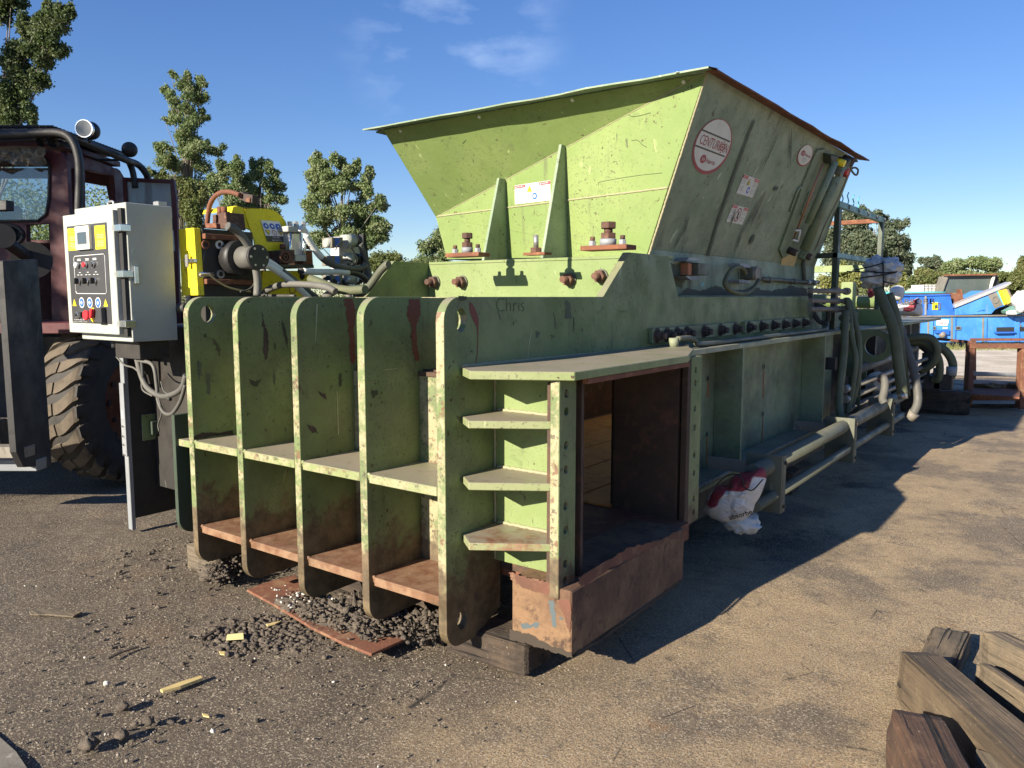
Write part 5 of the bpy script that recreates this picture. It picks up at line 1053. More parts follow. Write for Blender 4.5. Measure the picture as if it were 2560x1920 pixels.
p = aX(*zd(620, 775), XT+.02); o = M().cyl(p, p+Vector((.10, 0, 0)), .115, seg=24).build('drive_motor', 'black paint', T_)
M().cyl(p+Vector((.10, 0, 0)), p+Vector((.25, .0, 0)), .075, seg=24).build('motor_body', 'hose grey', o); M().cyl(p+Vector((.251, 0, 0)), p+Vector((.27, 0, 0)), .08, seg=24).build('motor_cap', 'black paint', o)
for i in range(6):
    a = i*math.pi/3; q = p+Vector((.27, math.cos(a)*.06, math.sin(a)*.06)); M().cyl(q, q+Vector((.006, 0, 0)), .008, seg=6).build('bolt', 'steel', o)
for a, m_ in (((480, 648), 'white print'), ((350, 648), 'rust'), ((490, 925), 'steel')):
    q = aX(*zd(*a), XT); oo = M().ring(q+Vector((.0005, 0, 0)), q+Vector((.012, 0, 0)), .028, .016, 18).build('grease_port', m_, T_)
for a in ((680, 700), (650, 905), (590, 690)): q = aX(*zd(*a), XT+.02); M().cyl(q, q+Vector((.02, 0, 0)), .014, seg=6).build('bolt', 'dirty steel', T_)
tY([(340, 445), (450, 445), (455, 490), (312, 490)], yc0+.15, .22, 'rusty_block', 'rust'); tY([(455, 350), (540, 340), (560, 500), (470, 495)], yc0+.18, .14, 'rusty_block', 'rust bolt')
for a in ((490, 335), (530, 335)): q = aY(*zd(*a), yc0+.22); M().cyl(q-Up*.02, q+Up*.03, .02, seg=8).build('bolt', 'rust', T_)
for i in range(7): q = aY(*zd(462, 375+18*i), yc0+.175); M().box(q.x-.03, q.x+.005, q.y-.012, q.y, q.z-.008, q.z+.006).build('ratchet_tooth', 'rust bolt', T_)
M().tube([aY(*zd(*a), yc0+.3) for a in ((370, 450), (380, 350), (400, 260), (450, 185), (520, 152), (600, 155), (680, 180))], .016, 10).build('bent_rod', 'rust', T_)
tY([(668, 150), (700, 148), (705, 165), (795, 178), (790, 255), (760, 255), (755, 205), (735, 250), (700, 230), (670, 225)], yc0+.32, .05, 'rod_bracket', 'burnt bolt', None, .003); tY([(735, 198), (770, 205), (768, 250), (735, 245)], yc0+.31, .008, 'rod_guide', 'rust bright')
# curved yellow guard: two cheeks and a bent skin between them
yg0, yg1 = yc0+.35, yc0+1.05
gl = [(597, 330), (612, 290), (650, 280), (690, 285), (715, 310), (760, 330), (790, 380), (860, 520), (868, 600), (880, 740), (830, 745), (800, 560), (740, 480), (690, 470), (640, 450), (615, 400)]
tX([(a, b_) for a, b_ in [(712, 312), (790, 360), (845, 440), (875, 540), (885, 650), (880, 742), (820, 745), (800, 600), (770, 520), (730, 400)]], XT-.05, .012, 'guard_cheek', 'yellow paint', None, .003)
xg1 = XT-.05; cheek = [aX(*zd(*a), xg1) for a in ((712, 312), (790, 306), (870, 305), (950, 310), (1010, 330), (1070, 375), (1110, 430), (1130, 510), (1140, 600), (1138, 720), (880, 742), (885, 650), (875, 540), (845, 440), (790, 360))]
M().prism(cheek, (-.012, 0, 0)).build('guard_cheek', 'yellow paint', T_, .003)
top_ = [aX(*zd(*a), xg1) for a in ((600, 330), (615, 292), (650, 280), (712, 296), (800, 304), (870, 305), (950, 310), (1010, 330), (1070, 375), (1110, 430), (1130, 510), (1140, 600), (1138, 720))]
m = M()
for a, b_ in zip(top_[:-1], top_[1:]):
    m.poly([a, b_, b_+Vector((-.34, 0, 0)), a+Vector((-.34, 0, 0))])
m.build('guard_skin', 'yellow paint', T_)
lf = [aX(*zd(*a), xg1+.003) for a in ((597, 340), (612, 290), (650, 280), (712, 300), (745, 360), (780, 430), (800, 520), (700, 475), (640, 460), (615, 400))]
M().prism(lf, (-.02, 0, 0)).build('guard_lobe', 'yellow paint', T_, .003)
# warning plate on the guard, printed upside down
d0, d1, d2, d3 = [aX(*zd(*a), xg1+.006) for a in ((938, 618), (1120, 622), (1050, 430), (872, 415))]
DP = M().poly([d0, d1, d2, d3]).build('warning_plate', 'white print', T_)
def dq(u, v, k=.002): return d0.lerp(d1, u).lerp(d3.lerp(d2, u), v)+Vector((k, 0, 0))
M().poly([dq(0, 0), dq(1, 0), dq(1, .27), dq(0, .27)]).build('plate_band', 'panel dark', DP)
e1, e2 = (dq(1, .5)-dq(0, .5)).normalized(), (dq(.5, 1)-dq(.5, 0)).normalized(); LW = (dq(1, .5)-dq(0, .5)).length; LH = (dq(.5, 1)-dq(.5, 0)).length
text('Accent 470', 1, dq(.5, .10, .004), -e1, -e2, 'white print', 'lettering', DP, 'CENTER', LW*.52, hgt=LH*.07); text('Wire Tier', 1, dq(.5, .23, .004), -e1, -e2, 'white print', 'lettering', DP, 'CENTER', LW*.38, hgt=LH*.07)
for u in (.18, .5, .82):
    disc(dq(u, .74), e1, e2, LW*.135, 'symbol_disc', 'blue print', DP, 20); disc(dq(u, .74, .004), e1, e2, LW*.055, 'symbol_mark', 'white print', DP, 6)
for u in (.18, .82):
    c = dq(u, .43); M().poly([c-e2*LH*.13, c+e1*LW*.13+e2*LH*.11, c-e1*LW*.13+e2*LH*.11]).build('symbol_triangle', 'black print', DP); c = dq(u, .44, .004); M().poly([c-e2*LH*.09, c+e1*LW*.10+e2*LH*.08, c-e1*LW*.10+e2*LH*.08]).build('symbol_triangle', 'yellow print', DP)
disc(dq(.5, .43), e1, e2, LW*.12, 'symbol_ring', 'dark red print', DP, 20, ri=LW*.09); text('i', 1, dq(.5, .4, .004), e1, e2, 'black print', 'lettering', DP, 'CENTER', LW*.03, hgt=LH*.08)
# low yellow box below
tX([(890, 890), (1330, 895), (1335, 1200), (895, 1200)], XT+.02, -.3, 'lower_box', 'yellow paint'); o = tX([(1240, 880), (1285, 880), (1290, 960), (1262, 985), (1240, 960)], XT+.021, .004, 'box_slot', 'rubber black')
c = aX(*zd(1175, 1072), XT+.023); oo = disc(c, Vector((0, 1, 0)), Up, .030, 'decal_ring', 'dark red print', T_, 20, ri=.024); tX([(905, 1010), (975, 1010), (975, 1200), (905, 1200)], XT+.02, .01, 'box_flap', 'yellow paint')
tX([(850, 825), (1375, 835), (1378, 868), (1020, 862), (850, 855)], XT+.08, -.4, 'table_plate', 'black machined')
tX([(1050, 700), (1195, 695), (1198, 828), (1052, 825)], XT+.08, -.18, 'rusty_block', 'rust bolt'); c = aX(*zd(1100, 762), XT+.081); o = M().ring(c, c+Vector((.01, 0, 0)), .045, .03, 20).build('cast_ring', 'rust bright', T_); M().ring(c, c+Vector((.012, 0, 0)), .02, .01, 16).build('cast_ring', 'rust bright', T_)
for a in ((1082, 690), (1160, 688), (1325, 690)): q = aX(*zd(*a), XT); M().cyl(q, q+Up*.035, .02, seg=8).build('bolt', 'rust', T_)
tX([(1275, 700), (1360, 700), (1370, 835), (1275, 832)], XT-.02, -.15, 'rusty_block', 'rust')
# pneumatic cylinder
tX([(1128, 470), (1305, 470), (1305, 532), (1128, 525)], XT+.06, -.16, 'cylinder_head', 'cabinet grey', None, .006)
tX([(1145, 532), (1270, 535), (1275, 760), (1148, 750)], XT+.03, -.10, 'cylinder_body', 'aluminium', None, .01); tX([(1200, 745), (1305, 748), (1305, 805), (1200, 802)], XT+.07, -.2, 'cylinder_foot', 'cabinet grey')
for a in (1152, 1285): p, q = aX(*zd(a, 535), XT+.05), aX(*zd(a, 820), XT+.05); M().cyl(p, q, .012, seg=10).build('tie_rod', 'chrome', T_)
for a in (1150, 1210, 1280): q = aX(*zd(a, 470), XT); M().cyl(q, q+Up*.03, .018, seg=6).build('bolt', 'steel', T_)
q = [aX(*zd(*a), XT+.032) for a in ((1228, 622), (1250, 622), (1250, 680), (1228, 680))]; M().poly(q).build('serial_label', 'white print', T_)
# valve block with solenoids
VB = thing('valve_block', 'grey hydraulic valve stack with blue-labelled solenoid valves in front of the poplar', 'valve block', (-4.75, 5.0, 1.3))
def vX(pts, x, ext, name, mat, par=None, bev=.003): return M().prism([aX(*zd(*a), x) for a in pts], (ext, 0, 0)).build(name, mat, par or VB, bev)
XV = -4.9
vX([(1610, 572), (1840, 560), (1845, 960), (1610, 960)], XV-.1, -.1, 'manifold', 'white paint worn'); vX([(1840, 545), (1865, 545), (1910, 900), (1890, 1010), (1845, 1000)], XV-.06, -.05, 'mounting_post', 'black paint')
for (yv, x_0) in ((628, 1465), (800, 1560), (985, 1480)):
    o = vX([(1545, yv-50), (1650, yv-50), (1650, yv+45), (1545, yv+45)], XV+.05, -.12, 'valve_body', 'dirty steel'); vX([(1575, yv-42), (1620, yv-42), (1620, yv+38), (1575, yv+38)], XV+.053, -.002, 'valve_label', 'blue print', o)
    p, q = aX(*zd(1650, yv-10), XV), aX(*zd(1745, yv-15), XV); M().cyl(p, q, .055, seg=18).build('solenoid', 'cabinet grey', VB); q2 = aX(*zd(1800, yv-15), XV); M().cyl(q, q2, .052, .045, seg=14).build('solenoid_cap', 'black paint', VB)
    if x_0 < 1500: p, q = aX(*zd(1545, yv), XV), aX(*zd(1480, yv+5), XV); M().cyl(p, q, .048, .03, seg=16).build('solenoid', 'cabinet grey' if yv < 900 else 'black paint', VB)
for pts, r_, m_ in (([(1720, 670), (1755, 720), (1770, 800), (1740, 850), (1690, 830)], .006, 'hose black'), ([(1640, 620), (1600, 650), (1580, 700)], .005, 'hose black'), ([(1650, 800), (1700, 790), (1740, 820), (1720, 860)], .006, 'hose black')):
    M().tube([aX(*zd(*a), XV+.08) for a in pts], r_, 6).build('cable', m_, VB)
random.seed(3)
for i in range(14):
    x_, y_ = 1400+random.random()*400, 960+random.random()*120; pts = [(x_, y_), (x_+60*random.random(), y_-50*random.random()), (x_+120*random.random(), y_+20), (x_+150, y_+60*random.random())]
    M().tube([aX(*zd(*a), XV+.05+.1*random.random()) for a in pts], .008, 6).build('cable', random.choice(['hose black', 'hose black', 'hose grey', 'white print']), VB)
M().box(-5.4, -4.8, 4.3, 6.0, .6, 1.48).build('valve_base', 'black machined', VB)
# hoses of the tier: rubber with white fittings
def hx(pts, x, r_, m_, par=T_): return M().tube([aX(*zd(*a), x) for a in pts], r_, 10).build('hose', m_, par)
hx([(560, 470), (640, 510), (720, 600), (790, 720), (825, 850), (845, 1000), (840, 1130)], XT+.22, .026, 'hose grey')
hx([(1245, 492), (1290, 520), (1310, 580)], XT+.12, .022, 'hose white'); hx([(1310, 580), (1360, 660), (1450, 770), (1560, 840), (1700, 872), (1800, 875), (1870, 850)], XT+.12, .024, 'hose grey'); hx([(1300, 560), (1330, 610), (1400, 710), (1450, 770)], XT+.124, .0245, 'hose white')
hx([(830, 770), (900, 790), (1000, 850), (1120, 930), (1250, 1040), (1400, 1150)], XT+.16, .024, 'hose grey'); hx([(850, 820), (950, 850), (1060, 920), (1180, 1010), (1330, 1150)], XT+.19, .022, 'hose white'); hx([(830, 765), (900, 785), (1000, 845), (1060, 890)], XT+.164, .0245, 'hose white')
hx([(1240, 895), (1400, 905), (1600, 905), (1760, 915), (1850, 960), (1880, 1000)], XT+.12, .022, 'hose black'); hx([(1270, 898), (1400, 905), (1600, 905), (1700, 912)], XT+.123, .0235, 'hose white')
hx([(1810, 640), (1850, 740), (1880, 850), (1900, 960), (1895, 1020)], XV+.06, .024, 'hose grey', VB)
M().tube([aY(*zd(*a), 3.35) for a in ((880, 1130), (950, 1070), (1060, 1030), (1200, 1020), (1360, 1028), (1500, 1050), (1580, 1090))], .022, 10).build('hose', 'hose grey', B)
M().tube([aY(*zd(*a), 3.5) for a in ((1340, 970), (1420, 1000), (1560, 1055), (1700, 1078), (1860, 1072))], .030, 10).build('hose', 'hose green', B)
M().tube([aY(*zd(*a), 3.65) for a in ((1770, 1135), (1860, 1080), (1930, 1000), (2000, 900), (2060, 840), (2080, 835))], .026, 10).build('hose', 'pipe paint', B)
M().tube([aY(*zd(*a), 3.45) for a in ((1480, 1140), (1540, 1100), (1570, 1085))], .026, 10).build('hose', 'hose grey', B)
M().tube([aY(*zd(*a), 3.3) for a in ((640, 1118), (760, 1125), (900, 1128), (1200, 1130))], .010, 8).build('cable', 'hose black', B)
M().tube([aX(*zd(*a), XT+.1) for a in ((300, 930), (380, 930), (450, 980), (540, 1035), (650, 1070), (780, 1090))], .006, 8).build('cable', 'straw', T_); p = aX(*zd(300, 928), XT+.08); M().cyl(p, p+Vector((0, .09, 0)), .018, seg=10).build('plug', 'chrome', T_)
M().tube([aX(*zd(*a), XT+.15) for a in ((680, 1090), (760, 1070), (810, 1020), (815, 940), (770, 860))], .006, 8).build('cable', 'hose black', T_)
o = M().ball(aY(*zd(555, 1100), 3.3), .055, 12, 8, (1, .8, .8), .6, 7, 3).build('rag', 'yellow paint', T_, label='small yellow rag or coiled cord')
lumpy('coiled_cable', aY(*zd(640, 1105), 3.3), .07, (1.2, 1, .6), 'rubber black', 5, par=T_)

# ------------------------------------------------------------------ large truck loader at left (built in its own heading)
TR_ = thing('wheel_loader', 'old maroon wheel loader with roll bars, open cab door and huge lugged tyre', 'wheel loader', fr(-3.9, 7.4, 0))
def tW(pts, w, ext, name, mat, par=None, bev=.004, reg_=None, holes=(), **k):
    f = (lambda *a: a) if reg_ is None else reg_
    return M().prism([aW(*f(*a), w) for a in pts], Fh*ext, [[aW(*f(*a), w) for a in h] for h in holes]).build(name, mat, par or TR_, bev, **k)
def tU(pts, u, ext, name, mat, par=None, bev=.004, reg_=None, holes=(), **k):
    f = (lambda *a: a) if reg_ is None else reg_
    return M().prism([aU(*f(*a), u) for a in pts], Rv*ext, [[aU(*f(*a), u) for a in h] for h in holes]).build(name, mat, par or TR_, bev, **k)
w0 = 7.0; uc = (168-1280)/FPX*w0
front = tW([(-330, 372), (120, 372), (150, 378), (166, 400), (190, 815), (-330, 815)], w0, .06, 'cab_front', 'maroon paint', holes=[[(-320, 405), (118, 400), (124, 415), (122, 500), (115, 535), (95, 552), (-320, 556)], [(18+40*math.cos(t), 588+26*math.sin(t)) for t in [2*math.pi*i/18 for i in range(18)]], [(66, 562), (124, 558), (130, 800), (72, 800)]])
tW([(-320, 405), (118, 400), (124, 415), (122, 500), (115, 535), (95, 552), (-320, 556)], w0+.03, .006, 'windscreen', 'window glass', front, 0)
m = M(); gk = [(-320, 405), (118, 400), (124, 415), (122, 500), (115, 535), (95, 552), (-320, 556)]; m.tube([aW(*a, w0-.004) for a in gk+[gk[0]]], .014, 6, 1); m.build('window_seal', 'rubber black', front)
m = M(); gk = [(18+40*math.cos(t), 588+26*math.sin(t)) for t in [2*math.pi*i/18 for i in range(19)]]; m.tube([aW(*a, w0-.004) for a in gk], .016, 6, 1); m.build('window_seal', 'rubber black', front)
side = tU([(168, 379), (250, 405), (300, 425), (312, 445), (320, 800), (191, 815)], uc, -.05, 'cab_side', 'maroon paint', holes=[[(165, 425), (178, 418), (188, 422), (187, 560), (184, 690), (162, 690)][::-1] and [(174, 425), (186, 420), (188, 525), (186, 640), (183, 640), (176, 560)], [(213, 424), (284, 440), (288, 470), (288, 640), (216, 640)]])
tU([(174, 425), (186, 420), (188, 525), (186, 640), (183, 640), (176, 560)], uc-.02, -.006, 'quarter_glass', 'window glass', side, 0)
# far walls of the cab with their own windows, roof, floor
tW([(-330, 420), (290, 420), (296, 830), (-330, 830)], 8.15, .05, 'cab_rear', 'maroon paint', holes=[[(-60, 445), (120, 445), (122, 600), (-60, 600)], [(205, 455), (265, 465), (272, 500), (272, 600), (205, 600)]])
cor = [fr(uc-2.6, w0+.03, 2.96), fr(uc-.0, w0+.03, 2.96), fr(uc-.0, 8.15, 2.96), fr(uc-2.6, 8.15, 2.96)]; M().prism(cor, (0, 0, .05)).build('cab_roof', 'maroon paint', TR_, .004)
M().prism([fr(uc-2.6, w0+.07, 1.35), fr(uc-.06, w0+.07, 1.35), fr(uc-.06, 8.14, 1.35), fr(uc-2.6, 8.14, 1.35)], (0, 0, -.05)).build('cab_floor', 'black paint', TR_)
M().prism([fr(uc-1.5, 7.5, 1.36), fr(uc-.7, 7.5, 1.36), fr(uc-.7, 7.65, 1.36), fr(uc-1.5, 7.65, 1.36)], (0, 0, 1.15)).build('seat_back', 'black paint', TR_, .03)
tU([(330, 380), (331, 380)], 0, 0, 'x', 'black paint') if False else None
# open door seen flat on
wd = 8.0
dr = tW([(306, 443), (434, 449), (441, 500), (452, 900), (322, 900)], wd, .05, 'cab_door', 'maroon paint', holes=[[(315, 453), (425, 458), (437, 628), (327, 628)]])
tW([(315, 453), (425, 458), (437, 628), (327, 628)], wd+.02, .006, 'door_glass', 'dusty glass', dr, 0)
tW([(412, 545), (432, 545), (434, 575), (414, 575)], wd+.015, .004, 'door_sticker', 'black print', dr, 0)
# platform, chassis, mast
tW([(-330, 812), (245, 806), (245, 834), (-330, 834)], 6.45, .5, 'step_plate', 'maroon paint')
M().prism([fr(-6.5, 7.1, .55), fr(-4.3, 7.1, .55), fr(-4.3, 9.5, .55), fr(-6.5, 9.5, .55)], (0, 0, .75)).build('chassis', 'black paint', TR_)
M().prism([fr(-4.3, 6.9, .5), fr(-3.75, 6.9, .5), fr(-3.75, 10.5, .5), fr(-4.3, 10.5, .5)], (0, 0, .8)).build('chassis', 'black paint', TR_)
M().prism([fr(-3.9, 8.3, .8), fr(-2.9, 8.3, .8), fr(-2.9, 10.5, .8), fr(-3.9, 10.5, .8)], (0, 0, .75)).build('engine_hood', 'maroon paint', TR_, .02)
# roll cage and light bars
def wt_(pts, r_, name, mat='black paint', seg=10, n=6): return M().tube([aW(a, b_, w) for a, b_, w in pts], r_, seg, n).build(name, mat, TR_)
wt_([(-200, 338, 6.75), (0, 337, 6.75), (100, 333, 6.75), (150, 333, 6.75), (178, 348, 6.75), (194, 385, 6.75), (199, 440, 6.75), (196, 560, 6.75), (200, 700, 6.75)], .034, 'roll_bar')
wt_([(165, 337, 6.8), (200, 350, 7.0), (270, 380, 7.5), (320, 402, 7.9), (345, 412, 8.1), (362, 430, 8.15), (370, 452, 8.2), (372, 520, 8.2)], .034, 'roll_bar'); wt_([(322, 404, 8.0), (332, 430, 8.0), (338, 470, 8.0)], .03, 'roll_bar')
wt_([(-200, 350, 6.9), (0, 352, 6.9), (120, 348, 6.9), (170, 356, 6.9), (186, 372, 6.9)], .014, 'light_rail')
wt_([(210, 400, 7.6), (300, 400, 7.9), (330, 400, 8.0)], .012, 'light_rail')
# expanded metal roof guard
m = M()
for i in range(26):
    t = i/25; a = aW(-160+300*min(1, t*1.0), 331, 6.8); 
for i in range(30):
    u = -5.6+ i*.06; m.tube([fr(u, 6.8, 3.075), fr(u, 8.1, 3.075)], .006, 4, 1)
for i in range(24):
    w = 6.8+i*.055; m.tube([fr(-5.6, w, 3.08), fr(-3.86, w, 3.08)], .006, 4, 1)
m.build('roof_mesh', 'black paint', TR_)
m = M(); m.prism([fr(-5.9, 6.82, 3.05), fr(-3.85, 6.82, 3.05), fr(-3.85, 8.1, 3.05), fr(-5.9, 8.1, 3.05)], (0, 0, .012)); m.build('roof_tray', 'black paint', TR_)
# lamps
c = aW(222, 325, 7.0); o = M().ball(c+Fh*.03, .078, 20, 12, (1, 1, 1)).build('work_lamp', 'black paint', TR_); M().cyl(c-Fh*.060-Rv*.01, c-Fh*.045-Rv*.01, .070, seg=28).build('lamp_lens', 'lamp glass', o); M().ring(c-Fh*.064-Rv*.01, c-Fh*.03-Rv*.01, .076, .068, 28).build('lamp_rim', 'chrome', o); M().cyl(c+Up*-.11, c+Up*-.07, .012, seg=8).build('lamp_stem', 'black paint', o)
M().ball(aW(324, 374, 7.7), .072, 20, 12).build('work_lamp', 'black paint', TR_)
for a in ((103, 352), (133, 355)):
    c = aW(*a, 6.85); m = M().cyl(c, c+Fh*.06, .048, .022, 20, cap=False); m.cyl(c+Fh*.06, c+Fh*.30+Up*.02, .018, .012, 12); m.build('air_horn', 'black paint', TR_)
# crumpled tarpaulin over the windscreen top
m = M(); bm = m.bm; g_ = {}
for i in range(60):
    for j in range(9):
        a = -210+330*i/59; b_ = 372+j*5.5*(1+.5*mnoise.noise(Vector((i*.13, 3, 0))))
        p = aW(a, b_, 6.93); p += (-Fh)*(.05+.07*mnoise.noise(Vector((i*.25, j*.3, 1)))+.03*mnoise.noise(Vector((i*.8, j*.6, 4)))); g_[i, j] = bm.verts.new(p)
for i in range(59):
    for j in range(8): bm.faces.new((g_[i, j], g_[i+1, j], g_[i+1, j+1], g_[i, j+1]))
m.build('tarpaulin', 'canvas', TR_)
# tyre
def tyre(u1, w, R_, Wd, ang=.3):
    Rv, Fh = R0_*math.cos(ang)-F0_*math.sin(ang), F0_*math.cos(ang)+R0_*math.sin(ang)
    cz = R_; cen = fr(u1, w, cz)-Rv*Wd/2; prof = [(-.5, .62), (-.5, .70), (-.53, .80), (-.50, .90), (-.42, .955), (-.2, .975), (0, .98), (.2, .975), (.42, .955), (.50, .90), (.53, .80), (.5, .70), (.5, .62)]
    n = 72; m = M(); R2 = []
    for i in range(n):
        t = 2*math.pi*i/n; R2.append([m.bm.verts.new(cen+Rv*(a*Wd)+(Fh*math.cos(t)+Up*math.sin(t))*R_*b_) for a, b_ in prof])
    for i in range(n):
        for k in range(len(prof)-1): f = m.bm.faces.new((R2[i][k], R2[i][k+1], R2[(i+1) % n][k+1], R2[(i+1) % n][k])); f.smooth = True
    o = m.build('tyre', 'tyre rubber', TR_)
    m = M(); nl = 26
    for k in range(nl):
        base = 2*math.pi*k/nl
        for sgn in (-1, 1):
            secs = []
            for i in range(8):
                s_ = i/7; a = sgn*(.02+.49*s_); off = .0+.22*s_**1.5+(math.pi/nl if sgn > 0 else 0)*.0; hw = .075+.02*s_
                rt = (1.0 if s_ < .8 else 1.0-.05*(s_-.8)/.2); secs.append((a, base-off*sgn, hw, rt))
            V_ = []
            for a, t, hw, rt in secs:
                row = []
                for dt, rr in ((-hw, .95), (-hw*.85, rt), (hw*.85, rt), (hw, .95)):
                    row.append(m.bm.verts.new(cen+Rv*(a*Wd)+(Fh*math.cos(t+dt)+Up*math.sin(t+dt))*R_*rr))
                V_.append(row)
            for i in range(7):
                for q in range(3): m.bm.faces.new((V_[i][q], V_[i][q+1], V_[i+1][q+1], V_[i+1][q]))
            m.bm.faces.new(V_[0]); m.bm.faces.new(V_[-1])
    m.build('tread', 'tyre tread', o)
    # shoulder grooves on the sidewall
    m = M()
    for k in range(nl):
        t = 2*math.pi*k/nl-.22
        p0 = cen+Rv*(.515*Wd)+(Fh*math.cos(t)+Up*math.sin(t))*R_*.97; p1 = cen+Rv*(.55*Wd)+(Fh*math.cos(t-.06)+Up*math.sin(t-.06))*R_*.82
        tn = (Up*math.cos(t)-Fh*math.sin(t))*.045
        m.prism([p0-tn, p0+tn, p1+tn*.8, p1-tn*.8], -Rv*.03)
    m.build('shoulder_lugs', 'tyre rubber', o)
    rim = M().ring(cen+Rv*(Wd*.30), cen+Rv*(Wd*.50), R_*.625, R_*.57, 40).build('rim', 'black paint', TR_); 
    M().cyl(cen+Rv*(Wd*.18), cen+Rv*(Wd*.24), R_*.57, seg=40).build('rim_disc', 'rust', rim); M().cyl(cen+Rv*(Wd*.24), cen+Rv*(Wd*.46), R_*.20, R_*.16, 24).build('hub', 'rust', rim)
    for k in range(10):
        t = 2*math.pi*k/10; q = cen+Rv*(Wd*.24)+(Fh*math.cos(t)+Up*math.sin(t))*R_*.36; M().cyl(q, q+Rv*.02, .022, seg=6).build('wheel_nut', 'burnt bolt', rim)
        t += .3; q = cen+Rv*(Wd*.2405)+(Fh*math.cos(t)+Up*math.sin(t))*R_*.49; M().cyl(q, q+Rv*.003, .028, seg=12).build('rim_hole', 'rubber black', rim)
tyre(-3.30, 6.95, .735, .46, .32); tyre(-4.55, 8.6, .735, .46, 0.)
# fork carriage: leaning side plate, arm and bottom fork
up_ = -3.35
fk = tU([(8, 652), (95, 648), (130, 1165), (60, 1168), (42, 1130)], up_, -.05, 'fork_side_plate', 'black paint')
tW([(3, 650), (18, 655), (62, 1165), (48, 1140)], 5.35, .02, 'plate_edge', 'white paint worn') if False else None
tW([(-300, 1118), (62, 1118), (62, 1146), (-300, 1146)], 5.3, .12, 'fork_beam', 'dirty steel'); tW([(-300, 1147), (92, 1150), (92, 1178), (-300, 1178)], 5.42, .12, 'fork_base', 'galvanised')
tW([(-300, 684), (6, 684), (8, 755), (-300, 755)], 5.6, .12, 'fork_crossbar', 'dirty steel')
M().prism([fr(-6.6, 5.75, .42), fr(-3.80, 5.75, .42), fr(-3.80, 5.75, .74), fr(-6.6, 5.75, .74)], Fh*.10).build('shade_plate', 'black paint', TR_, .01)  # unseen plate added to shade the ground under the loader
wt_([(-120, 560, 6.1), (0, 598, 6.2), (85, 655, 6.6)], .05, 'lift_cylinder'); M().cyl(aW(80, 650, 6.7), aW(80, 650, 6.5), .15, seg=24).build('axle_drum', 'black paint', TR_); M().cyl(aW(5, 590, 6.0), aW(5, 590, 6.2), .09, seg=20).build('cylinder_eye', 'black paint', TR_)
tW([(-60, 500), (16, 500), (16, 525), (-60, 527)], 6.3, .1, 'mirror_arm', 'black paint')

# ------------------------------------------------------------------ rusty stand with a heap of webbing
def wbox(pts, w, d, name, mat, par, reg_=zb, bev=.004, holes=()):
    return M().prism([aW(*reg_(*a), w) for a in pts], Fh*d, [[aW(*reg_(*a), w) for a in h] for h in holes]).build(name, mat, par, bev)
wr = 11.3
RK = thing('rusty_stand', 'rusty open steel stand with two pipes across and webbing on its lower deck', 'metal stand', aW(*zb(1640, 1585), wr))
def rk(a, b_, w, d, name='frame_bar', mat='rust bright'): return wbox([a, (b_[0], a[1]), b_, (a[0], b_[1])], w, d, name, mat, RK)
wbox([(1455, 1130), (1492, 1130), (1470, 1560), (1432, 1560)], wr, .12, 'stand_leg', 'rust bright', RK); wbox([(1815, 1135), (1852, 1135), (1830, 1585), (1795, 1585)], wr, .12, 'stand_leg', 'rust bright', RK)
rk((1460, 1132), (1850, 1165), wr-.01, .10); rk((1475, 1096), (1850, 1112), wr+1.0, .1, mat='rust'); rk((1478, 1113), (1496, 1470), wr+1.0, .07, 'stand_leg'); rk((1455, 1112), (1470, 1131), wr+.11, .9)
wbox([(1470, 1325), (1800, 1338), (1800, 1362), (1470, 1352)], wr+.5, .07, 'cross_pipe', 'galvanised', RK); wbox([(1470, 1382), (1790, 1395), (1790, 1418), (1470, 1408)], wr+.3, .07, 'cross_pipe', 'galvanised', RK)
dk = [aZ(*zb(*a), .30) for a in ((1450, 1475), (1795, 1500), (1800, 1440), (1470, 1425))]; M().prism(dk, (0, 0, -.03)).build('deck_plate', 'rust bright', RK, .003)
rk((1452, 1490), (1795, 1525), wr+.0, .05); rk((1452, 1550), (1800, 1580), wr+.3, .06, mat='block timber')
M().tube([aW(*zb(*a), wr+.02) for a in ((1845, 1170), (1812, 1420))], .02, 6, 1).build('strap', 'yellow paint', RK)
rs = np.random.default_rng(9); m = M()
for k in range(7):
    c = aW(*zb(1530+220*rs.random(), 1425+25*rs.random()), wr+.4); pts = []
    for i in range(9):
        t = i/8*6.28*(.8+.5*rs.random()); pts.append(c+Vector((math.cos(t)*.22*(.5+rs.random()), math.sin(t)*.14*(.5+rs.random()), .03*rs.random()+.03)))
    m.tube(pts, .022, 5, 4)
w_ = m.build('webbing_heap', 'webbing'); solo(w_, 'tangled brown lifting webbing heaped on the deck of the rusty stand', 'webbing')

# ------------------------------------------------------------------ blue machine far right
wb_ = 25.5
BL = thing('blue_machine', 'long bright blue steel machine with riveted panels across the gravel yard', 'machine', aW(2450, 868, wb_))
def bw(pts, w, d, name, mat, par=None, **k): return wbox(pts, w, d, name, mat, par or BL, zr, **k)
z0_ = -20
bw([(560, 1005), (3200, 985), (3200, 1368), (560, 1375)], wb_, 1.8, 'lower_body', 'blue paint faded', bev=.01)
bw([(560, 985), (3200, 965), (3200, 984), (560, 1004)], wb_-.08, 1.95, 'top_flange', 'dirty steel')
for x_ in (860, 1185, 1640, 2118, 2600): bw([(x_-35, 1015), (x_+35, 1015), (x_+30, 1362), (x_-35, 1362)], wb_-.06, .058, 'rib_post', 'blue paint faded')
for x_ in (828, 1172, 1625): bw([(x_-22, 1015), (x_+8, 1015), (x_+5, 1362), (x_-22, 1362)], wb_-.07, .008, 'worn_edge', 'dirty steel')
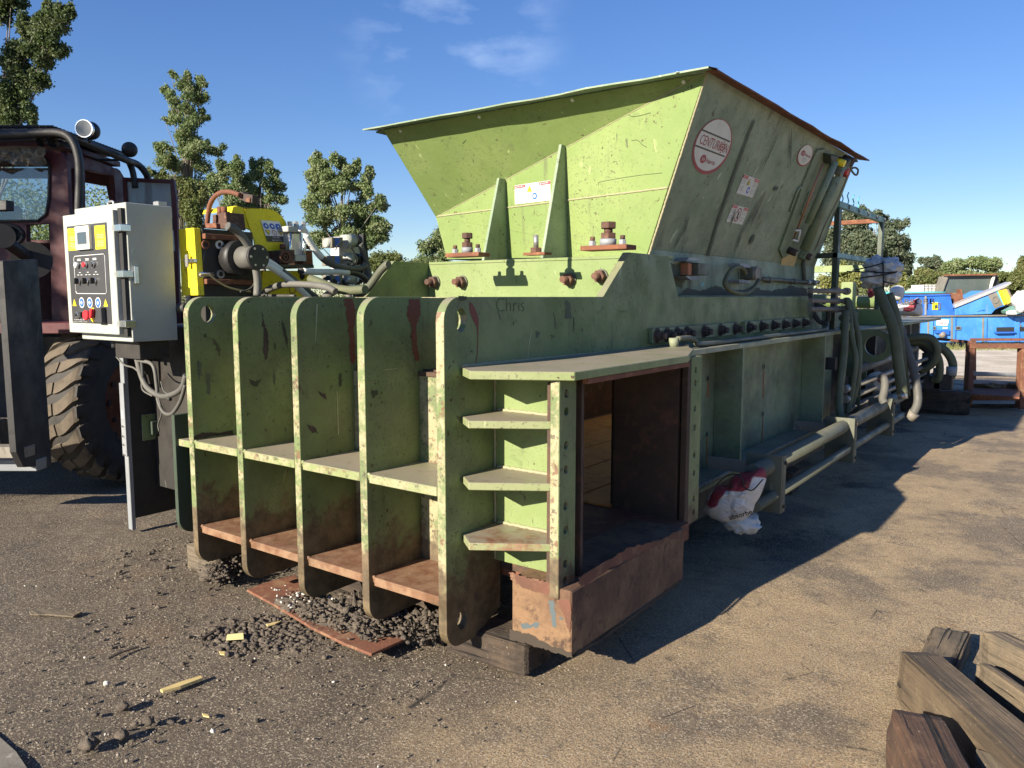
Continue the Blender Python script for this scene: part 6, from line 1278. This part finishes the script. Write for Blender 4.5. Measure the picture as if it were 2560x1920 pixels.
for a, b_ in (((850, 1140), (928, 1190)), ((1215, 1140), (1296, 1190)), ((2140, 1115), (2172, 1150))):
    o = bw([a, (b_[0], a[1]), b_, (a[0], b_[1])], wb_-.05, .048, 'socket_rim', 'dirty steel'); bw([(a[0]+12, a[1]+12), (b_[0]-12, a[1]+12), (b_[0]-12, b_[1]-12), (a[0]+12, b_[1]-12)], wb_-.055, .004, 'socket_hole', 'rubber black', o)
bw([(1812, 1155), (2100, 1150), (2100, 1218), (1812, 1222)], wb_-.012, .01, 'slot_opening', 'rubber black'); bw([(1812, 1223), (2100, 1219), (2100, 1240), (1812, 1245)], wb_-.15, .14, 'slot_lip', 'blue paint'); bw([(2138, 1150), (2300, 1150), (2300, 1215), (2138, 1215)], wb_-.012, .01, 'slot_opening', 'rubber black')
o = bw([(945, 1040), (1125, 1045), (1100, 1130), (940, 1125)], wb_-.02, .018, 'name_plate', 'white print'); text('AEW', 1, aW(*zr(985, 1110), wb_-.03), Rv, Up, 'dark red print', 'lettering', o, 'LEFT', .22, hgt=.075, bold=.01)
bw([(1035, 1152), (1100, 1152), (1098, 1178), (1033, 1178)], wb_-.02, .018, 'small_label', 'white print'); bw([(930, 1200), (1130, 1190), (1128, 1262), (930, 1240)], wb_-.1, .09, 'lamp_guard', 'blue paint'); M().ball(aW(*zr(1022, 1262), wb_-.06), .11, 14, 8, (1, .8, 1)).build('warning_beacon', 'dirty steel', BL)
# upper housing
bw([(560, 700), (1140, 690), (1210, 980), (560, 984)], wb_+.1, 1.4, 'upper_housing', 'blue paint', bev=.01); bw([(540, 682), (1140, 672), (1140, 690), (540, 702)], wb_+.05, 1.5, 'housing_rim', 'blue paint'); bw([(772, 700), (795, 700), (795, 975), (772, 975)], wb_+.06, .038, 'hinge_strip', 'galvanised'); bw([(798, 735), (812, 735), (806, 890), (795, 890)], wb_+.06, .038, 'hinge_strip', 'black paint')
o = bw([(880, 790), (962, 790), (960, 900), (880, 900)], wb_+.07, .028, 'latch_plate', 'yellow print'); bw([(915, 835), (950, 820), (955, 870), (915, 885)], wb_+.05, .018, 'latch_handle', 'dark green paint', o); M().tube([aW(*zr(*a), wb_+.06) for a in ((955, 800), (990, 800), (990, 890), (960, 890))], .012, 6, 1).build('latch_bar', 'dirty steel', o)
bw([(690, 655), (1130, 655), (1130, 680), (690, 684)], wb_+.3, 1.0, 'chain_edge', 'burnt bolt'); bw([(1145, 650), (1300, 655), (1335, 750), (1215, 850), (1190, 800)], wb_+.35, .2, 'rusty_flap', 'rust bright'); bw([(1285, 600), (1305, 600), (1335, 755), (1320, 760)], wb_+.3, .25, 'rusty_flap', 'rust')
bw([(1220, 885), (1690, 690), (1840, 615), (1940, 840), (1850, 870), (1790, 900), (1740, 960), (1215, 978)], wb_+.05, 1.5, 'conveyor_head', 'blue paint faded', bev=.01)
bw([(1200, 825), (2020, 492), (2035, 515), (1940, 575), (1215, 872)], wb_-.0, .3, 'conveyor_lid', 'aluminium'); bw([(1690, 690), (1815, 645), (1908, 830), (1790, 882)], wb_+.035, .013, 'inspection_window', 'dirty steel'); c = aW(*zr(1790, 750), wb_+.03); M().ring(c, c-Fh*.02, .12, .09, 20).build('window_wheel', 'steel', BL)
bw([(1812, 640), (1835, 628), (1925, 825), (1908, 832)], wb_+.03, .018, 'window_trim', 'teal drum')
bw([(1840, 630), (1875, 612), (1965, 800), (1925, 835)], wb_+.02, .5, 'yellow_trim', 'yellow paint'); bw([(1876, 611), (1965, 595), (2065, 770), (1966, 825)], wb_+.05, .9, 'amber_guard', 'amber panel'); bw([(1960, 595), (1990, 600), (2070, 765), (2050, 790)], wb_+.04, .95, 'guard_edge', 'dirty steel')
bw([(1765, 905), (1990, 840), (2010, 960), (1750, 970)], wb_+.4, 1.0, 'dark_chute', 'black paint')
M().tube([aW(*zr(*a), wb_+.04) for a in ((1530, 925), (1600, 905), (1635, 898), (1625, 920))], .012, 6, 1).build('grab_handle', 'blue paint', BL)
# big tilted slate hopper behind
HP = thing('slate_hopper', 'dark slate hopper panel with rusty rim standing behind the blue machine', 'hopper', aW(2440, 760, 28))
def bh(pts, w, d, name, mat, par): return wbox(pts, w, d, name, mat, par, zr)
bh([(1120, 405), (1760, 400), (1760, 420), (1640, 720), (1030, 660)], 27.4, .06, 'hopper_panel', 'slate paint', HP); bh([(1080, 385), (1830, 372), (1830, 396), (1080, 408)], 27.2, .2, 'hopper_rim', 'rust', HP)
bh([(1085, 410), (1118, 410), (1030, 655), (1012, 650)], 27.3, .5, 'hopper_edge', 'dirty steel', HP); bh([(1765, 405), (1800, 405), (1740, 600), (1710, 620)], 27.3, .08, 'hopper_edge', 'white paint worn', HP); bh([(1790, 398), (1830, 398), (1880, 620), (1990, 840), (1700, 850), (1740, 600)], 27.5, 1.2, 'hopper_side', 'black paint', HP)
bh([(1030, 660), (1640, 715), (1700, 990), (1030, 1000)], 27.6, 1.5, 'hopper_base', 'black paint', HP)
# tote, drum, cover
o = thing('plastic_tote', 'translucent white plastic tote in a wire cage behind the blue machine', 'tote', aW(*zr(890, 670), 28.5))
bh([(755, 535), (1040, 533), (1030, 900), (742, 900)], 28.5, .9, 'tank', 'hose white', o)
for i in range(6): bh([(760+54*i, 530), (764+54*i, 530), (757+54*i, 900), (753+54*i, 900)], 28.45, .03, 'cage_bar', 'steel', o)
for i in range(4): bh([(745, 545+40*i), (1040, 543+40*i), (1040, 547+40*i), (745, 549+40*i)], 28.44, .03, 'cage_bar', 'steel', o)
c = aW(*zr(605, 690), 27.5); o = M().cyl(c-Up*.9, c+Up*.13, .95, 1.0, 32).build('round_tub', 'teal drum'); solo(o, 'round turquoise tub showing above the blue housing', 'tub')
c = aW(*zr(2170, 770), 24.0); o = M().ball(c, .32, 20, 12, (.8, .8, 1.0), .3, 3, 4).build('grey_cover', 'hose white'); solo(o, 'pale grey covered lump at the right edge above the blue machine', 'cover')
o = thing('pale_machine', 'pale blue machine part lying on top of the blue body at the right edge', 'machine part', aW(*zr(2200, 980), 25.2))
bh([(2090, 920), (2212, 850), (2400, 800), (2400, 870), (2120, 960)], 25.0, .8, 'pale_arm', 'cyan panel', o); bh([(2035, 930), (2090, 905), (2110, 965), (2035, 968)], 25.0, .3, 'white_box', 'white paint worn', o)
bh([(540, 1000), (545, 1000), (545, 1370), (540, 1370)], wb_, .1, 'end_trim', 'blue paint', BL)
# small blue crates far behind the rear platform
o = wbox([(610, 815), (700, 812), (700, 845), (610, 850)], 21, .8, 'blue_crate', 'blue paint', None); solo(o, 'low dark blue crate glimpsed under the pipes behind the platform', 'crate')

# ------------------------------------------------------------------ trees and bushes
def foliage(clumps, n, leaf, seed, shell=.6):
    n = int(n*2.6); leaf *= .72
    r = np.random.default_rng(seed); A = np.array([c[3]*c[4]*c[5] for c in clumps])**(.7); A /= A.sum(); P = []
    for k, c in enumerate(clumps):
        m_ = max(8, int(n*A[k])); d = r.standard_normal((m_, 3)); d /= np.linalg.norm(d, axis=1)[:, None]
        rad = (r.random(m_)**shell)*(1+.28*np.sin(d[:, 0]*5+k)*np.cos(d[:, 2]*4+k*2)+.12*r.standard_normal(m_))
        q = d*rad[:, None]*np.array([c[3], c[4], c[5]]); P.append(q+np.array(c[:3]))
    P = np.concatenate(P); sub = r.standard_normal(P.shape)*0
    n_ = len(P); a = r.standard_normal((n_, 3)); a /= np.linalg.norm(a, axis=1)[:, None]; b = np.cross(a, r.standard_normal((n_, 3))); b /= np.linalg.norm(b, axis=1)[:, None]
    s = (leaf*(.6+.7*r.random(n_)))[:, None]; V = np.stack([P-a*s, P-b*s*.55+a*s*.1, P+a*s*.9, P+b*s*.55+a*s*.1], 1).reshape(-1, 3)
    return V, (np.arange(n_)*4)[:, None]+np.arange(4)[None]
def tree(name, label, w, reg_, cl, n, leaf, mat, seed, base=None, cat='tree', group=None, depth=1.0, limbs=True, sub=7):
    s = w/FPX*reg_(1, 0)[0]-w/FPX*reg_(0, 0)[0]; r = random.Random(seed); C_ = []
    for (x, y, rx, ry) in cl:
        c = aW(*reg_(x, y), w); Rx, Ry = rx*s, ry*s
        # break every mass into sprays so that its outline is ragged
        k = max(3, int(sub*min(4, max(1, Rx*Ry*1.2))))
        for i in range(k):
            t = r.random()*6.283; q = math.sqrt(r.random())*.88; dz = r.uniform(-1, 1)*depth*max(Rx, Ry)*.8
            f = r.uniform(.36, .62)
            p = c+Rv*(math.cos(t)*q*Rx)+Up*(math.sin(t)*q*Ry)+Fh*dz; C_.append((p.x, p.y, p.z, Rx*f*.8+.08, Rx*f*.8+.08, Ry*f+.10))
    V, F = foliage(C_, n, leaf, seed)
    top = max(c[2] for c in C_); cxm = sum(c[0] for c in C_)/len(C_); cym = sum(c[1] for c in C_)/len(C_)
    if base: g = aW(*reg_(*base), w); g.z = 0
    else: g = Vector((cxm, cym, 0))
    t = thing(name, label, cat, g, group); npobj('crown', V, F, mat, False, None, t)
    hgt = top; R0 = .016*hgt+.05
    tp = Vector((g.x*.6+cxm*.4, g.y*.6+cym*.4, hgt*.86)); m = M().tube([g-Up*.1, g.lerp(tp, .35)+Rv*.02*hgt, g.lerp(tp, .7)-Rv*.015*hgt, tp], R0, 8, 5, rf=lambda q: R0*(1-.82*q)); m.build('trunk', 'bark', t)
    if limbs:
        m = M()
        for c in C_[::max(1, len(C_)//16)]:
            p = Vector(c[:3]); h = max(.25, min(.85, (p.z*.62)/hgt)); o_ = g.lerp(tp, h/.86 if h < .86 else 1); 
            if p.z > o_.z+.1: m.tube([o_, o_.lerp(p, .5)+Rv*r.uniform(-.1, .1), p], R0*.2, 5, 3, rf=lambda q: R0*.22*(1-.85*q))
        if len(m.bm.verts): m.build('limb', 'bark', t)
    return t
zl = reg(0, 0, .199)
tree('poplar_tree', 'nearest poplar reaching in from the left edge above the loader', 21, zl, [(0, 150, 140, 200), (150, 20, 130, 60), (250, 250, 90, 120), (600, 90, 40, 50), (870, 120, 45, 60), (590, 200, 60, 70), (730, 150, 50, 60), (800, 230, 60, 50), (700, 340, 110, 80), (470, 300, 110, 70), (380, 340, 50, 50), (500, 450, 150, 90), (720, 620, 110, 60), (600, 560, 150, 90), (300, 560, 200, 120), (450, 700, 180, 110), (560, 800, 80, 40), (150, 750, 200, 180), (300, 930, 220, 100), (520, 1060, 110, 60), (200, 1100, 170, 130), (60, 1300, 150, 200), (330, 1380, 80, 80), (400, 1500, 50, 60), (60, 1560, 160, 120), (-200, 800, 300, 800)], 26000, .062, 'leaf dark', 1, (-300, 1500), depth=.8, sub=5)
tree('poplar_tree', 'tallest slender poplar standing right behind the open cab door', 42, zq, [(370, 120, 22, 34), (250, 130, 30, 35), (470, 150, 28, 38), (510, 200, 25, 22), (370, 210, 100, 60), (170, 240, 26, 36), (200, 330, 65, 50), (360, 330, 120, 80), (480, 300, 50, 40), (340, 430, 110, 70), (500, 440, 28, 18), (520, 500, 45, 22), (215, 510, 50, 22), (370, 540, 130, 60), (370, 620, 110, 60), (350, 650, 90, 50), (400, 690, 100, 50), (360, 680, 80, 50), (150, 750, 80, 45), (110, 720, 30, 20), (620, 750, 65, 40), (530, 710, 30, 30), (380, 790, 190, 70), (380, 900, 200, 80), (380, 1000, 210, 110), (400, 1250, 190, 200)], 24000, .085, 'leaf poplar', 2, (400, 1500), sub=4)
tree('poplar_tree', 'lighter green poplar in front of the tallest one, beside the cab door glass', 36, zq, [(230, 870, 40, 60), (150, 980, 60, 60), (60, 960, 40, 30), (260, 1000, 80, 90), (320, 1130, 110, 110), (340, 1300, 130, 140), (470, 1130, 60, 80)], 9000, .085, 'leaf olive', 3, (340, 1500), sub=4)
tree('poplar_tree', 'bushy poplar behind the rusty bent rod of the wire tier', 40, zq, [(640, 900, 40, 55), (790, 880, 38, 55), (620, 1010, 90, 70), (790, 980, 90, 80), (700, 1120, 160, 100), (800, 1250, 180, 120)], 12000, .085, 'leaf poplar', 4, (750, 1500), sub=5)
tree('poplar_tree', 'open branched poplar right of the bushy one, over the yellow guard', 44, zq, [(930, 860, 34, 40), (990, 870, 24, 36), (1055, 910, 32, 40), (920, 940, 60, 60), (1040, 980, 80, 60), (1110, 960, 34, 24), (980, 1060, 90, 60), (1100, 1070, 70, 50), (1110, 1180, 90, 50), (950, 1200, 130, 80), (1040, 1300, 110, 80)], 9500, .09, 'leaf poplar', 5, (970, 1500), sub=4)
tree('poplar_tree', 'broad round poplar between the wire tier and the left rim of the green hopper', 34, zq, [(1470, 825, 20, 34), (1430, 880, 36, 45), (1510, 900, 50, 50), (1640, 870, 58, 60), (1810, 890, 26, 45), (1770, 930, 40, 34), (1480, 1000, 120, 70), (1700, 980, 80, 70), (1870, 970, 56, 60), (1400, 1080, 76, 45), (1620, 1100, 140, 80), (1860, 1110, 100, 70), (1470, 1200, 100, 70), (1720, 1240, 160, 90), (1960, 1230, 80, 60), (1520, 1350, 130, 90), (1800, 1400, 200, 90), (2000, 1390, 70, 60), (1560, 1500, 160, 90), (1900, 1530, 150, 60)], 27000, .08, 'leaf poplar', 6, (1700, 1650), sub=5)
tree('bush', 'low round willow bush just left of the green hopper foot', 40, reg(0, 0, 1), [(975, 650, 40, 22), (950, 665, 30, 20), (1000, 668, 40, 20)], 3500, .09, 'leaf olive', 7, cat='bush', limbs=False)
tree('tree', 'dark tree tucked against the left foot of the hopper', 46, reg(0, 0, 1), [(1095, 610, 28, 26), (1085, 640, 40, 30), (1070, 665, 40, 22)], 4500, .10, 'leaf poplar', 8)
tree('tree', 'largest round dark tree seen through the cage frame behind the hopper', 48, zb, [(820, 250, 50, 40), (700, 280, 100, 60), (600, 250, 80, 50), (900, 320, 80, 60), (980, 310, 34, 34), (620, 380, 160, 90), (860, 420, 150, 100), (1000, 430, 40, 60), (500, 470, 120, 120), (760, 520, 180, 90), (960, 520, 80, 70), (1000, 600, 60, 60), (640, 600, 180, 80), (850, 650, 150, 70)], 24000, .12, 'leaf grey', 9, sub=5)
tree('bush', 'yellow green bushes low behind the cage post', 38, zb, [(470, 700, 80, 40), (600, 650, 70, 60), (680, 700, 90, 50), (560, 720, 140, 40), (960, 680, 60, 60), (900, 650, 40, 60)], 7000, .09, 'leaf yellow', 10, cat='bush', limbs=False)
tree('tree', 'small grey green tree right of the largest tree', 58, zb, [(1180, 560, 60, 32), (1230, 590, 34, 30), (1170, 600, 80, 40), (1190, 650, 90, 40)], 6500, .12, 'leaf grey', 11)
tree('tree', 'wide flat topped green tree above the slate hopper', 55, zb, [(1400, 590, 90, 36), (1520, 565, 80, 38), (1470, 600, 150, 50), (1590, 610, 40, 40), (1320, 620, 60, 30), (1480, 650, 160, 40)], 9500, .12, 'leaf poplar', 12)
tree('bush', 'pale olive bush between the plastic tote and the small grey tree', 44, zb, [(1130, 660, 70, 34), (1200, 690, 80, 50), (1120, 720, 60, 40), (1050, 710, 60, 40)], 5500, .09, 'leaf olive', 13, cat='bush', limbs=False)
tree('bush', 'tall tangled bush at the right edge with autumn yellow leaves', 34, zb, [(1810, 600, 22, 50), (1770, 660, 60, 36), (1690, 670, 50, 30), (1720, 740, 90, 60), (1810, 720, 40, 100), (1790, 830, 60, 70), (1900, 700, 90, 130)], 9500, .07, 'leaf olive', 14, cat='bush', limbs=False)
tree('tree', 'dense tree seen only through the windows of the loader cab', 30, reg(0, 0, 1), [(20, 560, 120, 110), (150, 600, 110, 110), (270, 560, 80, 90), (60, 680, 200, 80), (-80, 600, 120, 100)], 9000, .09, 'leaf poplar', 21, limbs=False)
cl_ = [tuple(fr(-11.1+.25*math.sin(i*2.1), .8+.3*math.cos(i*1.7), 3.3+.36*i))+(.80-.02*i, .80-.02*i, .42) for i in range(16)]  # crown of an unseen poplar, added and shaped to shade the cab
V, F = foliage(cl_, 5200, .10, 31); g_ = fr(-11.1, .8, 0); t_ = thing('poplar_tree', 'unseen slender poplar added outside the left edge to shade the loader cab', 'tree', g_); npobj('crown', V, F, 'leaf poplar', False, None, t_); M().tube([g_, g_+Up*4, g_+Up*8.6], .12, 8, 4, rf=lambda q: .14*(1-.8*q)).build('trunk', 'bark', t_)
# distant hedgerow reading as one mass
r_ = random.Random(4); C_ = []
for i in range(230):
    u = -75+150*i/229; C_.append(tuple(fr(u, 62+r_.uniform(-3, 3), r_.uniform(.6, 2.4)))+(1.5, 1.5, r_.uniform(.9, 1.9)))
V, F = foliage(C_, 26000, .17, 77); o = npobj('hedgerow', V, F, 'leaf olive', False, 'stuff')
# dry weeds along the foot of the blue machine
r = np.random.default_rng(8); n = 5200; u = r.uniform(9.5, 22, n); w = 25.2-r.random(n)**2*1.2; V = []; 
base = np.stack([np.array(fr(a, b_, 0)) for a, b_ in zip(u, w)]); h = .04+.22*r.random(n)**3; d = r.standard_normal((n, 3))*.03; d[:, 2] = 0; s = r.standard_normal((n, 3)); s[:, 2] = 0; s /= np.linalg.norm(s, axis=1)[:, None]
V = np.stack([base-s*.012, base+s*.012, base+d*3*h[:, None]*4+np.array([0, 0, 1])*h[:, None]], 1).reshape(-1, 3); npobj('weeds', V, (np.arange(n)*3)[:, None]+np.arange(3)[None], 'weed green', False, 'stuff')

GR = {'poplar_tree': 'poplars along the left side of the yard', 'timber_beam': 'sleepers and beams lying about', 'timber_block': 'timber blocks under the baler', 'absorbent_bag': 'absorbent bags on the baler', 'wood_chip': 'wood chips on the dirt', 'bush': 'bushes behind the yard', 'tree': 'trees beyond the yard', 'soil_clod': 'black clods of soil in the foreground', 'stone': 'white pebbles in the foreground', 'twig': 'twigs on the dirt'}
for o_ in S.objects:
    k_ = o_.name.split('.')[0]
    if o_.parent is None and k_ in GR and 'label' in o_: o_['group'] = GR[k_]
